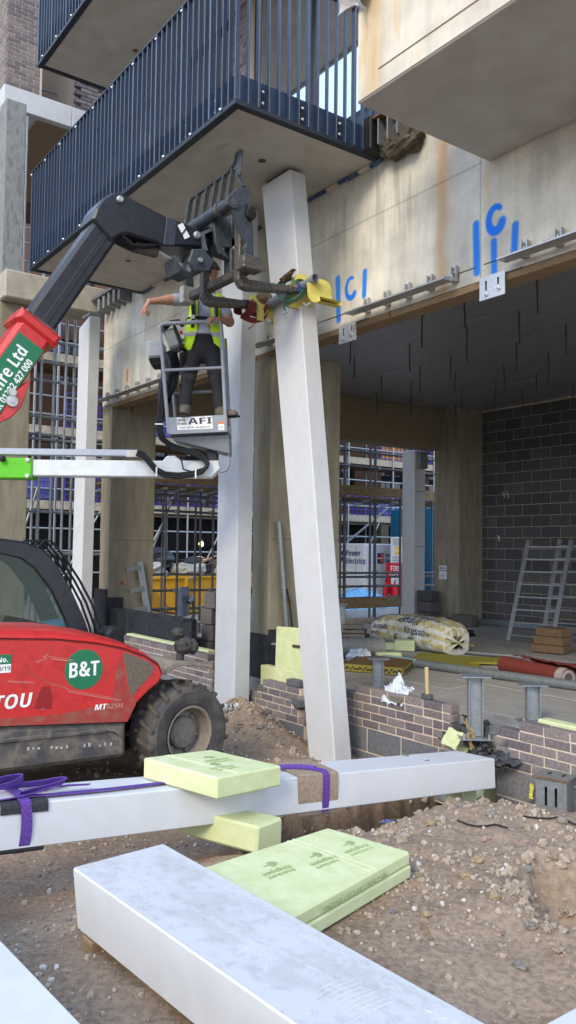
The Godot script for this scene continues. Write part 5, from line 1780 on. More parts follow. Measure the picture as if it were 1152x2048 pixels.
	var neck := v2([-2.63, 4.40, -2.66, 4.50, -2.72, 4.60, -2.80, 4.672, -2.875, 4.692, -2.95, 4.676, -3.334, 4.592, -3.436, 4.590, -3.645, 4.565, -3.74, 4.53, -3.785, 4.49, -3.76, 4.435, -3.675, 4.395, -3.290, 4.318, -3.24, 4.335, -2.95, 4.345, -2.90, 4.33, -2.80, 4.25])
	m = Mb.new()
	m.prism(neck, bx0 + 0.02, bx1, ZY, 0.018)
	var nk := part("boom_head", m, boomk, ib)
	m = Mb.new()
	m.prism(v2([-3.30, 4.327, -3.325, 4.585, -3.43, 4.583, -3.41, 4.345]), bx1 - 0.002, bx1 + 0.006, ZY, 0.003)
	part("cheek_plate", m, mat("worn black", [rgb(52, 58, 68), rgb(66, 72, 82)], 0.5, 0.45, 0.02), ib)
	for q in [[-2.867, 4.622, 0.032], [-3.636, 4.492, 0.036]]:
		m = Mb.new()
		m.lathe([Vector2(0, 0.03), Vector2(q[2] * 0.7, 0.03), Vector2(q[2], 0.012), Vector2(q[2], 0)], 16, Transform3D(Basis(Vector3.BACK, -PI / 2), Vector3(bx1 + 0.004, q[1], q[0])))
		part("head_pin", m, mats["bright steel"], ib)
	m = Mb.new()
	m.box(Vector3(bx1 + 0.003, 4.50, -3.50), Vector3(0.005, 0.135, 0.062), 0.0, Basis(Vector3.RIGHT, 0.6))
	var stk := part("white_sticker", m, white, ib)
	m = Mb.new()
	for i in 4:
		m.box(Vector3(bx1 + 0.007, 4.46 + i * 0.022, -3.478 - i * 0.015), Vector3(0.002, 0.012, 0.035), 0.0, Basis(Vector3.RIGHT, 0.6))
	part("sticker_print", m, BLACK, stk)
	# hydraulics below the neck
	for i in 5:
		m = Mb.new()
		var x := -6.54 - i * 0.045
		m.tube([Vector3(x, 4.34, -2.90), Vector3(x, 4.27 + 0.01 * i, -3.02), Vector3(x, 4.29, -3.12), Vector3(x, 4.32, -3.24)], 0.017, 6)
		part("hose", m, BLACK, ib)
	m = Mb.new()
	m.cyl(Vector3(-6.64, 4.30, -3.08), Vector3(-6.64, 4.30, -3.30), 0.055, 14)
	part("tilt_ram_body", m, grease, ib)
	m = Mb.new()
	m.cyl(Vector3(-6.62, 4.31, -3.28), Vector3(-6.62, 4.215, -3.56), 0.028, 12)
	part("tilt_ram_rod", m, mats["bright steel"], ib)
	# ---- quick hitch and fork carriage
	var worn := mat("worn carriage", [rgb(58, 66, 76), rgb(78, 84, 90), rgb(66, 73, 80)], 0.9, 0.55, 0.08, {"metal": 0.2})
	var hitch := Node3D.new()
	put(hitch, "quick_hitch", t)
	hitch.position = Vector3(-6.6, 4.4, -3.8) - t.position
	for x in [-6.44, -6.72]:
		m = Mb.new()
		m.prism(v2([-3.775, 4.758, -3.808, 4.778, -3.886, 4.724, -3.956, 4.652, -3.958, 4.54, -4.077, 4.47, -4.074, 4.42, -3.96, 4.432, -3.872, 4.414, -3.954, 4.311, -3.842, 4.349, -3.798, 4.435, -3.778, 4.578]), x - 0.02, x + 0.02, ZY, 0.005)
		lcab("side_plate", m, worn, hitch)
	m = Mb.new()
	m.prism(v2([-3.66, 4.52, -3.79, 4.60, -3.86, 4.48, -3.80, 4.30, -3.70, 4.16, -3.55, 4.08, -3.44, 4.10, -3.40, 4.23, -3.46, 4.16, -3.53, 4.15, -3.56, 4.25, -3.60, 4.34, -3.70, 4.38]), -6.70, -6.46, ZY, 0.03)
	lcab("hook_casting", m, worn, hitch)
	m = Mb.new()
	m.prism(v2([-3.52, 4.20, -3.56, 4.33, -3.68, 4.36, -3.80, 4.27, -3.74, 4.16, -3.60, 4.13]), -6.47, -6.43, ZY, 0.012)
	lcab("link_plate", m, worn, hitch)
	for q in [[-3.63, 4.235, 0.025], [-4.0, 4.43, 0.026]]:
		m = Mb.new()
		m.lathe([Vector2(0, 0.02), Vector2(q[2] * 0.8, 0.02), Vector2(q[2], 0.0)], 14, Transform3D(Basis(Vector3.BACK, -PI / 2), Vector3(-6.415, q[1], q[0])))
		lcab("pin", m, mats["bright steel"], hitch)
	var cz := -3.90
	var ca := Node3D.new()
	put(ca, "fork_carriage", t)
	ca.position = Vector3(-6.6, 4.4, cz) - t.position
	m = Mb.new()
	m.tube([Vector3(-7.20, 4.69, -3.76), Vector3(-6.13, 4.692, -3.756)], 0.058, 18)
	lcab("top_tube", m, worn, ca)
	m = Mb.new()
	m.tube([Vector3(-6.30, 4.692, -3.757), Vector3(-6.26, 4.692, -3.757)], 0.068, 18)
	lcab("tube_collar", m, grease, ca)
	for x in [-6.10, -7.20]:
		m = Mb.new()
		m.prism(v2([-3.823, 4.855, -3.945, 4.878, -3.955, 4.65, -3.984, 4.513, -4.0, 4.185, -3.924, 4.16, -3.906, 4.257, -3.892, 4.311, -3.91, 4.358, -3.856, 4.453, -3.813, 4.542, -3.758, 4.627, -3.705, 4.663, -3.704, 4.719, -3.759, 4.784]), x - 0.025, x + 0.025, ZY, 0.005)
		lcab("end_plate", m, worn, ca)
	m = Mb.new()
	m.span(Vector3(-7.19, 4.12, cz - 0.04), Vector3(-6.13, 4.20, cz - 0.13), 0.012)
	m.span(Vector3(-6.16, 4.11, cz + 0.05), Vector3(-6.02, 4.24, cz - 0.16), 0.012)
	lcab("bottom_bar", m, grease, ca)
	m = Mb.new()
	m.span(Vector3(-6.55, 4.2, cz - 0.06), Vector3(-6.42, 4.75, cz - 0.11), 0.01)
	lcab("upright", m, worn, ca)
	m = Mb.new()
	m.lathe([Vector2(0, 0.05), Vector2(0.045, 0.045), Vector2(0.055, 0.02), Vector2(0.055, 0)], 16, Transform3D(Basis(Vector3.BACK, -PI / 2), Vector3(-6.075, 4.624, -3.941)))
	lcab("side_knob", m, BLACK, ca)
	m = Mb.new()
	m.span(Vector3(-7.25, 4.08, cz + 0.03), Vector3(-7.17, 4.25, cz - 0.10), 0.006)
	lcab("left_stop", m, mat("pale worn steel", [rgb(150, 152, 150), rgb(176, 178, 176)], 0.3, 0.6, 0.05), ca)
	m = Mb.new()
	m.prism(v2([-3.889, 4.712, -3.920, 4.72, -3.917, 4.669, -3.884, 4.631]), -6.0755, -6.0735, ZY)
	lcab("slot", m, plain("slot dark", rgb(34, 32, 30), 0.9), ca)
	m = Mb.new()
	m.cyl(Vector3(-6.13, 4.692, -3.756), Vector3(-6.06, 4.692, -3.756), 0.055, 18)
	lcab("pivot_boss", m, worn, ca)
	m = Mb.new()
	m.cyl(Vector3(-6.061, 4.692, -3.756), Vector3(-6.058, 4.692, -3.756), 0.028, 14)
	lcab("pivot_bore", m, grease, ca)
	# backrest grille
	var gx := [-7.24, -7.08, -6.90, -6.73, -6.58, -6.43]
	for i in gx.size():
		m = Mb.new()
		var x: float = gx[i]
		m.bar(Vector3(x, 4.82, cz - 0.02), Vector3(x + 0.015, 5.185, cz - 0.07), 0.014, 0.05, 0.004, Vector3(0, 0, 1))
		lcab("backrest_bar", m, worn, ca)
	m = Mb.new()
	m.tube([Vector3(-7.26, 4.86, cz - 0.02), Vector3(-7.265, 5.10, cz - 0.06), Vector3(-7.20, 5.18, cz - 0.07), Vector3(-6.50, 5.19, cz - 0.07), Vector3(-6.40, 5.235, cz - 0.07), Vector3(-6.34, 5.31, cz - 0.06), Vector3(-6.30, 5.315, cz - 0.08)], 0.020, 8)
	m.bar(Vector3(-6.31, 5.32, cz - 0.08), Vector3(-6.30, 5.06, cz - 0.05), 0.02, 0.085, 0.006, Vector3(1, 0, 0))
	m.bar(Vector3(-6.30, 5.07, cz - 0.05), Vector3(-6.19, 4.93, cz - 0.05), 0.02, 0.06, 0.005, Vector3(0, 0, 1))
	lcab("backrest_frame", m, worn, ca)
	# forks
	for q in [[-6.24, "R"], [-6.87, "L"]]:
		var x: float = q[0]
		m = Mb.new()
		m.prism(v2([cz - 0.02, 4.78, cz - 0.06, 4.80, cz - 0.075, 4.30, cz - 0.085, 4.12, cz - 0.13, 4.085, cz - 0.62, 4.125, cz - 1.07, 4.175, cz - 1.10, 4.160, cz - 0.62, 4.06, cz - 0.12, 3.985, cz - 0.05, 4.0, cz - 0.005, 4.06, cz - 0.01, 4.3]), x - 0.045, x + 0.045, ZY, 0.012)
		lcab("fork", m, grease, ca)

func lcab(called: String, m, mt: Material, parent: Node3D) -> MeshInstance3D:   # a sub-part given in world axes
	return part(called, m, mt, parent)

# ---------------------------------------------------------------- boom lift with its basket
const LIFT_AT := Vector3(-7.40, 0, -4.23)
const LIFT_TURN := 0.942478

func boom_lift() -> void:
	var t := thing("boom_lift", "white and green boom lift arm carrying a grey one-man basket", "boom lift", LIFT_AT, "", LIFT_TURN)
	var white := mat("arm white", [rgb(198, 208, 212), rgb(214, 222, 226)], 0.8, 0.4, 0.0, {"speck": false})
	var grey := mat("lift grey", [rgb(134, 141, 150), rgb(146, 153, 162)], 0.6, 0.45, 0.02, {"speck": false})
	var green := mat("lift green", [rgb(78, 176, 28), rgb(94, 194, 38)], 0.6, 0.4, 0.0, {"speck": false})
	var m := Mb.new()
	m.prism(v2([-2.9, 2.325, -2.9, 2.495, -0.38, 2.505, -0.335, 2.555, -0.25, 2.560, -0.19, 2.510, 0.20, 2.515, 0.225, 2.43, 0.13, 2.335]), -0.09, 0.09, Transform3D(), 0.012)
	lpart("arm", m, white, t)
	m = Mb.new()
	m.hexa(box8(Vector3(-3.6, 2.298, -0.12), Vector3(-1.72, 2.512, 0.12)), 0.012)
	var gs := lpart("outer_arm", m, green, t)
	for q in [[-1.76, 2.49], [-1.76, 2.325]]:
		m = Mb.new()
		m.lathe([Vector2(0, 0.02), Vector2(0.02, 0.018), Vector2(0.024, 0)], 10, Transform3D(Basis(Vector3.RIGHT, PI / 2), Vector3(q[0], q[1], 0.12)))
		lpart("bolt", m, BOLT, gs)
	m = Mb.new()
	m.lathe([Vector2(0, 0.09), Vector2(0.03, 0.085), Vector2(0.034, 0.03), Vector2(0.018, 0.02), Vector2(0.018, 0)], 12, Transform3D(Basis(Vector3.RIGHT, PI / 2), Vector3(-2.02, 2.50, 0.1)))
	lpart("knob", m, BLACK, gs)
	m = Mb.new()
	m.hexa(box8(Vector3(-3.6, 2.545, 0.02), Vector3(-0.62, 2.612, 0.11)), 0.006)
	lpart("cable_channel", m, mat("alu", [rgb(158, 170, 186), rgb(174, 184, 198)], 0.5, 0.4, 0.0, {"metal": 0.3}), t)
	m = Mb.new()
	m.hexa(box8(Vector3(-0.75, 2.535, 0.105), Vector3(-0.62, 2.60, 0.125)), 0.003)
	lpart("channel_clip", m, mat("cream plate", [rgb(196, 198, 184), rgb(206, 208, 196)], 0.3, 0.6, 0.0), t)
	# levelling ram, link, hook tube
	m = Mb.new()
	m.cyl(Vector3(-0.28, 2.50, 0.0), Vector3(-0.06, 2.515, 0.0), 0.022, 12)
	lpart("ram_rod", m, mats["bright steel"], t)
	m = Mb.new()
	m.cyl(Vector3(-0.20, 2.515, 0.0), Vector3(0.10, 2.545, 0.0), 0.045, 14)
	lpart("levelling_ram", m, BLACK, t)
	m = Mb.new()
	m.prism(v2([0.06, 2.62, 0.17, 2.625, 0.20, 2.44, 0.175, 2.40, 0.13, 2.41]), -0.05, 0.07, Transform3D(), 0.01)
	lpart("link_plate", m, mat("dark link", [rgb(42, 46, 56), rgb(56, 60, 70)], 0.4, 0.5, 0.0), t)
	m = Mb.new()
	m.tube([Vector3(0.305, 2.66, 0.10), Vector3(0.305, 2.46, 0.10), Vector3(0.285, 2.415, 0.10), Vector3(0.22, 2.40, 0.08)], 0.018, 8)
	lpart("hook_tube", m, grey, t)
	# basket, rolled a little like in the photo
	var B := Transform3D(Basis(Vector3.BACK, 0.062), Vector3(0.0, 2.94, 0.0))
	var bk := Node3D.new()
	put(bk, "basket", t)
	bk.transform = B
	m = Mb.new()
	m.hexa(box8(Vector3(-0.30, -0.175, 0.275), Vector3(0.295, 0.0, 0.30)), 0.005)
	m.hexa(box8(Vector3(-0.30, -0.175, -0.30), Vector3(0.295, 0.0, -0.275)), 0.005)
	m.hexa(box8(Vector3(-0.30, -0.175, -0.274), Vector3(-0.275, 0.0, 0.274)), 0.005)
	lpart("toe_panel", m, grey, bk)
	m = Mb.new()
	m.hexa(box8(Vector3(-0.295, -0.172, -0.29), Vector3(0.29, -0.14, 0.29)), 0.004)
	for i in 22:
		m.span(Vector3(-0.27 + i * 0.026, -0.19, -0.28), Vector3(-0.256 + i * 0.026, -0.173, 0.28))
	lpart("floor_grate", m, mat("dark grate", [rgb(58, 62, 70), rgb(74, 78, 86)], 0.3, 0.6, 0.0), bk)
	m = Mb.new()
	m.hexa([Vector3(-0.27, -0.215, -0.16), Vector3(0.30, -0.385, -0.16), Vector3(-0.27, -0.19, -0.22), Vector3(0.30, -0.19, -0.22), Vector3(-0.27, -0.215, 0.16), Vector3(0.30, -0.385, 0.16), Vector3(-0.27, -0.19, 0.22), Vector3(0.30, -0.19, 0.22)], 0.008)
	lpart("wedge_frame", m, grey, bk)
	for q in [[-0.30, -0.345, 0.285], [0.28, 0.278, 0.285], [-0.29, -0.33, -0.285], [0.28, 0.278, -0.285]]:
		m = Mb.new()
		m.tube([Vector3(q[0], -0.16, q[2]), Vector3(q[1], 0.93, q[2])], 0.019, 10)
		lpart("post", m, grey, bk)
	m = Mb.new()
	m.tube([Vector3(-0.345, 0.90, 0.285), Vector3(-0.340, 0.945, 0.285), Vector3(-0.305, 0.965, 0.285), Vector3(0.235, 0.965, 0.285), Vector3(0.27, 0.945, 0.285), Vector3(0.278, 0.90, 0.285)], 0.021, 10)
	m.tube([Vector3(-0.335, 0.94, 0.285), Vector3(-0.325, 0.95, -0.285), Vector3(0.0, 0.93, -0.285)], 0.021, 10)
	lpart("top_rail", m, grey, bk)
	for q in [[0.485, 0.285], [0.36, -0.285], [0.70, -0.285]]:
		m = Mb.new()
		m.cyl(Vector3(-0.32, q[0], q[1]), Vector3(0.279, q[0], q[1]), 0.016, 10)
		lpart("mid_rail", m, grey, bk)
	m = Mb.new()
	m.cyl(Vector3(-0.31, 0.485, 0.285), Vector3(-0.31, 0.47, -0.285), 0.016, 10)
	lpart("mid_rail", m, grey, bk)
	# name plate
	var zb := 0.302
	m = Mb.new()
	m.span(Vector3(-0.21, -0.135, 0.3005), Vector3(0.150, -0.008, 0.303), 0.001)
	lpart("hire_plate", m, plain("decal white", rgb(232, 234, 232), 0.5), bk)
	var wt := B.translated_local(Vector3.ZERO)
	var G := Transform3D(Basis(Vector3.UP, LIFT_TURN), LIFT_AT) * B
	var R3 := G.basis.x
	var U3 := G.basis.y
	var darkink := plain("dark ink", rgb(44, 46, 54), 0.6)
	letters("AFI", G * Vector3(0.025, -0.052, 0.304), R3, U3, 0.088, darkink, bk, true, 1.75)
	letters("Hire", G * Vector3(-0.165, -0.035, 0.304), R3, U3, 0.040, darkink, bk, true, 1.0)
	letters("from", G * Vector3(-0.160, -0.070, 0.304), R3, U3, 0.040, darkink, bk, true, 1.0)
	letters("01257 248 200   afi-uplift.co.uk", G * Vector3(-0.03, -0.113, 0.304), R3, U3, 0.022, darkink, bk, false, 1.0)
	m = Mb.new()
	m.span(Vector3(0.205, -0.155, 0.3005), Vector3(0.265, -0.072, 0.303), 0.001)
	var ws := lpart("warning_sticker", m, plain("decal white", rgb(232, 234, 232), 0.5), bk)
	m = Mb.new()
	m.span(Vector3(0.205, -0.092, 0.3032), Vector3(0.265, -0.073, 0.3040))
	part("orange_band", m, plain("warning orange", rgb(226, 92, 40), 0.6), ws, G)
	m = Mb.new()
	for i in 3:
		m.bar(Vector3(0.215 + i * 0.014, -0.140, 0.3035), Vector3(0.225 + i * 0.014, -0.108 - 0.01 * (i % 2), 0.3035), 0.006, 0.002)
	part("pictogram", m, darkink, ws, G)
	m = Mb.new()
	m.span(Vector3(0.2955, -0.11, 0.22), Vector3(0.2975, -0.01, 0.30))
	lpart("yellow_tape", m, plain("hazard yellow", rgb(228, 186, 40), 0.5), bk)
	m = Mb.new()
	m.bar(Vector3(0.2985, -0.11, 0.23), Vector3(0.2985, -0.03, 0.295), 0.02, 0.001)
	lpart("black_stripe", m, BLACK, bk)
	# controls on the left
	m = Mb.new()
	m.hexa(box8(Vector3(-0.52, 0.68, -0.22), Vector3(-0.355, 0.86, 0.06)), 0.02)
	lpart("control_box", m, grey, bk)
	m = Mb.new()
	m.hexa([Vector3(-0.49, 0.60, -0.18), Vector3(-0.36, 0.60, -0.18), Vector3(-0.52, 0.679, -0.20), Vector3(-0.36, 0.679, -0.20), Vector3(-0.49, 0.60, 0.0), Vector3(-0.36, 0.60, 0.0), Vector3(-0.52, 0.679, 0.04), Vector3(-0.36, 0.679, 0.04)], 0.01)
	lpart("box_base", m, BLACK, bk)
	m = Mb.new()
	m.box(Vector3(-0.235, 0.83, 0.10), Vector3(0.12, 0.20, 0.28), 0.02, Basis.from_euler(Vector3(0.0, 0, 0.30)))
	var cp := lpart("control_panel", m, mat("panel grey", [rgb(122, 128, 128), rgb(150, 156, 156)], 0.3, 0.6, 0.0), bk)
	m = Mb.new()
	m.box(Vector3(-0.17, 0.84, 0.10), Vector3(0.03, 0.26, 0.28), 0.01, Basis.from_euler(Vector3(0.0, 0, 0.30)))
	part("panel_face", m, BLACK, cp, G)
	m = Mb.new()
	m.lathe([Vector2(0, 0.03), Vector2(0.02, 0.03), Vector2(0.022, 0.015), Vector2(0.012, 0)], 12, Transform3D(Basis(Vector3.BACK, -PI / 2 + 0.3), Vector3(-0.155, 0.885, 0.20)))
	part("stop_button", m, plain("button red", rgb(200, 30, 36), 0.4), cp, G)
	for i in 2:
		m = Mb.new()
		m.tube([Vector3(-0.16, 0.83 - i * 0.05, 0.18), Vector3(-0.115, 0.835 - i * 0.05, 0.19)], 0.008, 6)
		part("toggle", m, BOLT, cp, G)
	m = Mb.new()
	m.tube([Vector3(-0.30, 0.93, 0.24), Vector3(-0.24, 1.0, 0.20), Vector3(-0.17, 1.02, 0.15), Vector3(-0.13, 0.99, 0.10)], 0.025, 8)
	lpart("control_guard", m, BLACK, bk)
	# black weather cover hanging down
	var rows := []
	for i in 15:
		var row := []
		var a := i / 14.0
		for j in 15:
			var b := TAU * j / 14.0
			var rr := 0.10 - 0.03 * a + 0.016 * sin(b * 4.0 + a * 6.0)
			row.append(Vector3(-0.315 + 0.03 * sin(a * 5.0) - 0.03 * a + rr * cos(b), 0.72 - 0.50 * a + 0.03 * sin(b * 2.0), -0.02 + rr * 1.3 * sin(b)))
		rows.append(row)
	m = Mb.new()
	m.grid(rows, Vector3(-0.32, 0.5, 0))
	lpart("weather_cover", m, mat("black vinyl", [rgb(26, 28, 36), rgb(48, 52, 62)], 0.3, 0.32, 0.03), bk)
	m = Mb.new()
	m.hexa(box8(Vector3(-0.24, 0.0, -0.26), Vector3(-0.14, 0.45, -0.20)), 0.01)
	lpart("manual_case", m, mats["black vinyl"], bk)
	# hose bundle
	for i in 6:
		var dx := 0.022 * (i % 3) - 0.022
		var dz := 0.03 * (i / 3)
		m = Mb.new()
		var p := []
		for q in [[-0.355, 3.30], [-0.375, 3.10], [-0.395, 2.92], [-0.395, 2.80], [-0.36, 2.71], [-0.27, 2.645], [-0.15, 2.61], [-0.02, 2.575], [0.07, 2.52], [0.10, 2.455], [0.05, 2.40], [-0.06, 2.365], [-0.20, 2.345], [-0.34, 2.355], [-0.43, 2.40], [-0.50, 2.48], [-0.56, 2.55], [-0.63, 2.575]]:
			p.append(Vector3(q[0] + dx * (1.0 if q[1] > 2.7 else 0.3), q[1] + dx * (0.0 if q[1] > 2.7 else 0.9), 0.20 + dz - (0.06 if q[1] < 2.7 else 0.0)))
		m.tube(p, 0.0135, 7)
		lpart("hose", m, BLACK, t)
	for q in [Vector3(-0.395, 2.86, 0.21), Vector3(-0.42, 2.38, 0.16), Vector3(-0.02, 2.365, 0.16)]:
		m = Mb.new()
		m.box(q, Vector3(0.085, 0.014, 0.09) if q.y > 2.6 else Vector3(0.014, 0.10, 0.09), 0.003)
		lpart("hose_tie", m, mats["decal white"], t)
	m = Mb.new()
	m.tube([Vector3(-0.10, 2.58, 0.18), Vector3(-0.17, 2.50, 0.17), Vector3(-0.15, 2.41, 0.17), Vector3(-0.05, 2.385, 0.16)], 0.009, 6)
	lpart("thin_hose", m, BLACK, t)

# ---------------------------------------------------------------- bodies: distance field of tapered capsules, meshed by surface nets
func field_mesh(bones: Array, cell: float, k: float, out: Array) -> void:
	# bone: [a, b, radius a, radius b, colour, depth squash]; out = [vertices, normals, colours] that grow
	var lo := Vector3(1e9, 1e9, 1e9)
	var hi := -lo
	for b in bones:
		var r: float = maxf(b[2], b[3]) + cell * 3.0
		for p in [b[0], b[1]]:
			lo = lo.min(p - Vector3.ONE * r)
			hi = hi.max(p + Vector3.ONE * r)
	var n := Vector3i(((hi - lo) / cell).ceil()) + Vector3i.ONE
	var f := PackedFloat32Array()
	f.resize(n.x * n.y * n.z)
	f.fill(9.0)
	var near := PackedFloat32Array()
	near.resize(f.size())
	near.fill(9.0)
	var who := PackedByteArray()
	who.resize(f.size())
	var sx := n.y * n.z
	var sy := n.z
	for bi in bones.size():
		var b: Array = bones[bi]
		var a: Vector3 = b[0]
		var ab: Vector3 = b[1] - a
		var l2 := maxf(ab.length_squared(), 1e-9)
		var ra: float = b[2]
		var rb: float = b[3]
		var sq: float = b[5] if b.size() > 5 else 1.0
		var pad := maxf(ra, rb) + cell * 2.5 + k
		var i0 := Vector3i(((a.min(b[1]) - Vector3.ONE * pad - lo) / cell).floor()).clamp(Vector3i.ZERO, n - Vector3i.ONE)
		var i1 := Vector3i(((a.max(b[1]) + Vector3.ONE * pad - lo) / cell).ceil()).clamp(Vector3i.ZERO, n - Vector3i.ONE)
		for i in range(i0.x, i1.x + 1):
			for j in range(i0.y, i1.y + 1):
				var at := i * sx + j * sy
				for q in range(i0.z, i1.z + 1):
					var p := lo + Vector3(i, j, q) * cell - a
					var t := clampf(p.dot(ab) / l2, 0.0, 1.0)
					var e := p - ab * t
					e.z *= sq
					var d := e.length() - lerpf(ra, rb, t)
					if d < near[at + q]:
						near[at + q] = d
						who[at + q] = bi
					var g := f[at + q]
					var h := maxf(k - absf(g - d), 0.0) / k
					f[at + q] = minf(g, d) - h * h * k * 0.25
	var vid := {}
	var vs := PackedVector3Array()
	var vc := PackedColorArray()
	var offs := [0, sx, sy, sx + sy, 1, sx + 1, sy + 1, sx + sy + 1]
	var band := cell * 2.0
	var edges := [[0, 1], [2, 3], [4, 5], [6, 7], [0, 2], [1, 3], [4, 6], [5, 7], [0, 4], [1, 5], [2, 6], [3, 7]]
	var cor := []
	for o in 8:
		cor.append(Vector3(o & 1, (o >> 1) & 1, (o >> 2) & 1))
	for i in n.x - 1:
		for j in n.y - 1:
			var at := i * sx + j * sy
			for q in n.z - 1:
				if absf(f[at + q]) > band:
					continue
				var pos := 0
				for o in offs:
					if f[at + q + o] > 0.0:
						pos += 1
				if pos == 0 or pos == 8:
					continue
				var sum := Vector3.ZERO
				var c := 0
				for e in edges:
					var d0 := f[at + q + offs[e[0]]]
					var d1 := f[at + q + offs[e[1]]]
					if (d0 > 0.0) != (d1 > 0.0):
						sum += cor[e[0]].lerp(cor[e[1]], d0 / (d0 - d1))
						c += 1
				vid[at + q] = vs.size()
				vs.append(lo + (Vector3(i, j, q) + sum / c) * cell)
				vc.append(bones[who[at + q]][4])
	var nn := PackedVector3Array()
	nn.resize(vs.size())
	var faces := []
	for key in vid:
		var w := f[key] > 0.0
		for ax in 3:
			var st: int = [sx, sy, 1][ax]
			if (f[key + st] > 0.0) == w:
				continue
			var s1: int = [sy, 1, sx][ax]
			var s2: int = [1, sx, sy][ax]
			if not (vid.has(key - s1) and vid.has(key - s2) and vid.has(key - s1 - s2)):
				continue
			var qd := [vid[key], vid[key - s1], vid[key - s1 - s2], vid[key - s2]]
			if not w:
				qd.reverse()
			faces.append(qd)
			var nr := (vs[qd[2]] - vs[qd[0]]).cross(vs[qd[3]] - vs[qd[1]])
			for v in qd:
				nn[v] += nr
	for qd in faces:
		for v in [qd[0], qd[1], qd[2], qd[0], qd[2], qd[3]]:
			out[0].append(vs[v])
			out[1].append(-nn[v].normalized())
			out[2].append(vc[v])

func body_mesh(out: Array) -> ArrayMesh:
	# turn triangles so that front faces run clockwise as seen from outside
	var vs: PackedVector3Array = out[0]
	var ns: PackedVector3Array = out[1]
	var cs: PackedColorArray = out[2]
	var bad := 0
	for i in range(0, vs.size(), 3):
		if (vs[i + 1] - vs[i]).cross(vs[i + 2] - vs[i]).dot(ns[i] + ns[i + 1] + ns[i + 2]) > 0.0:
			bad += 1
	if bad > vs.size() / 6:
		for i in range(0, vs.size(), 3):
			var v := vs[i + 1]; vs[i + 1] = vs[i + 2]; vs[i + 2] = v
			v = ns[i + 1]; ns[i + 1] = ns[i + 2]; ns[i + 2] = v
			var c := cs[i + 1]; cs[i + 1] = cs[i + 2]; cs[i + 2] = c
	var a := []
	a.resize(Mesh.ARRAY_MAX)
	a[Mesh.ARRAY_VERTEX] = vs
	a[Mesh.ARRAY_NORMAL] = ns
	a[Mesh.ARRAY_COLOR] = cs
	var m := ArrayMesh.new()
	m.add_surface_from_arrays(Mesh.PRIMITIVE_TRIANGLES, a)
	return m

func hand(out: Array, wrist: Vector3, along: Vector3, back: Vector3, side: float, curl: Array, skin: Color) -> void:
	# along: from the wrist to the knuckles, back: out of the back of the hand, thumb on the side along.cross(back) * side
	along = along.normalized()
	var across := along.cross(back).normalized() * side
	back = across.cross(along).normalized() * side
	var bones := []
	var palm := wrist + along * 0.085
	for i in 4:
		var off := across * (0.030 - 0.020 * i)
		bones.append([wrist + off * 0.6, palm + off + along * (0.006 - 0.004 * absf(i - 1.2)), 0.016, 0.013, skin])
		var len: float = [0.040, 0.046, 0.042, 0.032][i]
		var d := along
		var p := palm + off
		for s in 3:
			var a: float = curl[i] * (0.8 if s == 0 else 1.0)
			d = d.rotated(across * side, -a * 1.0) if side > 0 else d.rotated(across, a)
			var e: Vector3 = p + d * len * [1.0, 0.65, 0.5][s]
			bones.append([p, e, 0.0105 - 0.001 * s, 0.0095 - 0.001 * s, skin])
			p = e
	var tb := wrist + along * 0.03 + across * 0.028
	var td := (along * 0.7 + across * 0.65 - back * 0.3).normalized()
	bones.append([tb, tb + td * 0.045, 0.015, 0.0115, skin])
	td = (along * 0.95 + across * 0.1 - back * 0.35).normalized()
	bones.append([bones[-1][1], bones[-1][1] + td * 0.034, 0.011, 0.0095, skin])
	field_mesh(bones, 0.0042, 0.006, out)

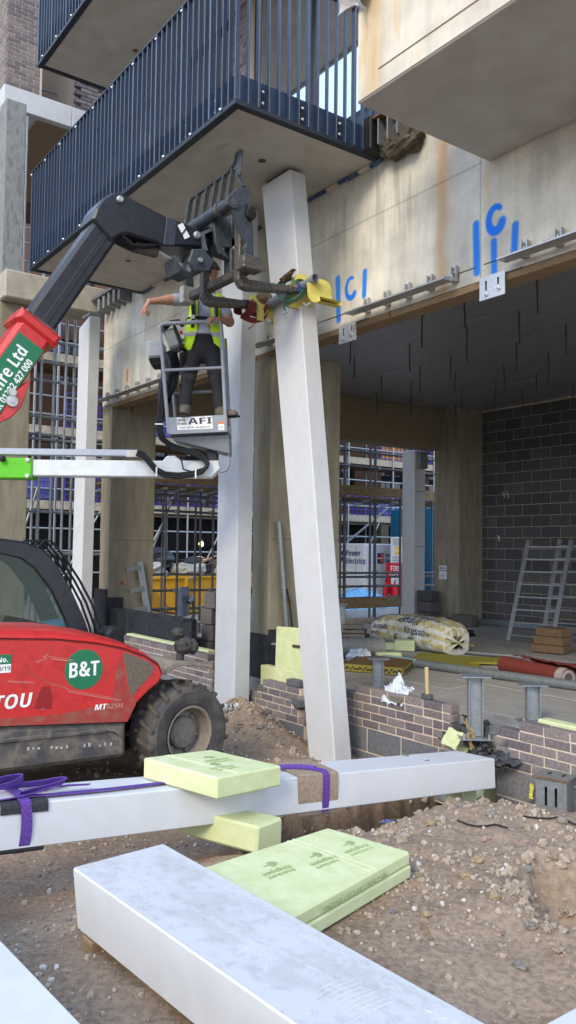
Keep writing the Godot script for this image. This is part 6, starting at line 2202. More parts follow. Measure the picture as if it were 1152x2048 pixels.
func worker() -> void:
	var t := thing("person", "man in yellow vest, blue-grey shirt and dark trousers pointing from the basket with one arm", "person", LIFT_AT + Vector3(0, 2.93, 0), "", LIFT_TURN)
	var dy := -2.93
	var V := func(x: float, y: float, z: float) -> Vector3:
		return Vector3(x, y + dy, z)
	var shirt := Color(0.33, 0.38, 0.47)
	var skin := Color(0.46, 0.235, 0.165)
	var trou := Color(0.018, 0.017, 0.020)
	var knee := Color(0.042, 0.037, 0.035)
	var boot := Color(0.135, 0.115, 0.095)
	var hair := Color(0.05, 0.04, 0.035)
	var sh_l: Vector3 = V.call(-0.135, 4.205, 0.06)
	var sh_r: Vector3 = V.call(0.195, 4.195, 0.04)
	var el_l: Vector3 = V.call(-0.34, 4.165, 0.17)
	var wr_l: Vector3 = V.call(-0.515, 4.105, 0.30)
	var el_r: Vector3 = V.call(0.285, 3.985, 0.02)
	var wr_r: Vector3 = V.call(0.195, 3.955, 0.235)
	var bones := [
		[V.call(0.025, 3.86, 0.05), V.call(0.030, 4.14, 0.04), 0.135, 0.155, shirt, 1.35],
		[V.call(-0.06, 4.20, 0.05), V.call(0.12, 4.195, 0.04), 0.085, 0.085, shirt, 1.1],
		[V.call(0.02, 3.80, 0.05), V.call(0.025, 3.88, 0.05), 0.140, 0.138, shirt, 1.3],
		[V.call(0.018, 3.68, 0.05), V.call(0.02, 3.79, 0.05), 0.145, 0.138, trou, 1.25],
		[V.call(0.035, 4.24, 0.05), V.call(0.055, 4.36, 0.08), 0.056, 0.054, skin],
		[sh_l, el_l.lerp(sh_l, 0.35), 0.066, 0.062, shirt], [el_l.lerp(sh_l, 0.35), el_l, 0.050, 0.045, skin], [el_l, wr_l, 0.046, 0.030, skin],
		[sh_r, el_r.lerp(sh_r, 0.40), 0.066, 0.063, shirt], [el_r.lerp(sh_r, 0.4), el_r, 0.050, 0.045, skin], [el_r, wr_r, 0.046, 0.030, skin],
		[V.call(-0.065, 3.67, 0.06), V.call(-0.112, 3.40, 0.16), 0.098, 0.076, trou], [V.call(-0.112, 3.42, 0.155), V.call(-0.116, 3.34, 0.17), 0.077, 0.070, knee], [V.call(-0.115, 3.36, 0.165), V.call(-0.136, 3.12, 0.22), 0.068, 0.058, trou], [V.call(-0.134, 3.13, 0.22), V.call(-0.137, 3.06, 0.225), 0.062, 0.058, trou],
		[V.call(0.105, 3.67, 0.05), V.call(0.160, 3.40, 0.12), 0.098, 0.076, trou], [V.call(0.160, 3.42, 0.12), V.call(0.170, 3.34, 0.13), 0.077, 0.070, knee], [V.call(0.168, 3.36, 0.13), V.call(0.205, 3.12, 0.17), 0.068, 0.058, trou], [V.call(0.205, 3.13, 0.17), V.call(0.21, 3.06, 0.175), 0.062, 0.058, trou],
		[V.call(-0.137, 3.07, 0.225), V.call(-0.138, 2.985, 0.235), 0.056, 0.050, boot], [V.call(-0.138, 2.978, 0.225), V.call(-0.128, 2.972, 0.375), 0.044, 0.042, boot],
		[V.call(0.212, 3.07, 0.175), V.call(0.222, 3.0, 0.18), 0.056, 0.050, boot], [V.call(0.215, 2.988, 0.175), V.call(0.365, 2.975, 0.245), 0.044, 0.043, boot],
	]
	var out := [PackedVector3Array(), PackedVector3Array(), PackedColorArray()]
	field_mesh(bones, 0.013, 0.035, out)
	# head, a grid of its own
	var hc: Vector3 = V.call(0.078, 4.462, 0.10)
	var look := Vector3(-0.28, -0.22, 0.93).normalized()
	var hr := Vector3.UP.cross(look).normalized()
	var hu := look.cross(hr).normalized()
	var P := func(r: float, u: float, f: float) -> Vector3:
		return hc + hr * r + hu * u + look * f
	var dark := Color(0.06, 0.035, 0.03)
	var hb := [
		[P.call(0, 0.03, -0.02), P.call(0, 0.03, 0.01), 0.080, 0.078, skin], [P.call(0, -0.03, 0.02), P.call(0, -0.065, 0.045), 0.062, 0.042, skin],
		[P.call(0, -0.09, -0.03), P.call(0, -0.03, -0.02), 0.055, 0.06, skin],
		[P.call(0, 0.012, 0.085), P.call(0, -0.020, 0.100), 0.008, 0.013, skin], [P.call(-0.012, -0.024, 0.092), P.call(0.012, -0.024, 0.092), 0.008, 0.008, skin],
		[P.call(-0.022, -0.052, 0.078), P.call(0.022, -0.052, 0.078), 0.006, 0.006, Color(0.32, 0.12, 0.10)],
		[P.call(-0.032, 0.018, 0.076), P.call(-0.026, 0.018, 0.078), 0.009, 0.009, dark], [P.call(0.026, 0.018, 0.078), P.call(0.032, 0.018, 0.076), 0.009, 0.009, dark],
		[P.call(-0.044, 0.038, 0.070), P.call(-0.018, 0.040, 0.078), 0.006, 0.006, hair], [P.call(0.018, 0.040, 0.078), P.call(0.044, 0.038, 0.070), 0.006, 0.006, hair],
		[P.call(-0.080, 0.012, -0.01), P.call(-0.082, -0.022, 0.0), 0.014, 0.010, skin], [P.call(0.080, 0.012, -0.01), P.call(0.082, -0.022, 0.0), 0.014, 0.010, skin],
	]
	field_mesh(hb, 0.005, 0.012, out)
	# hands: the left one points down and out, the right one closes round the rail
	hand(out, wr_l, Vector3(-0.42, -0.84, 0.34), Vector3(-0.75, 0.40, 0.45), 1.0, [0.22, 0.75, 0.85, 0.9], skin)
	hand(out, wr_r, Vector3(-0.72, -0.12, 0.60), Vector3(0.1, 0.85, 0.5), -1.0, [0.62, 0.66, 0.66, 0.66], skin)
	var bm := StandardMaterial3D.new()
	bm.resource_name = "clothed body"
	bm.vertex_color_use_as_albedo = true
	bm.roughness = 0.8
	bm.heightmap_enabled = true
	bm.heightmap_texture = grain
	bm.heightmap_scale = 0.25
	bm.uv1_triplanar = true
	bm.uv1_scale = Vector3.ONE * 3.0
	lpart("body", body_mesh(out), bm, t)
	# safety vest: the torso field a little larger, open at the front
	var lime := Color(0.52, 0.83, 0.02)
	var vb := [
		[V.call(0.025, 3.80, 0.05), V.call(0.030, 4.13, 0.04), 0.155, 0.168, lime, 1.28],
		[V.call(-0.075, 4.195, 0.05), V.call(0.135, 4.190, 0.04), 0.098, 0.098, lime, 1.08],
		[V.call(-0.10, 3.70, 0.08), V.call(-0.07, 3.95, 0.08), 0.095, 0.09, lime],
		[V.call(0.16, 3.72, 0.06), V.call(0.13, 3.95, 0.07), 0.085, 0.09, lime],
	]
	var vo := [PackedVector3Array(), PackedVector3Array(), PackedColorArray()]
	field_mesh(vb, 0.012, 0.04, vo)
	var keep := [PackedVector3Array(), PackedVector3Array(), PackedColorArray()]
	var silver := Color(0.42, 0.42, 0.43)
	for i in range(0, vo[0].size(), 3):
		var c: Vector3 = (vo[0][i] + vo[0][i + 1] + vo[0][i + 2]) / 3.0
		var y := c.y - dy
		var gap := 0.066 + 0.30 * maxf(0.0, 3.86 - y) + 0.10 * maxf(0.0, y - 4.1)
		if c.z > 0.06 and absf(c.x - 0.035) < gap:
			continue
		var bottom := 3.655 + 0.04 * sin(c.x * 22.0) if c.x < 0.03 else 3.70 + 0.05 * sin(c.x * 18.0)
		if y < bottom or y > 4.285 - 0.25 * maxf(0.0, 0.075 - absf(c.x - 0.04)):
			continue
		var arm_l := (c - Vector3(sh_l.x - 0.055, sh_l.y - 0.04, 0.05)).length()
		var arm_r := (c - Vector3(sh_r.x + 0.055, sh_r.y - 0.04, 0.04)).length()
		if arm_l < 0.088 or arm_r < 0.088:
			continue
		var col := lime
		if (y > 3.795 and y < 3.84) or (y > 3.95 and y < 3.955) or (y > 3.90 and absf(absf(c.x - 0.035) - 0.105) < 0.014):
			col = silver
		for s in 3:
			keep[0].append(vo[0][i + s])
			keep[1].append(vo[1][i + s])
			keep[2].append(col)
	lpart("safety_vest", body_mesh(keep), bm, t)
	# harness
	var web := plain("harness webbing", rgb(26, 28, 34), 0.8)
	var m := Mb.new()
	m.tube([V.call(-0.155, 3.985, 0.06), V.call(-0.12, 3.985, 0.135), V.call(-0.02, 3.985, 0.172), V.call(0.09, 3.975, 0.170), V.call(0.185, 3.985, 0.115), V.call(0.205, 3.99, 0.04)], 0.020, 8)
	m.tube([V.call(-0.085, 4.275, 0.09), V.call(-0.09, 4.16, 0.165), V.call(-0.075, 3.985, 0.172), V.call(-0.085, 3.88, 0.168)], 0.018, 8)
	m.tube([V.call(0.125, 4.27, 0.085), V.call(0.15, 4.16, 0.145), V.call(0.165, 3.985, 0.135)], 0.018, 8)
	lpart("harness", m, web, t)
	m = Mb.new()
	m.box(V.call(-0.078, 3.985, 0.195), Vector3(0.045, 0.045, 0.012), 0.004)
	lpart("buckle", m, BOLT, t)
	# hard hat, glasses
	m = Mb.new()
	var hat := Transform3D(Basis(hr, hu, look), P.call(0, 0.045, -0.012))
	m.lathe([Vector2(0.112, 0.0), Vector2(0.108, 0.008), Vector2(0.098, 0.035), Vector2(0.078, 0.07), Vector2(0.045, 0.092), Vector2(0, 0.10)], 24, hat)
	m.box(hat * Vector3(0, 0.004, 0.108), Vector3(0.13, 0.008, 0.07), 0.003, hat.basis)
	lpart("hard_hat", m, plain("dark hat", rgb(34, 36, 42), 0.4), t)
	m = Mb.new()
	m.box(P.call(0.033, 0.016, 0.093), Vector3(0.048, 0.030, 0.006), 0.002, hat.basis)
	m.box(P.call(-0.033, 0.016, 0.093), Vector3(0.048, 0.030, 0.006), 0.002, hat.basis)
	m.box(P.call(0, 0.022, 0.096), Vector3(0.03, 0.006, 0.006), 0.001, hat.basis)
	lpart("glasses", m, plain("dark lens", rgb(40, 26, 28), 0.15), t)
	# cargo pocket and flap on the thigh
	m = Mb.new()
	m.box(V.call(-0.165, 3.52, 0.175), Vector3(0.035, 0.16, 0.12), 0.012, Basis.from_euler(Vector3(0.3, -0.5, -0.1)))
	m.box(V.call(-0.168, 3.605, 0.155), Vector3(0.045, 0.045, 0.13), 0.012, Basis.from_euler(Vector3(0.3, -0.5, -0.1)))
	lpart("cargo_pocket", m, mat("trouser cloth", [rgb(30, 29, 32), rgb(42, 40, 43)], 0.2, 0.9, 0.05), t)
	for q in [[V.call(-0.132, 2.945, 0.30), 0.0], [V.call(0.295, 2.95, 0.215), 1.13]]:
		m = Mb.new()
		m.box(q[0], Vector3(0.085, 0.022, 0.27), 0.01, Basis(Vector3.UP, q[1] - 0.04))
		lpart("boot_sole", m, BLACK, t)

# ---------------------------------------------------------------- straps and pads on the forks
func ribbon(pts: Array, width: Vector3, thick := 0.004, sub := 4) -> Mb:   # a flat strap swept through points; width = full width vector
	var p := smooth(pts, sub)
	var m := Mb.new()
	for s in [1.0, -1.0]:
		var rows := []
		for i in p.size():
			var d: Vector3 = (p[mini(i + 1, p.size() - 1)] - p[maxi(i - 1, 0)]).normalized()
			var nn: Vector3 = d.cross(width).normalized() * thick * 0.5 * s
			rows.append([p[i] - width / 2.0 + nn, p[i] + width / 2.0 + nn])
		for i in p.size() - 1:
			var d: Vector3 = (p[i + 1] - p[i]).normalized()
			m.flat([rows[i][0], rows[i][1], rows[i + 1][1], rows[i + 1][0]], d.cross(width).normalized() * s)
			m.flat([p[i] + width * 0.5 * s + d.cross(width).normalized() * thick * 0.5, p[i] + width * 0.5 * s - d.cross(width).normalized() * thick * 0.5, p[i + 1] + width * 0.5 * s - d.cross(width).normalized() * thick * 0.5, p[i + 1] + width * 0.5 * s + d.cross(width).normalized() * thick * 0.5], width * s)
	return m

func smooth(pts: Array, sub := 4) -> Array:
	var o := []
	for i in pts.size() - 1:
		var a: Vector3 = pts[maxi(i - 1, 0)]
		var d: Vector3 = pts[mini(i + 2, pts.size() - 1)]
		for s in sub:
			o.append(pts[i].cubic_interpolate(pts[i + 1], a, d, s / float(sub)))
	o.append(pts[-1])
	return o

func fork_rigging() -> void:
	var yellow := mat("yellow foam", [rgb(202, 190, 92), rgb(218, 206, 110)], 0.3, 0.85, 0.06)
	var greenw := mat("green webbing", [rgb(70, 120, 96), rgb(104, 150, 124)], 0.1, 0.9, 0.05)
	var redw := mat("red webbing", [rgb(96, 40, 38), rgb(122, 54, 48)], 0.1, 0.9, 0.05)
	var m := Mb.new()
	m.tube([Vector3(-7.0, 4.09, -4.645), Vector3(-6.0, 4.17, -4.645)], 0.042, 16, false)
	m.tube([Vector3(-7.0, 4.09, -4.645), Vector3(-6.0, 4.17, -4.645)], 0.034, 16, false)
	solo("clamp_tube", m, mat("tube grey", [rgb(128, 136, 146), rgb(156, 164, 174)], 0.4, 0.5, 0.02, {"metal": 0.2}), "short grey tube tied across the forks in front of the leaning column", "tube")
	# foam pads: a folded thick sheet each
	var pad := func(pts: Array, w: Vector3, label: String):
		var b := ribbon(pts, w, 0.045, 5)
		solo("foam_pad", b, yellow, label, "foam pad", "yellow pads between forks and column")
	pad.call([Vector3(-6.34, 3.96, -4.72), Vector3(-6.30, 4.16, -4.70), Vector3(-6.20, 4.23, -4.72), Vector3(-6.08, 4.16, -4.74), Vector3(-6.05, 4.02, -4.74), Vector3(-5.98, 3.95, -4.75), Vector3(-5.92, 3.955, -4.77)], Vector3(0, 0.0, 0.26), "yellow foam pad folded over the right fork tip beside the leaning column")
	pad.call([Vector3(-6.98, 4.20, -4.66), Vector3(-6.86, 4.17, -4.64), Vector3(-6.80, 4.05, -4.64), Vector3(-6.82, 3.93, -4.66)], Vector3(0.02, 0, 0.24), "yellow foam pad squeezed against the left edge of the leaning column")
	var t := thing("ratchet_strap", "green ratchet strap bundled round the right fork and the grey tube", "strap", Vector3(-6.3, 4.1, -4.6))
	for q in [[[Vector3(-6.40, 4.20, -4.52), Vector3(-6.32, 4.24, -4.60), Vector3(-6.24, 4.22, -4.68), Vector3(-6.18, 4.12, -4.66), Vector3(-6.22, 4.02, -4.60), Vector3(-6.32, 4.00, -4.54), Vector3(-6.40, 4.08, -4.50), Vector3(-6.40, 4.20, -4.52)], Vector3(0.02, 0, 0.07)], [[Vector3(-6.50, 4.22, -4.60), Vector3(-6.40, 4.26, -4.58), Vector3(-6.28, 4.25, -4.57), Vector3(-6.22, 4.16, -4.56), Vector3(-6.28, 4.06, -4.55), Vector3(-6.36, 3.98, -4.56), Vector3(-6.38, 3.93, -4.57)], Vector3(0.0, 0.05, 0.05)], [[Vector3(-6.54, 4.18, -4.58), Vector3(-6.46, 4.20, -4.55), Vector3(-6.36, 4.17, -4.53), Vector3(-6.30, 4.08, -4.53)], Vector3(0, 0.055, 0.01)]]:
		part("webbing", ribbon(q[0], q[1]), greenw, t)
	m = Mb.new()
	m.bar(Vector3(-6.42, 4.24, -4.54), Vector3(-6.22, 4.30, -4.56), 0.05, 0.014, 0.004)
	m.bar(Vector3(-6.41, 4.20, -4.53), Vector3(-6.22, 4.26, -4.53), 0.05, 0.012, 0.004)
	m.cyl(Vector3(-6.34, 4.22, -4.51), Vector3(-6.34, 4.25, -4.59), 0.022, 10)
	m.cyl(Vector3(-6.25, 4.12, -4.50), Vector3(-6.20, 4.12, -4.58), 0.025, 10)
	part("ratchet", m, mat("rusty ratchet", [rgb(96, 74, 58), rgb(146, 116, 88)], 0.1, 0.6, 0.05, {"metal": 0.3}), t)
	m = Mb.new()
	m.tube([Vector3(-6.34, 3.96, -4.55), Vector3(-6.31, 3.915, -4.55), Vector3(-6.38, 3.90, -4.55), Vector3(-6.45, 3.92, -4.55)], 0.010, 6)
	m.tube([Vector3(-6.12, 3.95, -4.60), Vector3(-6.08, 3.92, -4.60), Vector3(-6.02, 3.93, -4.60)], 0.010, 6)
	part("hook", m, BOLT, t)
	m = Mb.new()
	m.box(Vector3(-6.20, 4.12, -4.60), Vector3(0.03, 0.09, 0.05), 0.012)
	part("blue_wrap", m, plain("blue rag", rgb(32, 74, 140), 0.8), t)
	t = thing("ratchet_strap", "dark red ratchet strap wound round the left fork tip below the grey tube", "strap", Vector3(-6.9, 4.0, -4.5))
	for q in [[[Vector3(-6.93, 4.10, -4.38), Vector3(-6.93, 4.13, -4.44), Vector3(-6.86, 4.13, -4.46), Vector3(-6.80, 4.10, -4.46), Vector3(-6.79, 4.03, -4.45), Vector3(-6.86, 3.97, -4.42), Vector3(-6.94, 4.0, -4.38), Vector3(-6.93, 4.10, -4.38)], Vector3(0.0, 0, 0.10)], [[Vector3(-6.95, 3.99, -4.42), Vector3(-6.88, 3.94, -4.52), Vector3(-6.78, 3.96, -4.60), Vector3(-6.72, 4.05, -4.62), Vector3(-6.70, 4.16, -4.62)], Vector3(0.03, 0.05, 0.0)], [[Vector3(-6.92, 4.03, -4.46), Vector3(-6.82, 3.99, -4.56), Vector3(-6.73, 4.07, -4.60)], Vector3(0, 0.05, 0.02)]]:
		part("webbing", ribbon(q[0], q[1]), redw, t)
	m = Mb.new()
	m.box(Vector3(-6.80, 4.16, -4.58), Vector3(0.10, 0.11, 0.12), 0.03, Basis.from_euler(Vector3(0.2, 0.3, 0.5)))
	m.box(Vector3(-6.90, 4.12, -4.56), Vector3(0.10, 0.10, 0.08), 0.02, Basis.from_euler(Vector3(0.2, 0.3, -0.4)))
	part("ratchet", m, mats["rusty ratchet"], t)
	m = Mb.new()
	m.tube([Vector3(-6.86, 3.95, -4.55), Vector3(-6.92, 3.90, -4.55), Vector3(-7.0, 3.885, -4.55)], 0.010, 6)
	m.cyl(Vector3(-6.74, 3.915, -4.60), Vector3(-6.70, 3.915, -4.60), 0.022, 8)
	part("hook", m, BOLT, t)

# ---------------------------------------------------------------- the beams and foam in the foreground
func foreground() -> void:
	var r := RandomNumberGenerator.new()
	r.seed = 300
	var topm := mat("ripple white", [rgb(190, 190, 188), rgb(196, 196, 195), rgb(200, 200, 200), rgb(197, 197, 196)], 2.2, 0.7, 0.0, {"freq": 0.016, "speck": false, "stretch": Vector3(0.7, 1, 1.6)})
	# nearest full beam
	var t := thing("white_beam", "white concrete column lying flat on the dirt in the foreground, scuffed top", "concrete column", Vector3(-2, 0.04, -1.5), "columns lying on the ground")
	var m := Mb.new()
	m.hexa([Vector3(-3.215, 0.066, -1.735), Vector3(0.9, 0.066, -1.97), Vector3(-3.262, 0.30, -1.719), Vector3(0.9, 0.30, -1.955), Vector3(-3.195, 0.066, -1.300), Vector3(0.9, 0.066, -1.575), Vector3(-3.228, 0.30, -1.287), Vector3(0.9, 0.30, -1.560)], 0.006)
	part("shaft", m, W, t)
	var a := Vector3(-3.228 + 0.004, 0.3012, -1.287 - 0.008)
	var b := Vector3(-3.262 + 0.004, 0.3012, -1.719 + 0.008)
	m = rect_uv(a, Vector3(0.9, 0.3012, -1.568), Vector3(0.9, 0.3012, -1.947), b, Vector3.UP)
	part("scuffed_face", m, scuffed(), t)
	# trowel ripples on its top
	m = Mb.new()
	for i in 9:
		var x := -1.93 + i * 0.022
		m.tube([Vector3(x, 0.3005, -1.52 + 0.02 * sin(i)), Vector3(x - 0.012, 0.3015, -1.58), Vector3(x - 0.01, 0.3005, -1.66 - 0.01 * (i % 3))], 0.0014, 5)
	part("trowel_ripple", m, topm, t)
	for q in [Vector3(-3.1, 0.0, -1.5), Vector3(-0.6, 0.0, -1.7)]:
		m = Mb.new()
		m.box(q + Vector3(0, 0.03, 0), Vector3(0.09, 0.066, 0.40), 0.005)
		solo("packer", m, TIMBER, "timber packer under the head of the nearest white column" if q.x < -2.0 else "timber packer under the far end of the nearest white column", "timber packer")
	# bottom left corner beam
	t = thing("white_beam", "end of a white concrete column cut off by the bottom left corner of the photo", "concrete column", Vector3(-2.2, 0.1, -0.7), "columns lying on the ground")
	m = Mb.new()
	m.hexa([Vector3(-4.2, 0.10, -0.76), Vector3(-0.6, 0.10, -0.98), Vector3(-4.2, 0.33, -0.755), Vector3(-0.6, 0.33, -0.975), Vector3(-4.2, 0.10, -0.36), Vector3(-0.6, 0.10, -0.58), Vector3(-4.2, 0.33, -0.355), Vector3(-0.6, 0.33, -0.575)], 0.006)
	part("shaft", m, W, t)
	t = thing("white_beam", "corner of a white concrete column at the bottom right edge of the photo", "concrete column", Vector3(-1, 0.1, -2.2), "columns lying on the ground")
	m = Mb.new()
	m.hexa([Vector3(-1.447, 0.07, -3.3), Vector3(-1.0, 0.07, -3.3), Vector3(-1.452, 0.30, -3.3), Vector3(-1.0, 0.30, -3.3), Vector3(-1.440, 0.07, -1.96), Vector3(-1.0, 0.07, -1.96), Vector3(-1.445, 0.30, -1.95), Vector3(-1.0, 0.30, -1.95)], 0.006)
	part("shaft", m, W, t)
	# the beam across the picture, on foam
	t = thing("white_beam", "white concrete column lying across the middle of the photo with foam board and purple slings on it", "concrete column", Vector3(-4.2, 0.0, -3), "columns lying on the ground")
	var d := Vector3(0.0643, -0.0573, -0.9963)
	var L0 := Vector3(-4.185, 0.30, -1.282) - d * 0.9
	var L1 := Vector3(-3.96, 0.10, -4.771)
	var w := Vector3(-0.292, 0.012, -0.018)
	var we := Vector3(-0.290, 0.010, 0.095)   # the far end is cut askew
	var dn := Vector3(0.02, -0.222, 0.012)
	m = Mb.new()
	m.hexa([L1 + we + dn * 0.94, L1 + dn * 0.94, L1 + we, L1, L0 + w + dn, L0 + dn, L0 + w, L0], 0.006)
	part("shaft", m, W, t)
	var slot := mats["joint line"] as StandardMaterial3D
	for q in [[Vector3(-4.255, 0.139, -4.162), 0.05], [Vector3(-4.095, 0.133, -4.2), 0.06], [Vector3(-4.2, 0.142, -3.98), 0.04]]:
		m = Mb.new()
		m.box(q[0], Vector3(0.014, 0.006, q[1]), 0.001, Basis(Vector3.RIGHT, 0.057))
		part("lifting_slot", m, slot, t)
	# felt wrap and slings
	var on := func(s: float, across: float, lift: float) -> Vector3:   # s along the beam from its visible left end, across 0 near .. 1 far
		return Vector3(-4.185, 0.30, -1.282) + d * s + w * across + Vector3(0, lift, 0)
	var felt := mat("brown felt", [rgb(150, 130, 112), rgb(172, 152, 132)], 0.25, 0.95, 0.12)
	var fp := [on.call(1.93, 1.04, 0.006), on.call(1.93, 0.5, 0.010), on.call(1.93, 0.03, 0.012), on.call(1.93, -0.03, -0.004), on.call(1.93, -0.04, -0.10), on.call(1.93, -0.02, -0.215), on.call(1.93, 0.03, -0.25)]
	solo("felt_wrap", ribbon(fp, d * 0.30, 0.010, 3), felt, "brown felt sheet wrapped over the lying column under the right purple sling", "felt")
	var purple := mat("purple webbing", [rgb(84, 52, 140), rgb(112, 76, 172)], 0.12, 0.85, 0.06, {"stretch": Vector3(1, 1, 1)})
	var s2 := thing("lifting_sling", "purple lifting sling over the brown felt on the lying column", "sling", on.call(1.93, 0.5, 0.0), "purple slings")
	part("webbing", ribbon([on.call(1.50, 0.62, 0.010), on.call(1.62, 0.55, 0.016), on.call(1.78, 0.46, 0.022), on.call(1.90, 0.30, 0.026), on.call(1.965, 0.10, 0.026), on.call(1.985, -0.04, 0.008), on.call(1.985, -0.065, -0.10), on.call(1.98, -0.05, -0.222)], d * 0.05 + Vector3(0, 0.006, 0), 0.006, 5), purple, s2)
	part("webbing", ribbon([on.call(1.60, 0.75, 0.010), on.call(1.74, 0.62, 0.020), on.call(1.86, 0.42, 0.030), on.call(1.94, 0.2, 0.030)], d * 0.045 + Vector3(0, 0.02, 0), 0.006, 5), purple, s2)
	s2 = thing("lifting_sling", "purple lifting sling tangled over the left end of the lying column", "sling", on.call(0.2, 0.5, 0.0), "purple slings")
	part("webbing", ribbon([on.call(0.10, 0.9, 0.01), on.call(0.115, 0.5, 0.016), on.call(0.12, 0.05, 0.016), on.call(0.125, -0.04, 0.0), on.call(0.13, -0.065, -0.10), on.call(0.12, -0.06, -0.20), on.call(0.10, 0.02, -0.245)], d * 0.055, 0.006, 5), purple, s2)
	part("webbing", ribbon([on.call(0.10, 0.25, 0.02), on.call(0.25, 0.22, 0.014), on.call(0.50, 0.22, 0.014), on.call(0.75, 0.28, 0.012), on.call(0.95, 0.36, 0.010), on.call(1.1, 0.45, 0.008)], Vector3(0.045, 0.004, 0), 0.006, 4), purple, s2)
	part("webbing", ribbon([on.call(0.12, 0.3, 0.02), on.call(0.20, 0.5, 0.015), on.call(0.32, 0.62, 0.022), on.call(0.40, 0.78, 0.03), on.call(0.36, 0.9, 0.025), on.call(0.25, 0.85, 0.02), on.call(0.05, 0.7, 0.03), on.call(-0.25, 0.6, 0.04)], Vector3(0.03, 0.035, -0.01), 0.006, 5), purple, s2)
	part("webbing", ribbon([on.call(-0.3, 0.4, 0.02), on.call(-0.1, 0.45, 0.04), on.call(0.08, 0.55, 0.05), on.call(0.17, 0.8, 0.06), on.call(0.14, 1.0, 0.05), on.call(-0.05, 0.9, 0.04), on.call(-0.3, 0.8, 0.03)], Vector3(0.025, 0.035, 0.01), 0.006, 5), purple, s2)
	part("webbing", ribbon([on.call(-0.3, 0.2, 0.012), on.call(0.0, 0.15, 0.014), on.call(0.18, 0.2, 0.03), on.call(0.3, 0.35, 0.04), on.call(0.5, 0.42, 0.03)], Vector3(0.04, 0.015, 0), 0.006, 5), purple, s2)
	for q in [[0.0, "black corner pad under the purple sling on the top edge of the lying column", [on.call(0.12, 0.22, 0.006), on.call(0.12, 0.05, 0.008), on.call(0.12, -0.02, -0.002), on.call(0.12, -0.03, -0.045)]], [1.0, "black corner pad under the purple sling at the lower edge of the lying column", [on.call(0.10, -0.02, -0.155), on.call(0.10, -0.045, -0.20), on.call(0.10, -0.03, -0.235), on.call(0.10, 0.12, -0.245)]]]:
		solo("corner_pad", ribbon(q[2], d * 0.24, 0.008, 3), mat("black rubber pad", [rgb(44, 46, 52), rgb(62, 64, 70)], 0.2, 0.85, 0.08), q[1], "corner pad")
	# foam board on the beam, carried by its slope
	foam_board("foam board lying across the white column between the two purple slings", [Vector3(-4.37, 0.262, -2.155), Vector3(-3.855, 0.235, -2.345), Vector3(-3.955, 0.207, -2.85), Vector3(-4.44, 0.228, -2.655)], 0.118, [[0.30, 0.62], [0.58, 0.40]], 1)
	# the big board on the ground, two layers
	foam_board("large foam board lying on the dirt behind the nearest white column", [Vector3(-3.24, 0.035, -1.84), Vector3(-2.585, 0.03, -1.82), Vector3(-2.885, 0.02, -2.862), Vector3(-3.380, 0.02, -2.742)], 0.128, [[0.30, 0.36], [0.42, 0.62], [0.45, 0.86]], 2)
	m = Mb.new()
	m.hexa([Vector3(-3.84, -0.10, -2.78), Vector3(-3.78, -0.08, -2.56), Vector3(-3.85, 0.065, -2.79), Vector3(-3.78, 0.07, -2.57), Vector3(-4.40, -0.10, -2.60), Vector3(-4.34, -0.10, -2.40), Vector3(-4.40, 0.05, -2.60), Vector3(-4.34, 0.055, -2.40)], 0.014)
	solo("foam_block", m, FOAM, "green foam block wedged under the middle of the lying white column", "foam block")
	m = Mb.new()
	m.hexa(box8(Vector3(-4.30, -0.26, -4.72), Vector3(-4.08, -0.09, -4.56)), 0.012)
	solo("foam_block", m, FOAM, "green foam block under the far end of the lying white column in the trench", "foam block")
	# steel box bracket at the right
	var sb := thing("steel_box", "grey slotted steel box bracket standing on the dirt at the right edge", "steel bracket", Vector3(-3.5, -0.2, -4.9))
	var raw := mat("raw steel", [rgb(120, 126, 132), rgb(146, 152, 156)], 0.4, 0.55, 0.03, {"metal": 0.35})
	var A := Vector3(-3.71, -0.20, -5.02)
	var bx := Basis(Vector3.UP, 0.30)
	var at := func(x: float, y: float, z: float) -> Vector3:
		return Vector3(-3.70, -0.235, -4.90) + bx * Vector3(x * 1.1, y * 1.22, z * 1.1)
	for q in [[0.0, 0.058], [0.075, 0.122], [0.139, 0.20]]:
		m = Mb.new()
		for k in [[0.0, 0.045], [0.155, 0.20]]:
			m.box(at.call((q[0] + q[1]) / 2.0, (k[0] + k[1]) / 2.0, 0), Vector3(q[1] - q[0], k[1] - k[0], 0.008) * Vector3(1.1, 1.22, 1.1), 0.001, bx)
		if q[0] == 0.0 or q[1] == 0.20 or q[0] == 0.075:
			m.box(at.call((q[0] + q[1]) / 2.0, 0.10, 0), Vector3(q[1] - q[0], 0.11, 0.008) * Vector3(1.1, 1.22, 1.1), 0.001, bx)
		part("face_plate", m, raw, sb)
	m = Mb.new()
	for q in [[0.0665, 0.0], [0.1305, 0.0]]:
		m.box(at.call(q[0], 0.0225, 0), Vector3(0.017, 0.045, 0.0078) * Vector3(1.1, 1.22, 1.1), 0.0, bx)
		m.box(at.call(q[0], 0.1775, 0), Vector3(0.017, 0.045, 0.0078) * Vector3(1.1, 1.22, 1.1), 0.0, bx)
	part("face_bridge", m, raw, sb)
	m = Mb.new()
	m.box(at.call(0.10, 0.206, -0.085), Vector3(0.23, 0.012, 0.20) * Vector3(1.1, 1.22, 1.1), 0.002, bx)
	var tp := part("top_plate", m, mat("mill steel", [rgb(108, 110, 110), rgb(140, 142, 140)], 0.3, 0.6, 0.03, {"metal": 0.25}), sb)
	m = Mb.new()
	m.box(at.call(0.10, 0.206, 0.0165), Vector3(0.232, 0.013, 0.004) * Vector3(1.1, 1.22, 1.1), 0.001, bx)
	part("rusty_edge", m, mats["rust"], tp)
	m = Mb.new()
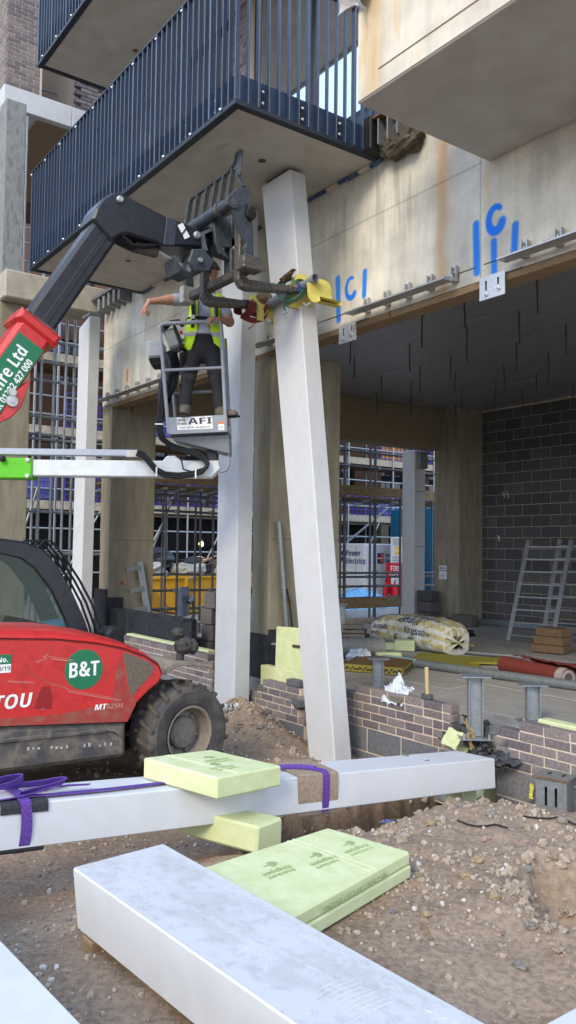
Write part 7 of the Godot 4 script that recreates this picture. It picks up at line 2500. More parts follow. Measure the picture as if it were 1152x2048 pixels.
	for x in [0.06, 0.15]:
		m.box(at.call(x, 0.2128, -0.09), Vector3(0.018, 0.001, 0.06) * Vector3(1.1, 1.22, 1.1), 0.0, bx)
	part("slot", m, plain("slot dark", rgb(34, 32, 30), 0.9), tp)
	for x in [0.004, 0.196]:
		m = Mb.new()
		m.box(at.call(x, 0.10, -0.095), Vector3(0.008, 0.20, 0.18) * Vector3(1.1, 1.22, 1.1), 0.001, bx)
		part("side_plate", m, raw, sb)
	# rubbish in the gap between the two right walls
	var sheet := func(called: String, label: String, cat: String, mt: Material, c: Vector3, u: Vector3, v: Vector3, amp: float, s: int):
		var f := noise(s, 0.9, 3)
		var rows := []
		for i in 12:
			var row := []
			for j in 12:
				var p: Vector3 = c + u * (i / 11.0 - 0.5) + v * (j / 11.0 - 0.5)
				row.append(p + Vector3(f.get_noise_2d(i * 0.4, j * 0.4), f.get_noise_2d(i * 0.4 + 20.0, j * 0.4), f.get_noise_2d(i * 0.4, j * 0.4 + 30.0)) * amp)
			rows.append(row)
		var mm := Mb.new()
		mm.grid(rows, c - u.cross(v).normalized() * 5.0 * signf(u.cross(v).y + 0.001))
		return solo(called, mm, mt, label, cat)
	var dark := mat("dark membrane", [rgb(58, 60, 64), rgb(84, 86, 90)], 0.3, 0.4, 0.05)
	sheet.call("membrane_scrap", "crumpled black membrane behind the foam in the gap between the right brick walls", "membrane", dark, Vector3(-4.52, 0.14, -5.20), Vector3(0.26, -0.02, 0), Vector3(0, 0.20, -0.1), 0.07, 5)
	sheet.call("membrane_scrap", "crumpled dark plastic left of the right brick wall behind the lying column", "membrane", dark, Vector3(-4.20, 0.02, -5.02), Vector3(0.36, 0.0, -0.1), Vector3(0.05, 0.06, -0.2), 0.08, 9)
	sheet.call("paper_scrap", "torn brown paper strip hanging in the gap between the brick walls", "paper", mat("kraft paper", [rgb(166, 136, 86), rgb(190, 160, 108)], 0.3, 0.85, 0.02), Vector3(-4.40, 0.03, -5.04), Vector3(0.18, -0.22, 0.05), Vector3(0.05, 0.035, 0.02), 0.015, 12)
	sheet.call("paper_scrap", "small brown paper flap beside the black membrane at the wall end", "paper", mats["kraft paper"], Vector3(-4.47, 0.18, -5.08), Vector3(0.10, -0.13, 0.0), Vector3(0.035, 0.05, 0.02), 0.012, 14)
	sheet.call("foam_scrap", "broken green foam corner leaning at the end of the middle brick wall", "foam scrap", FOAM, Vector3(-4.64, 0.08, -5.06), Vector3(0.18, -0.02, 0.02), Vector3(0.04, 0.13, -0.05), 0.01, 15)
	sheet.call("plastic_bag", "clear grey plastic bag stuck under the far end of the lying column", "plastic bag", mat("grey plastic", [rgb(104, 110, 118), rgb(150, 156, 164)], 0.2, 0.3, 0.02), Vector3(-4.08, -0.30, -4.66), Vector3(0.28, 0.0, -0.1), Vector3(0.0, 0.10, -0.12), 0.14, 16)
	sheet.call("plastic_scrap", "blue plastic scrap on the trench edge before the lying column", "plastic scrap", plain("blue scrap", rgb(96, 108, 158), 0.5), Vector3(-3.86, gh(-3.86, -3.62) + 0.02, -3.62), Vector3(0.06, 0.0, -0.04), Vector3(0.02, 0.015, -0.03), 0.02, 18)
	sheet.call("plastic_scrap", "crumpled white plastic on the spoil heap beside the wheel", "plastic scrap", plain("white scrap", rgb(190, 194, 196), 0.5), Vector3(-7.25, gh(-7.25, -4.6) + 0.02, -4.55), Vector3(0.09, 0.0, -0.06), Vector3(0.02, 0.04, -0.06), 0.06, 19)
	sheet.call("plastic_scrap", "yellow plastic strip against the wall left of the steel box", "plastic scrap", plain("yellow scrap", rgb(206, 206, 80), 0.5), Vector3(-3.86, -0.16, -5.06), Vector3(0.035, 0.0, 0.0), Vector3(0.0, 0.10, -0.02), 0.01, 20)

func foam_board(label: String, base: Array, th: float, marks: Array, layers: int) -> void:
	# base: four corners, first edge towards the camera
	var t := thing("foam_board", label, "foam board", base[0])
	var mid: Vector3 = (base[0] + base[1] + base[2] + base[3]) / 4.0
	for k in layers:
		var m := Mb.new()
		var y0 := th * k / layers + (0.001 if k else 0.0)
		var y1 := th * (k + 1) / layers
		var sh := 0.008 * k
		var c := []
		for p in base:
			c.append(p + (mid - p).normalized() * sh)
		m.hexa([c[3] + Vector3(0, y0, 0), c[2] + Vector3(0, y0, 0), c[3] + Vector3(0, y1, 0), c[2] + Vector3(0, y1, 0), c[0] + Vector3(0, y0, 0), c[1] + Vector3(0, y0, 0), c[0] + Vector3(0, y1, 0), c[1] + Vector3(0, y1, 0)], 0.009)
		part("foam_layer", m, FOAM, t)
	var ink := plain("foam print", rgb(152, 172, 122), 0.9)
	var top := func(u: float, v: float) -> Vector3:
		var a: Vector3 = base[0].lerp(base[1], u)
		var b: Vector3 = base[3].lerp(base[2], u)
		return a.lerp(b, v) + Vector3(0, th + 0.0015, 0)
	var ux: Vector3 = (base[1] - base[0]).normalized()
	var uz: Vector3 = (base[3] - base[0]).normalized()
	for q in marks:
		# a printed fan-shaped leaf mark with two faint lines of print
		var m := Mb.new()
		var c: Vector3 = top.call(q[0], q[1])
		for i in 9:
			var a := -1.2 + i * 0.3
			var dd := (ux * sin(a) + uz * cos(a))
			m.bar(c + dd * 0.014, c + dd * (0.055 - 0.012 * absf(i - 4) * 0.5), 0.006, 0.0006)
		m.bar(c - uz * 0.03, c + uz * 0.01, 0.006, 0.0006)
		part("leaf_mark", m, ink, t)
		letters("Kingspan", c + ux * 0.075, -uz, ux, 0.040, ink, t)
		letters("GreenGuard", c + ux * 0.115, -uz, ux, 0.030, ink, t, false)
	# seams of the wrap
	for v in ([0.30, 0.34] if layers == 1 else [0.66, 0.70]):
		var m := Mb.new()
		m.bar(top.call(0.02, v), top.call(0.98, v + 0.02), 0.007, 0.002)
		part("film_seam", m, mat("pale seam", [rgb(222, 234, 186), rgb(232, 240, 206)], 0.3, 0.5, 0.0), t)
	if layers == 2:
		var e: Vector3 = base[1].lerp(base[2], 0.55) + Vector3(0, th * 0.72, 0)
		var al: Vector3 = (base[2] - base[1]).normalized()
		letters("KINGSPAN 1250 X 600 X 100 M P 1494", e + Vector3(0.009, 0, 0.003), al, Vector3.UP, 0.030, ink, t, false)

# ---------------------------------------------------------------- things standing on the slab
func ibeam_post(label: String, at: Vector3, h: float, turn: float) -> void:
	var t := thing("steel_stub_post", label, "steel post", at, "galvanised stub posts along the slab", turn)
	var m := Mb.new()
	m.box(Vector3(0, 0.006, 0), Vector3(0.26, 0.012, 0.22), 0.002)
	lpart("base_plate", m, GALV, t)
	m = Mb.new()
	m.box(Vector3(0, h / 2, 0), Vector3(0.10, h - 0.03, 0.008), 0.001)
	m.box(Vector3(-0.054, h / 2, 0), Vector3(0.008, h - 0.03, 0.10), 0.001)
	m.box(Vector3(0.054, h / 2, 0), Vector3(0.008, h - 0.03, 0.10), 0.001)
	lpart("web_and_flanges", m, GALV, t)
	m = Mb.new()
	m.box(Vector3(0, h - 0.006, 0), Vector3(0.23, 0.012, 0.17), 0.002)
	lpart("cap_plate", m, GALV, t)
	for s in [Vector3(-0.10, 0.012, 0.08), Vector3(0.10, 0.012, 0.08)]:
		m = Mb.new()
		m.cyl(s, s + Vector3(0, 0.035, 0), 0.010, 6)
		lpart("anchor_bolt", m, BOLT, t)

func floor_things() -> void:
	var r := RandomNumberGenerator.new()
	r.seed = 400
	var y := 0.105
	ibeam_post("tall galvanised stub post behind the gap between the two right brick walls", Vector3(-4.47, y, -5.14), 0.50, 0.9)
	ibeam_post("galvanised stub post behind the right brick wall near the red roll", Vector3(-4.60, y, -6.05), 0.335, 0.9)
	ibeam_post("galvanised stub post behind the middle brick wall by the brown tray", Vector3(-6.62, y, -6.05), 0.335, 0.9)
	ibeam_post("galvanised stub post in the shade at the foot of the middle blade pier", Vector3(-7.52, y, -5.40), 0.44, 0.9)
	ibeam_post("galvanised stub post near the grey block stack in the left bay", Vector3(-10.6, y, -6.0), 0.42, 0.9)
	ibeam_post("galvanised stub post far back on the slab before the scaffold", Vector3(-11.5, y, -9.6), 0.52, 0.9)
	# mallet and plastic on the middle brick wall
	var t := thing("mallet", "wooden handled lump hammer standing head down on the brick wall", "mallet", Vector3(-5.02, 0.325, -5.16))
	var m := Mb.new()
	m.hexa(box8(Vector3(-5.075, 0.326, -5.195), Vector3(-4.975, 0.372, -5.135)), 0.007)
	part("head", m, mat("hammer steel", [rgb(86, 86, 90), rgb(120, 120, 122)], 0.1, 0.5, 0.02, {"metal": 0.4}), t)
	m = Mb.new()
	m.tube([Vector3(-5.025, 0.36, -5.165), Vector3(-5.03, 0.48, -5.165), Vector3(-5.035, 0.60, -5.165)], [0.014, 0.017, 0.018], 10)
	part("handle", m, mat("ash handle", [rgb(188, 160, 112), rgb(206, 180, 134)], 0.3, 0.7, 0.02), t)
	var f := noise(77, 0.7, 3)
	var rows := []
	for i in 13:
		var row := []
		for j in 13:
			var a := i / 12.0 - 0.5
			var b := j / 12.0 - 0.5
			row.append(Vector3(-5.42 + a * 0.30 + 0.05 * f.get_noise_2d(i * 0.5, j * 0.5), 0.345 - 0.5 * maxf(0.0, b) * 0.5 + 0.09 * absf(f.get_noise_2d(i * 0.5 + 9.0, j * 0.4)) + 0.13 * exp(-(a + 0.1) * (a + 0.1) * 40.0) * (0.5 - b), -5.18 + b * 0.15 + 0.02 * f.get_noise_2d(i, j)))
		rows.append(row)
	m = Mb.new()
	m.grid(rows, Vector3(-5.4, 0.0, -5.2))
	var film := mat("clear film", [rgb(188, 198, 208), rgb(214, 222, 230)], 0.2, 0.25, 0.02)
	solo("plastic_sheet", m, film, "crumpled clear plastic lying on the middle brick wall", "plastic sheet")
	m = Mb.new()
	for k in 4:
		m.box(Vector3(-5.36, 0.30 - k * 0.013, -5.115 + 0.002 * k), Vector3(0.16, 0.008, 0.02), 0.001)
	solo("plastic_ties", m, mat("grey ties", [rgb(118, 112, 96), rgb(146, 140, 124)], 0.1, 0.7, 0.02), "small pack of wall ties under the plastic on the brick wall", "wall ties")
	# insulation pack wrapped in printed film
	var bag := thing("insulation_pack", "long pack of insulation in torn pale printed film lying on the slab", "insulation pack", Vector3(-9.3, y, -9.2))
	var P0 := Vector3(-10.45, y, -9.62)
	var P1 := Vector3(-8.12, y, -8.98)
	var ax := (P1 - P0).normalized()
	var sd := Vector3(-ax.z, 0, ax.x)   # towards the camera
	if sd.z < 0:
		sd = -sd
	var surf := func(u: float, v: float, lift: float) -> Vector3:   # u along 0..1, v round 0..1
		var ang := TAU * v
		var cx := cos(ang)
		var cy := sin(ang)
		var rr := pow(pow(absf(cx), 3.2) + pow(absf(cy), 3.2), -1.0 / 3.2)
		var tap := pow(clampf(sin(PI * clampf(u, 0.012, 0.988)), 0, 1), 0.20)
		var wob := 1.0 + 0.10 * f.get_noise_2d(u * 9.0, v * 6.0) + 0.05 * f.get_noise_2d(u * 30.0, v * 14.0)
		var hh := lerpf(0.23, 0.27, u) * (0.35 + 0.65 * tap)
		if u > 0.999 or u < 0.001:
			lift -= 0.20
		return P0.lerp(P1, u) + sd * (cx * rr * (0.36 * tap * wob + lift)) + Vector3.UP * (hh * (0.97 + cy * rr * wob * 0.97) + cy * lift)
	rows = []
	for i in 61:
		var row := []
		for j in 41:
			row.append(surf.call(i / 60.0, j / 40.0, 0.0))
		rows.append(row)
	m = Mb.new()
	m.grid(rows, (P0 + P1) / 2.0 + Vector3(0, 0.25, 0))
	part("film", m, mat("printed film", [rgb(206, 206, 190), rgb(222, 222, 210)], 0.5, 0.45, 0.2), bag)
	var ink := plain("blue print", rgb(40, 54, 112), 0.6)
	var gold := plain("gold print", rgb(186, 170, 84), 0.6)
	for k in 6:
		for i in 4:
			var u0: float = 0.02 + i * 0.25 + (0.12 if k % 2 else 0.0)
			var v0: float = -0.05 + k * 0.082
			wrap_text("Kingspan" if i % 2 == 0 else "GreenGuard", surf, u0, v0, 0.155, 2.42, ink if i % 2 == 0 else gold, bag, k % 3 == 2)
	# step ladders: two aluminium ladder sections leaning together
	for q in [[Vector3(-9.02, y, -11.2), Vector3(-8.30, y, -11.4), Vector3(-0.04, 1.72, -0.60), "left aluminium ladder section leaning towards the block wall"], [Vector3(-8.72, y, -11.72), Vector3(-8.02, y, -11.9), Vector3(0.0, 1.74, -0.50), "right aluminium ladder section leaning behind the other ladder"]]:
		t = thing("ladder", q[3], "ladder", q[0], "ladder sections leaning at the block wall")
		var up: Vector3 = q[2]
		for p in [q[0], q[1]]:
			m = Mb.new()
			m.bar(p, p + up, 0.035, 0.075, 0.006, Vector3(0.9, 0, -0.3))
			part("stile", m, STEEL, t)
		for i in 8:
			var k := (i + 0.45) / 8.0
			m = Mb.new()
			m.bar(q[0] + up * k, q[1] + up * k, 0.04, 0.03, 0.008)
			part("rung", m, GALV, t)
	# bricks/timber baulks
	for k in 3:
		m = Mb.new()
		var n: int = [2, 1, 1][k]
		m.box(Vector3(-7.62 + 0.03 * k, y + 0.07 + 0.125 * k, -10.45), Vector3(0.50 - 0.04 * k, 0.12, 0.32), 0.008, Basis(Vector3.UP, 0.25 - 0.1 * k))
		solo("timber_baulk", m, mat("baulk", [rgb(96, 76, 58), rgb(128, 104, 80)], 0.5, 0.85, 0.1), ["lowest brown timber baulk of the stack by the ladders", "middle brown timber baulk of the stack by the ladders", "topmost brown timber baulk of the stack by the ladders"][k], "timber baulk", "baulks stacked by the ladders")
	# red membrane: a roll and its loose end
	var redm := mat("red membrane", [rgb(112, 50, 46), rgb(128, 60, 54), rgb(120, 55, 50)], 0.6, 0.7, 0.05)
	t = thing("membrane_roll", "red membrane roll with a grey core lying on the slab at the right edge", "membrane roll", Vector3(-6.1, y, -8.1))
	m = Mb.new()
	var spiral := []
	m.tube([Vector3(-6.72, y + 0.10, -8.26), Vector3(-5.60, y + 0.10, -7.98)], 0.10, 24)
	part("roll", m, redm, t)
	m = Mb.new()
	var e := Vector3(-5.60, y + 0.10, -7.98)
	var ed := Vector3(1.12, 0, 0.28).normalized()
	m.tube([e - ed * 0.10, e + ed * 0.018], 0.104, 24, false)
	m.tube([e - ed * 0.10, e + ed * 0.018], 0.085, 24, true)
	part("wrapped_end", m, mat("pale end", [rgb(150, 140, 138), rgb(176, 168, 166)], 0.3, 0.7, 0.05), t)
	m = Mb.new()
	m.tube([e, e + ed * 0.022], 0.055, 20)
	part("core", m, mat("core dark", [rgb(72, 70, 70), rgb(92, 90, 90)], 0.3, 0.8, 0.0), t)
	rows = []
	for i in 18:
		var row := []
		for j in 18:
			var a := i / 17.0
			var b := j / 17.0
			row.append(Vector3(-6.62 + 1.55 * a, y + 0.012 + 0.20 * exp(-pow((b - 0.05) / 0.30, 2.0)) + 0.05 * absf(f.get_noise_2d(a * 6.0, b * 5.0)) + 0.08 * exp(-pow((b - 0.55) / 0.15, 2.0)) * a, -8.30 - 1.25 * b + 0.38 * a))
		rows.append(row)
	m = Mb.new()
	m.grid(rows, Vector3(-6, -3, -9))
	solo("membrane_sheet", m, redm, "loose red membrane sheet draped behind the red roll", "membrane")
	# olive boards on the floor
	t = thing("olive_sheet", "olive green boards lying flat on the slab behind the long grey pipe", "board", Vector3(-7.8, y, -8.4))
	m = Mb.new()
	m.hexa([Vector3(-8.62, y, -8.72), Vector3(-7.72, y, -9.02), Vector3(-8.62, y + 0.014, -8.72), Vector3(-7.72, y + 0.014, -9.02), Vector3(-7.72, y, -7.46), Vector3(-6.98, y, -8.10), Vector3(-7.72, y + 0.014, -7.46), Vector3(-6.98, y + 0.014, -8.10)], 0.002)
	part("board", m, mat("olive board", [rgb(128, 124, 40), rgb(148, 142, 56)], 0.8, 0.8, 0.03), t)
	m = Mb.new()
	m.hexa([Vector3(-7.80, y + 0.015, -8.98), Vector3(-7.30, y + 0.015, -9.10), Vector3(-7.80, y + 0.026, -8.98), Vector3(-7.30, y + 0.05, -9.10), Vector3(-7.40, y + 0.015, -8.40), Vector3(-7.08, y + 0.02, -8.60), Vector3(-7.40, y + 0.026, -8.40), Vector3(-7.08, y + 0.055, -8.60)], 0.002)
	part("board", m, mats["olive board"], t)
	# pipes
	m = Mb.new()
	m.tube([Vector3(-7.98, y + 0.055, -7.52), Vector3(-5.30, y + 0.055, -7.84)], 0.055, 14)
	var pp := solo("long_pipe", m, mat("pipe grey", [rgb(100, 108, 112), rgb(128, 136, 140)], 0.5, 0.45, 0.02, {"metal": 0.2}), "long grey pipe lying on the slab in front of the olive boards", "pipe")
	m = Mb.new()
	m.tube([Vector3(-8.10, y + 0.055, -7.505), Vector3(-7.55, y + 0.055, -7.57)], 0.058, 14)
	part("pale_sleeve", m, mat("sleeve", [rgb(122, 158, 158), rgb(142, 178, 176)], 0.3, 0.6, 0.0), pp)
	m = Mb.new()
	m.tube([Vector3(-9.0, y + 0.03, -8.85), Vector3(-7.40, y + 0.03, -9.47)], 0.03, 10)
	m.tube([Vector3(-7.48, y + 0.03, -9.44), Vector3(-7.36, y + 0.03, -9.485)], 0.042, 10)
	solo("scaffold_tube", m, STEEL, "steel tube lying on the slab beside the insulation pack", "pipe")
	# ribbed duct, tray, small foam pieces, hose, blocks
	m = Mb.new()
	var dp := []
	var dr := []
	for i in 61:
		dp.append(Vector3(-9.15, y + 0.14, -6.85).lerp(Vector3(-8.45, y + 0.14, -7.85), i / 60.0))
		dr.append(0.135 + (0.012 if i % 4 < 2 else 0.0) - (0.05 if i == 60 else 0.0))
	m.tube(dp, dr, 22)
	solo("ribbed_duct", m, mat("duct grey", [rgb(126, 124, 118), rgb(154, 152, 146)], 0.4, 0.7, 0.05), "grey ribbed duct roll lying on the slab right of the leaning column", "duct")
	t = thing("cardboard_tray", "brown board tray with a yellow and black printed rim on the slab", "tray", Vector3(-7.4, y, -7.1))
	m = Mb.new()
	var c4 := [Vector3(-7.80, y, -6.55), Vector3(-7.13, y, -6.93), Vector3(-7.72, y, -7.72), Vector3(-8.36, y, -7.28)]
	m.hexa([c4[3], c4[2], c4[3] + Vector3(0, 0.10, 0), c4[2] + Vector3(0, 0.10, 0), c4[0], c4[1], c4[0] + Vector3(0, 0.10, 0), c4[1] + Vector3(0, 0.10, 0)], 0.008)
	part("tray", m, mat("tray brown", [rgb(98, 78, 44), rgb(122, 100, 62)], 0.5, 0.85, 0.05), t)
	for q in [[c4[0], c4[1], 0.0], [c4[1], c4[2], 1.0]]:
		var along: Vector3 = (q[1] - q[0]).normalized()
		var outn := Vector3(-along.z, 0, along.x) * (1.0 if q[2] < 0.5 else 1.0)
		if outn.dot(q[0] - Vector3(-7.75, y, -7.1)) < 0:
			outn = -outn
		m = Mb.new()
		m.bar(q[0].lerp(q[1], 0.02) + Vector3(0, 0.052, 0) + outn * 0.002, q[0].lerp(q[1], 0.98) + Vector3(0, 0.052, 0) + outn * 0.002, 0.003, 0.085)
		var bnd := part("printed_band", m, plain("band yellow", rgb(142, 132, 62), 0.7), t)
		m = Mb.new()
		for i in 26:
			var k := 0.03 + i * 0.036
			m.bar(q[0].lerp(q[1], k) + Vector3(0, 0.03 + 0.02 * (i % 2), 0) + outn * 0.0045, q[0].lerp(q[1], k + 0.035) + Vector3(0, 0.07 - 0.02 * (i % 3), 0) + outn * 0.0045, 0.002, 0.018)
		part("print", m, plain("band black", rgb(40, 38, 30), 0.8), bnd)
	for q in [[Vector3(-9.40, y, -8.35), Vector3(1.0, 0.11, 0.20), 0.75, "long green foam offcut on the slab before the insulation pack"], [Vector3(-8.95, y, -8.72), Vector3(0.30, 0.16, 0.22), 0.75, "short green foam offcut at the end of the long one"], [Vector3(-8.20, y, -7.68), Vector3(0.34, 0.12, 0.16), 0.98, "small green foam block beside the grey pipe end"]]:
		m = Mb.new()
		m.box(q[0] + Vector3(0, q[1].y / 2, 0), q[1], 0.01, Basis(Vector3.UP, q[2]))
		solo("foam_offcut", m, FOAM, q[3], "foam offcut")
	m = Mb.new()
	m.box(Vector3(-7.13, y + 0.31, -5.30), Vector3(0.62, 0.68, 0.07), 0.012, Basis.from_euler(Vector3(-0.05, 0.05, 0.03)))
	var ub := solo("foam_sheet", m, FOAM, "upright green foam board leaning on the middle pier behind the stepped brick wall", "foam board")
	m = Mb.new()
	m.box(Vector3(-7.06, y + 0.46, -5.268), Vector3(0.14, 0.03, 0.02), 0.004, Basis.from_euler(Vector3(-0.05, 0.05, 0.03)))
	part("cut_slot", m, mat("slot brown", [rgb(66, 54, 44), rgb(86, 72, 58)], 0.2, 0.9, 0.0), ub)
	m = Mb.new()
	m.span(Vector3(-7.755, y, -5.62), Vector3(-7.735, 0.68, -5.37), 0.003)
	m.span(Vector3(-8.13, y, -5.372), Vector3(-7.74, 0.62, -5.355), 0.003)
	solo("damp_proof_sheet", m, DPC, "black bitumen sheet round the foot of the middle blade pier", "damp proof sheet")
	m = Mb.new()
	m.tube([Vector3(-7.70, y, -5.66), Vector3(-7.68, 1.93 + 0.0, -5.45)], 0.03, 10)
	solo("scaffold_tube", m, GALV, "grey scaffold tube leaning upright against the middle blade pier", "pipe")
	m = Mb.new()
	m.tube([Vector3(-7.60, y + 0.5, -5.62), Vector3(-7.63, 1.0, -5.58), Vector3(-7.66, 1.15, -5.56)], 0.012, 6)
	solo("black_hose", m, BLACK, "thin black hose end beside the grey scaffold tube", "hose")
	m = Mb.new()
	var hp := []
	for i in 60:
		var a := i * 0.42
		hp.append(Vector3(-8.05 + (0.14 + 0.04 * sin(i * 1.3)) * cos(a), y + 0.015 + 0.0008 * i, -6.95 + (0.24 + 0.03 * cos(i * 0.9)) * sin(a)))
	m.tube(hp, 0.008, 5)
	solo("yellow_cable", m, plain("yellow cable", rgb(206, 176, 30), 0.6), "coil of yellow cable on the slab beside the ribbed duct", "cable")
	m = Mb.new()
	for k in 3:
		m.box(Vector3(-10.75 + 0.05 * k, y + 0.05 + 0.075 * k, -9.15), Vector3(0.65 - 0.15 * k, 0.065, 0.24), 0.006, Basis(Vector3.UP, 0.5 + 0.2 * k))
	solo("block_pile", m, BLOCKS[3], "small pile of grey coping blocks on the slab behind the duct", "block pile")
	m = Mb.new()
	m.box(Vector3(-11.1, y + 0.16, -8.6), Vector3(0.42, 0.32, 0.30), 0.02, Basis(Vector3.UP, 0.3))
	solo("brick_pack", m, mat("dark red pack", [rgb(72, 36, 38), rgb(98, 52, 50)], 0.2, 0.8, 0.1), "dark red pack of bricks on the slab before the scaffold", "brick pack")
	var lump := rock(88, Vector3(0.16, 0.10, 0.12), 0.5, 2)
	var pl := solo("plastic_bag", lump, film, "crumpled clear plastic bag on the slab beside the ribbed duct", "plastic bag")
	pl.position = Vector3(-8.32, y + 0.08, -7.25)
	lump = rock(89, Vector3(0.26, 0.10, 0.2), 0.4, 2)
	pl = solo("purple_bundle", lump, mats["purple webbing"], "purple sling bundle on the slab behind the ribbed duct", "sling")
	pl.position = Vector3(-9.6, y + 0.08, -7.55)
	lump = rock(90, Vector3(0.30, 0.05, 0.16), 0.5, 2)
	pl = solo("dark_rag", lump, BLACK, "dark rag lying on the floor below the block wall", "rag")
	pl.position = Vector3(-10.2, y + 0.04, -11.3)
	# grey blocks stacked in the left bay
	for q in [[Vector3(-9.85, y + 0.11, -5.95), 0, "lowest grey block of the stack in the left bay"], [Vector3(-9.83, y + 0.335, -5.96), 1, "second grey block of the stack in the left bay"], [Vector3(-9.85, y + 0.56, -5.95), 3, "third grey block of the stack in the left bay"], [Vector3(-9.78, y + 0.785, -5.96), 3, "topmost grey block of the stack in the left bay"], [Vector3(-10.25, y + 0.11, -5.8), 2, "dark block left of the stack in the left bay"]]:
		m = Mb.new()
		m.box(q[0], Vector3(0.22, 0.215, 0.44), 0.006, Basis(Vector3.UP, 0.25))
		solo("concrete_block", m, BLOCKS[q[1]], q[2], "block", "blocks in the left bay")
	# slotted angle leaning on the left pier
	t = thing("slotted_bracket", "steel upright with three short arms leaning against the left blade pier", "bracket", Vector3(-12.15, 0.5, -6.0))
	m = Mb.new()
	m.bar(Vector3(-12.16, 0.12, -6.10), Vector3(-12.24, 1.37, -5.90), 0.02, 0.11, 0.004, Vector3(0, 0, 1))
	part("upright", m, GALV, t)
	for k in [0.94, 0.66, 0.40]:
		m = Mb.new()
		var p := Vector3(-12.16, 0.12, -6.10).lerp(Vector3(-12.24, 1.37, -5.90), k)
		m.bar(p + Vector3(0.03, 0, 0.02), p + Vector3(0.06, -0.05, 0.26), 0.02, 0.075, 0.004)
		part("arm", m, GALV, t)

func wrap_text(s: String, surf: Callable, u0: float, v0: float, size: float, length: float, mt: Material, parent: Node3D, flip: bool) -> void:
	var a := text_mesh(s, size, true, 0.001).get_mesh_arrays()
	var vs: PackedVector3Array = a[Mesh.ARRAY_VERTEX]
	var ix = a[Mesh.ARRAY_INDEX]
	var m := Mb.new()
	var p := []
	for v in vs:
		var x := v.x
		var yy := v.y
		if flip:
			x = -x
			yy = -yy
		p.append(surf.call(u0 + 0.09 + x / length, v0 + yy / 1.9, 0.006))
	var n: int = ix.size() if ix != null else vs.size()
	for i in range(0, n, 3):
		var i0: int = ix[i] if ix != null else i
		var i1: int = ix[i + 1] if ix != null else i + 1
		var i2: int = ix[i + 2] if ix != null else i + 2
		if vs[i0].z > 0.0002 and vs[i1].z > 0.0002 and vs[i2].z > 0.0002:
			m.flat([p[i0], p[i1], p[i2]], (p[i0] - Vector3(p[i0].x, 0.3, -9.3 - 0.27 * (-9.3 - p[i0].x))))
	if m.v.size() > 0:
		part("print", m, mt, parent)

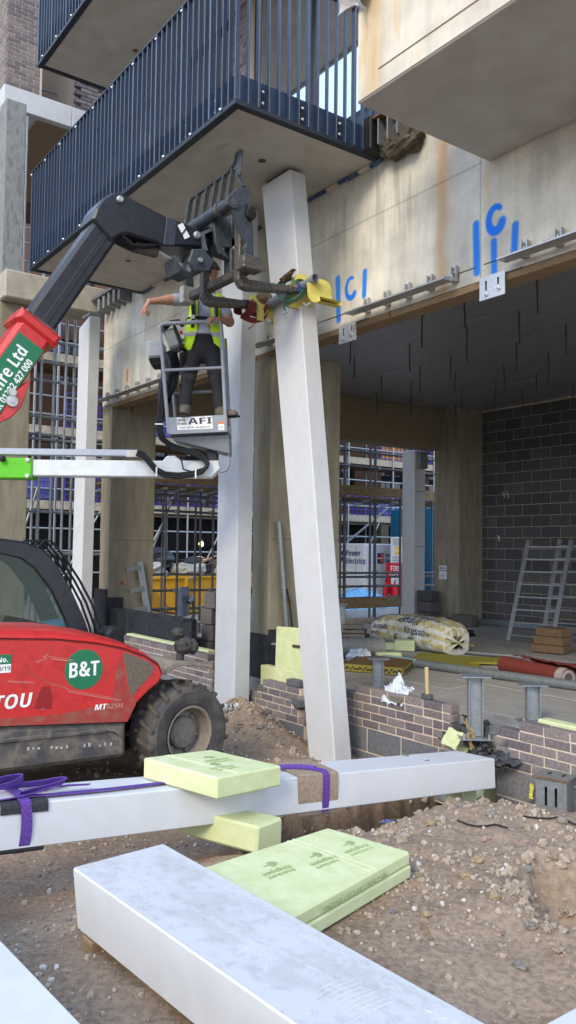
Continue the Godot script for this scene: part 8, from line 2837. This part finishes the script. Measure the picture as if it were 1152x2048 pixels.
# ---------------------------------------------------------------- fixings on the facade beam
func facade_fixings() -> void:
	var bracket := func(t: Node3D, x: float):
		var m := Mb.new()
		m.prism(v2([-5.368, 3.985, -5.372, 4.07, -5.352, 4.075, -5.340, 4.03, -5.17, 3.995, -5.165, 3.975]), x - 0.006, x + 0.006, ZY, 0.001)
		m.prism(v2([-5.368, 3.985, -5.372, 4.07, -5.352, 4.075, -5.340, 4.03, -5.17, 3.995, -5.165, 3.975]), x + 0.038, x + 0.050, ZY, 0.001)
		m.span(Vector3(x - 0.006, 3.985, -5.366), Vector3(x + 0.050, 4.115, -5.355), 0.001)
		m.span(Vector3(x - 0.012, 4.04, -5.354), Vector3(x + 0.0, 4.125, -5.315), 0.002)
		m.span(Vector3(x + 0.044, 4.04, -5.354), Vector3(x + 0.056, 4.125, -5.315), 0.002)
		m.cyl(Vector3(x + 0.017, 4.07, -5.36), Vector3(x + 0.017, 4.07, -5.325), 0.010, 6)
		part("bracket", m, mats["stainless"], t)
	var shelf := func(label: String, x0: float, x1: float, step: float):
		var t := thing("shelf_angle", label, "shelf angle", Vector3((x0 + x1) / 2.0, 3.97, -5.2), "brick shelf angles on the facade beam")
		var m := Mb.new()
		m.span(Vector3(x0, 3.966, -5.150), Vector3(x1, 3.978, -5.275), 0.001)
		m.span(Vector3(x0, 3.979, -5.266), Vector3(x1, 4.035, -5.275), 0.001)
		part("angle", m, mat("stainless", [rgb(168, 170, 172), rgb(188, 190, 192)], 0.4, 0.35, 0.0, {"metal": 0.5}), t)
		var x := x0 + 0.12
		while x < x1:
			bracket.call(t, x)
			x += step
		return t
	shelf.call("stainless shelf angle left of the leaning column under the blue mark", -7.90, -6.9, 0.30)
	shelf.call("stainless shelf angle right of the leaning column below the first blue letter", -6.19, -4.85, 0.29)
	shelf.call("stainless shelf angle at the right edge below the second blue letter", -4.27, -2.0, 0.32)
	shelf.call("long stainless shelf angle at the left end of the facade beam behind the basket", -12.55, -9.0, 0.37)
	# cast-in channels: a dark line
	var chs := Mb.new()
	chs.span(Vector3(-12.0, 4.058, -5.3675), Vector3(-4.68, 4.066, -5.3655))
	chs.span(Vector3(-4.58, 4.058, -5.3675), Vector3(2.0, 4.066, -5.3655))
	part("cast_in_channel", chs, plain("channel dark", rgb(44, 42, 40), 0.7), get_node("concrete_building"))
	for q in [[-6.36, "galvanised plate with two slots hanging below the first blue letter"], [-4.475, "galvanised plate with two slots hanging below the second blue letter"]]:
		var t := thing("slotted_plate", q[1], "fixing plate", Vector3(q[0], 3.85, -5.36), "slotted plates under the facade beam")
		var x: float = q[0]
		var m := Mb.new()
		for k in [[-0.135, -0.075], [-0.055, 0.055], [0.075, 0.135]]:
			m.span(Vector3(x + k[0], 3.745, -5.345), Vector3(x + k[1], 3.945, -5.353), 0.001)
		m.span(Vector3(x - 0.0749, 3.745, -5.3455), Vector3(x - 0.0551, 3.79, -5.3525))
		m.span(Vector3(x + 0.0551, 3.745, -5.3455), Vector3(x + 0.0749, 3.79, -5.3525))
		m.span(Vector3(x - 0.0749, 3.905, -5.3455), Vector3(x - 0.0551, 3.945, -5.3525))
		m.span(Vector3(x + 0.0551, 3.905, -5.3455), Vector3(x + 0.0749, 3.945, -5.3525))
		part("plate", m, mat("bright galvanised", [rgb(176, 184, 190), rgb(204, 210, 214)], 0.2, 0.35, 0.0, {"metal": 0.4}), t)
		m = Mb.new()
		m.span(Vector3(x - 0.135, 3.925, -5.354), Vector3(x + 0.30, 3.933, -5.60), 0.001)
		part("top_flange", m, STEEL, t)
		for b in [-0.065, 0.065]:
			m = Mb.new()
			m.lathe([Vector2(0, 0.03), Vector2(0.010, 0.03), Vector2(0.010, 0.014), Vector2(0.022, 0.014), Vector2(0.024, 0.0)], 6, Transform3D(Basis(Vector3.RIGHT, PI / 2), Vector3(x + b, 3.80 + 0.012 * signf(b), -5.345)))
			m.box(Vector3(x + b, 3.80 + 0.012 * signf(b), -5.343), Vector3(0.05, 0.05, 0.004), 0.001, Basis(Vector3.BACK, 0.6))
			part("bolt", m, BOLT, t)

# ---------------------------------------------------------------- stones and scraps
func litter() -> void:
	var r := RandomNumberGenerator.new()
	r.seed = 500
	var sm := StandardMaterial3D.new()
	sm.resource_name = "stone"
	sm.roughness = 0.95
	sm.vertex_color_use_as_albedo = true
	var shapes := []
	for i in 3:
		shapes.append(rock(600 + i, Vector3(1, 0.7, 0.85), 0.35, 1))
	for k in 3:
		var mm := MultiMesh.new()
		mm.transform_format = MultiMesh.TRANSFORM_3D
		mm.use_colors = true
		mm.mesh = shapes[k]
		var list := []
		while list.size() < 3900:
			var z := r.randf_range(-5.1, 0.2)
			var x := r.randf_range(-8.5, 0.4)
			var dens := 0.35 + 0.75 * ss(-2.4, -3.8, z) * ss(-4.6, -3.6, x) + 0.8 * exp(-(pow(x + 2.3, 2.0) + pow(z + 3.3, 2.0)) / 0.8) + 0.7 * exp(-(pow(x + 7.2, 2.0) + pow(z + 4.6, 2.0)) / 0.5)
			dens *= 0.5 + na.get_noise_2d(x * 1.7 + 40.0, z * 1.7) * 1.4
			if r.randf() > dens:
				continue
			list.append(Vector2(x, z))
		mm.instance_count = list.size()
		for i in list.size():
			var s := 0.003 + 0.012 * pow(r.randf(), 3.0) + (0.016 * r.randf() if r.randf() < 0.05 else 0.0)
			var b := Basis.from_euler(Vector3(r.randf() * 6.0, r.randf() * 6.0, r.randf() * 6.0)).scaled(Vector3.ONE * s)
			mm.set_instance_transform(i, Transform3D(b, Vector3(list[i].x, gh(list[i].x, list[i].y) + s * 0.25, list[i].y)))
			var g := r.randf()
			var c := Color(0.44, 0.36, 0.285).lerp(Color(0.31, 0.245, 0.185), r.randf())
			if g < 0.10:
				c = Color(0.55, 0.515, 0.47)
			elif g < 0.15:
				c = Color(0.42, 0.34, 0.23)
			elif g < 0.17:
				c = Color(0.36, 0.22, 0.17)
			elif g < 0.24:
				c = Color(0.17, 0.17, 0.18)
			mm.set_instance_color(i, c)
		var o := MultiMeshInstance3D.new()
		o.multimesh = mm
		o.material_override = sm
		put(o, "gravel")
		tag(o, ["small mixed stones scattered over the brown dirt", "fine crushed gravel scattered over the brown dirt", "pale and dark grit scattered over the brown dirt"][k], "gravel")
		o.set_meta("kind", "stuff")
	# clods of the same soil where the ground has been broken
	var cm := MultiMesh.new()
	cm.transform_format = MultiMesh.TRANSFORM_3D
	cm.use_colors = true
	cm.mesh = rock(640, Vector3(1, 0.75, 0.9), 0.5, 2)
	var cl := []
	for i in 9000:
		var z := r.randf_range(-5.05, -2.0)
		var x := r.randf_range(-8.2, -1.3)
		var q := pow((x + 2.18) / 0.52, 2.0) + pow((z + 3.50) / 0.46, 2.0)
		var dens := 1.0 * exp(-pow(sqrt(q) - 0.95, 2.0) * 14.0) + 0.8 * exp(-(pow(x + 7.15, 2.0) / 0.25 + pow(z + 4.72, 2.0) / 0.1)) + 0.45 * exp(-pow((absf(x + 4.4) - 0.5) / 0.12, 2.0)) * ss(-2.8, -3.1, z) + 0.10 * ss(-3.0, -4.0, z)
		if r.randf() < dens * 0.55:
			cl.append(Vector2(x, z))
	cm.instance_count = cl.size()
	for i in cl.size():
		var s := 0.010 + 0.026 * pow(r.randf(), 2.5)
		cm.set_instance_transform(i, Transform3D(Basis.from_euler(Vector3(r.randf() * 6.0, r.randf() * 6.0, r.randf() * 6.0)).scaled(Vector3.ONE * s), Vector3(cl[i].x, gh(cl[i].x, cl[i].y) + s * 0.15, cl[i].y)))
		cm.set_instance_color(i, Color(0.42, 0.345, 0.27).lerp(Color(0.27, 0.215, 0.165), r.randf()))
	var co := MultiMeshInstance3D.new()
	co.multimesh = cm
	co.material_override = sm
	put(co, "soil_clods")
	tag(co, "broken brown soil clods round the hollow, the heap and the trench", "soil")
	co.set_meta("kind", "stuff")
	# stones big enough to pick up
	var spots := [[-3.62, -4.02, 0.05, 0], [-3.30, -3.95, 0.06, 0], [-3.42, -3.55, 0.05, 1], [-3.05, -3.60, 0.045, 2], [-2.95, -4.15, 0.05, 0], [-3.55, -4.35, 0.05, 2], [-2.72, -3.06, 0.045, 1], [-2.55, -2.62, 0.035, 1], [-2.2, -2.88, 0.045, 0], [-2.05, -2.62, 0.05, 0], [-2.45, -2.95, 0.04, 1], [-2.28, -2.78, 0.035, 2], [-3.15, -3.15, 0.025, 2], [-2.95, -2.95, 0.03, 0], [-2.72, -2.45, 0.025, 0], [-4.02, -2.62, 0.06, 0], [-4.25, -2.28, 0.045, 0], [-4.4, -2.1, 0.04, 2], [-3.88, -2.2, 0.035, 0], [-3.75, -1.35, 0.02, 0], [-3.4, -1.1, 0.018, 1], [-2.85, -3.3, 0.05, 1], [-2.68, -3.48, 0.045, 0], [-2.9, -3.75, 0.04, 2], [-3.5, -4.75, 0.055, 2], [-3.2, -4.7, 0.05, 0], [-6.75, -4.60, 0.07, 0], [-6.95, -4.45, 0.06, 0], [-7.3, -4.35, 0.07, 0], [-6.4, -4.55, 0.04, 2], [-5.6, -4.7, 0.05, 0], [-5.2, -4.65, 0.045, 2], [-4.95, -4.6, 0.05, 0]]
	var tones := [mat("grey stone", [rgb(122, 116, 110), rgb(152, 146, 138)], 0.15, 0.95, 0.2), mat("ochre stone", [rgb(158, 138, 106), rgb(176, 156, 124)], 0.15, 0.95, 0.2), mat("brick chip", [rgb(158, 132, 120), rgb(176, 150, 138)], 0.15, 0.95, 0.2)]
	var labels := ["grey stone lying loose on the brown dirt", "ochre yellow stone lying loose on the brown dirt", "pinkish broken brick piece lying on the brown dirt"]
	for i in spots.size():
		var q: Array = spots[i]
		var o := solo("stone" if q[3] < 2 else "brick_piece", shapes[i % 3], tones[q[3]], labels[q[3]], "stone" if q[3] < 2 else "brick piece", ["grey stones on the dirt", "ochre stones on the dirt", "brick pieces on the dirt"][q[3]])
		var s: float = q[2] * 0.62
		o.transform = Transform3D(Basis.from_euler(Vector3(r.randf_range(-0.4, 0.4), r.randf() * 6.0, r.randf_range(-0.4, 0.4))).scaled(Vector3(s, s * 0.8, s * 0.9)), Vector3(q[0], gh(q[0], q[1]) + s * 0.35, q[1]))
	# twigs and bits of wire
	for q in [[Vector2(-3.15, -4.05), Vector2(-2.85, -4.25), "thin dark stick lying on the dirt before the steel box"], [Vector2(-3.35, -3.70), Vector2(-3.05, -3.78), "thin dark wire lying on the dirt in the right half"], [Vector2(-2.52, -2.55), Vector2(-2.40, -2.50), "pale curled strip lying on the dirt right of the large foam board"]]:
		var m := Mb.new()
		var p := []
		for i in 6:
			var c: Vector2 = q[0].lerp(q[1], i / 5.0) + Vector2(0.02, 0.01) * sin(i * 1.3)
			p.append(Vector3(c.x, gh(c.x, c.y) + 0.012, c.y))
		m.tube(p, 0.005, 5)
		solo("stick", m, TIMBER if q[2].begins_with("pale") else BLACK, q[2], "stick")

# the top of the nearest beam: grey wash, white smears along it, drips, scratches
func scuffed() -> StandardMaterial3D:
	var w := 1024
	var h := 128
	var i1 := noise(801, 0.010, 5).get_image(w, h)
	var i2 := noise(802, 0.045, 4).get_image(w, h)
	var i3 := noise(803, 0.02, 4).get_image(w / 8, h)
	i3.resize(w, h, Image.INTERPOLATE_CUBIC)
	var i4 := noise(804, 0.3, 2).get_image(w, h)
	for q in [i1, i2, i3, i4]:
		q.convert(Image.FORMAT_L8)
	var d1 := i1.get_data()
	var d2 := i2.get_data()
	var d3 := i3.get_data()
	var d4 := i4.get_data()
	var data := PackedByteArray()
	data.resize(w * h * 3)
	for y in h:
		for x in w:
			var k := y * w + x
			var n1 := d1[k] / 255.0
			var n2 := d2[k] / 255.0
			var n3 := d3[k] / 255.0
			var n4 := d4[k] / 255.0
			var edge := smoothstep(0.0, 0.10, y / float(h)) * smoothstep(1.0, 0.93, y / float(h))
			var film := smoothstep(0.36, 0.66, n1 * 0.55 + n2 * 0.2 + n3 * 0.25) * edge   # where the grey dust film still lies
			var smear := smoothstep(0.56, 0.72, n3) * smoothstep(0.35, 0.5, n2)
			var c := Vector3(0.745, 0.75, 0.76).lerp(Vector3(0.66, 0.658, 0.648), film * 0.55)
			c = c.lerp(Vector3(0.80, 0.805, 0.815), smear * 0.4)
			c *= 0.97 + 0.06 * n4
			if n2 > 0.66 and n4 > 0.55:
				c *= 0.93
			data[k * 3] = int(clampf(c.x, 0, 1) * 255)
			data[k * 3 + 1] = int(clampf(c.y, 0, 1) * 255)
			data[k * 3 + 2] = int(clampf(c.z, 0, 1) * 255)
	var rr := RandomNumberGenerator.new()
	rr.seed = 9
	for i in 70:   # scratches
		var x := rr.randf() * w
		var y := rr.randf() * h
		var dx := rr.randf_range(-1.0, 1.0)
		var dy := rr.randf_range(-0.5, 0.5)
		var pale := rr.randf() < 0.6
		for s in rr.randi_range(6, 40):
			x += dx
			y += dy
			var k := (int(clampf(y, 0, h - 1)) * w + int(clampf(x, 0, w - 1))) * 3
			for q in 3:
				data[k + q] = clampi(data[k + q] + (9 if pale else -14), 0, 255)
	var m := StandardMaterial3D.new()
	m.resource_name = "scuffed white"
	m.albedo_texture = ImageTexture.create_from_image(Image.create_from_data(w, h, false, Image.FORMAT_RGB8, data))
	m.roughness = 0.65
	m.texture_repeat = false
	mats["scuffed white"] = m
	return m
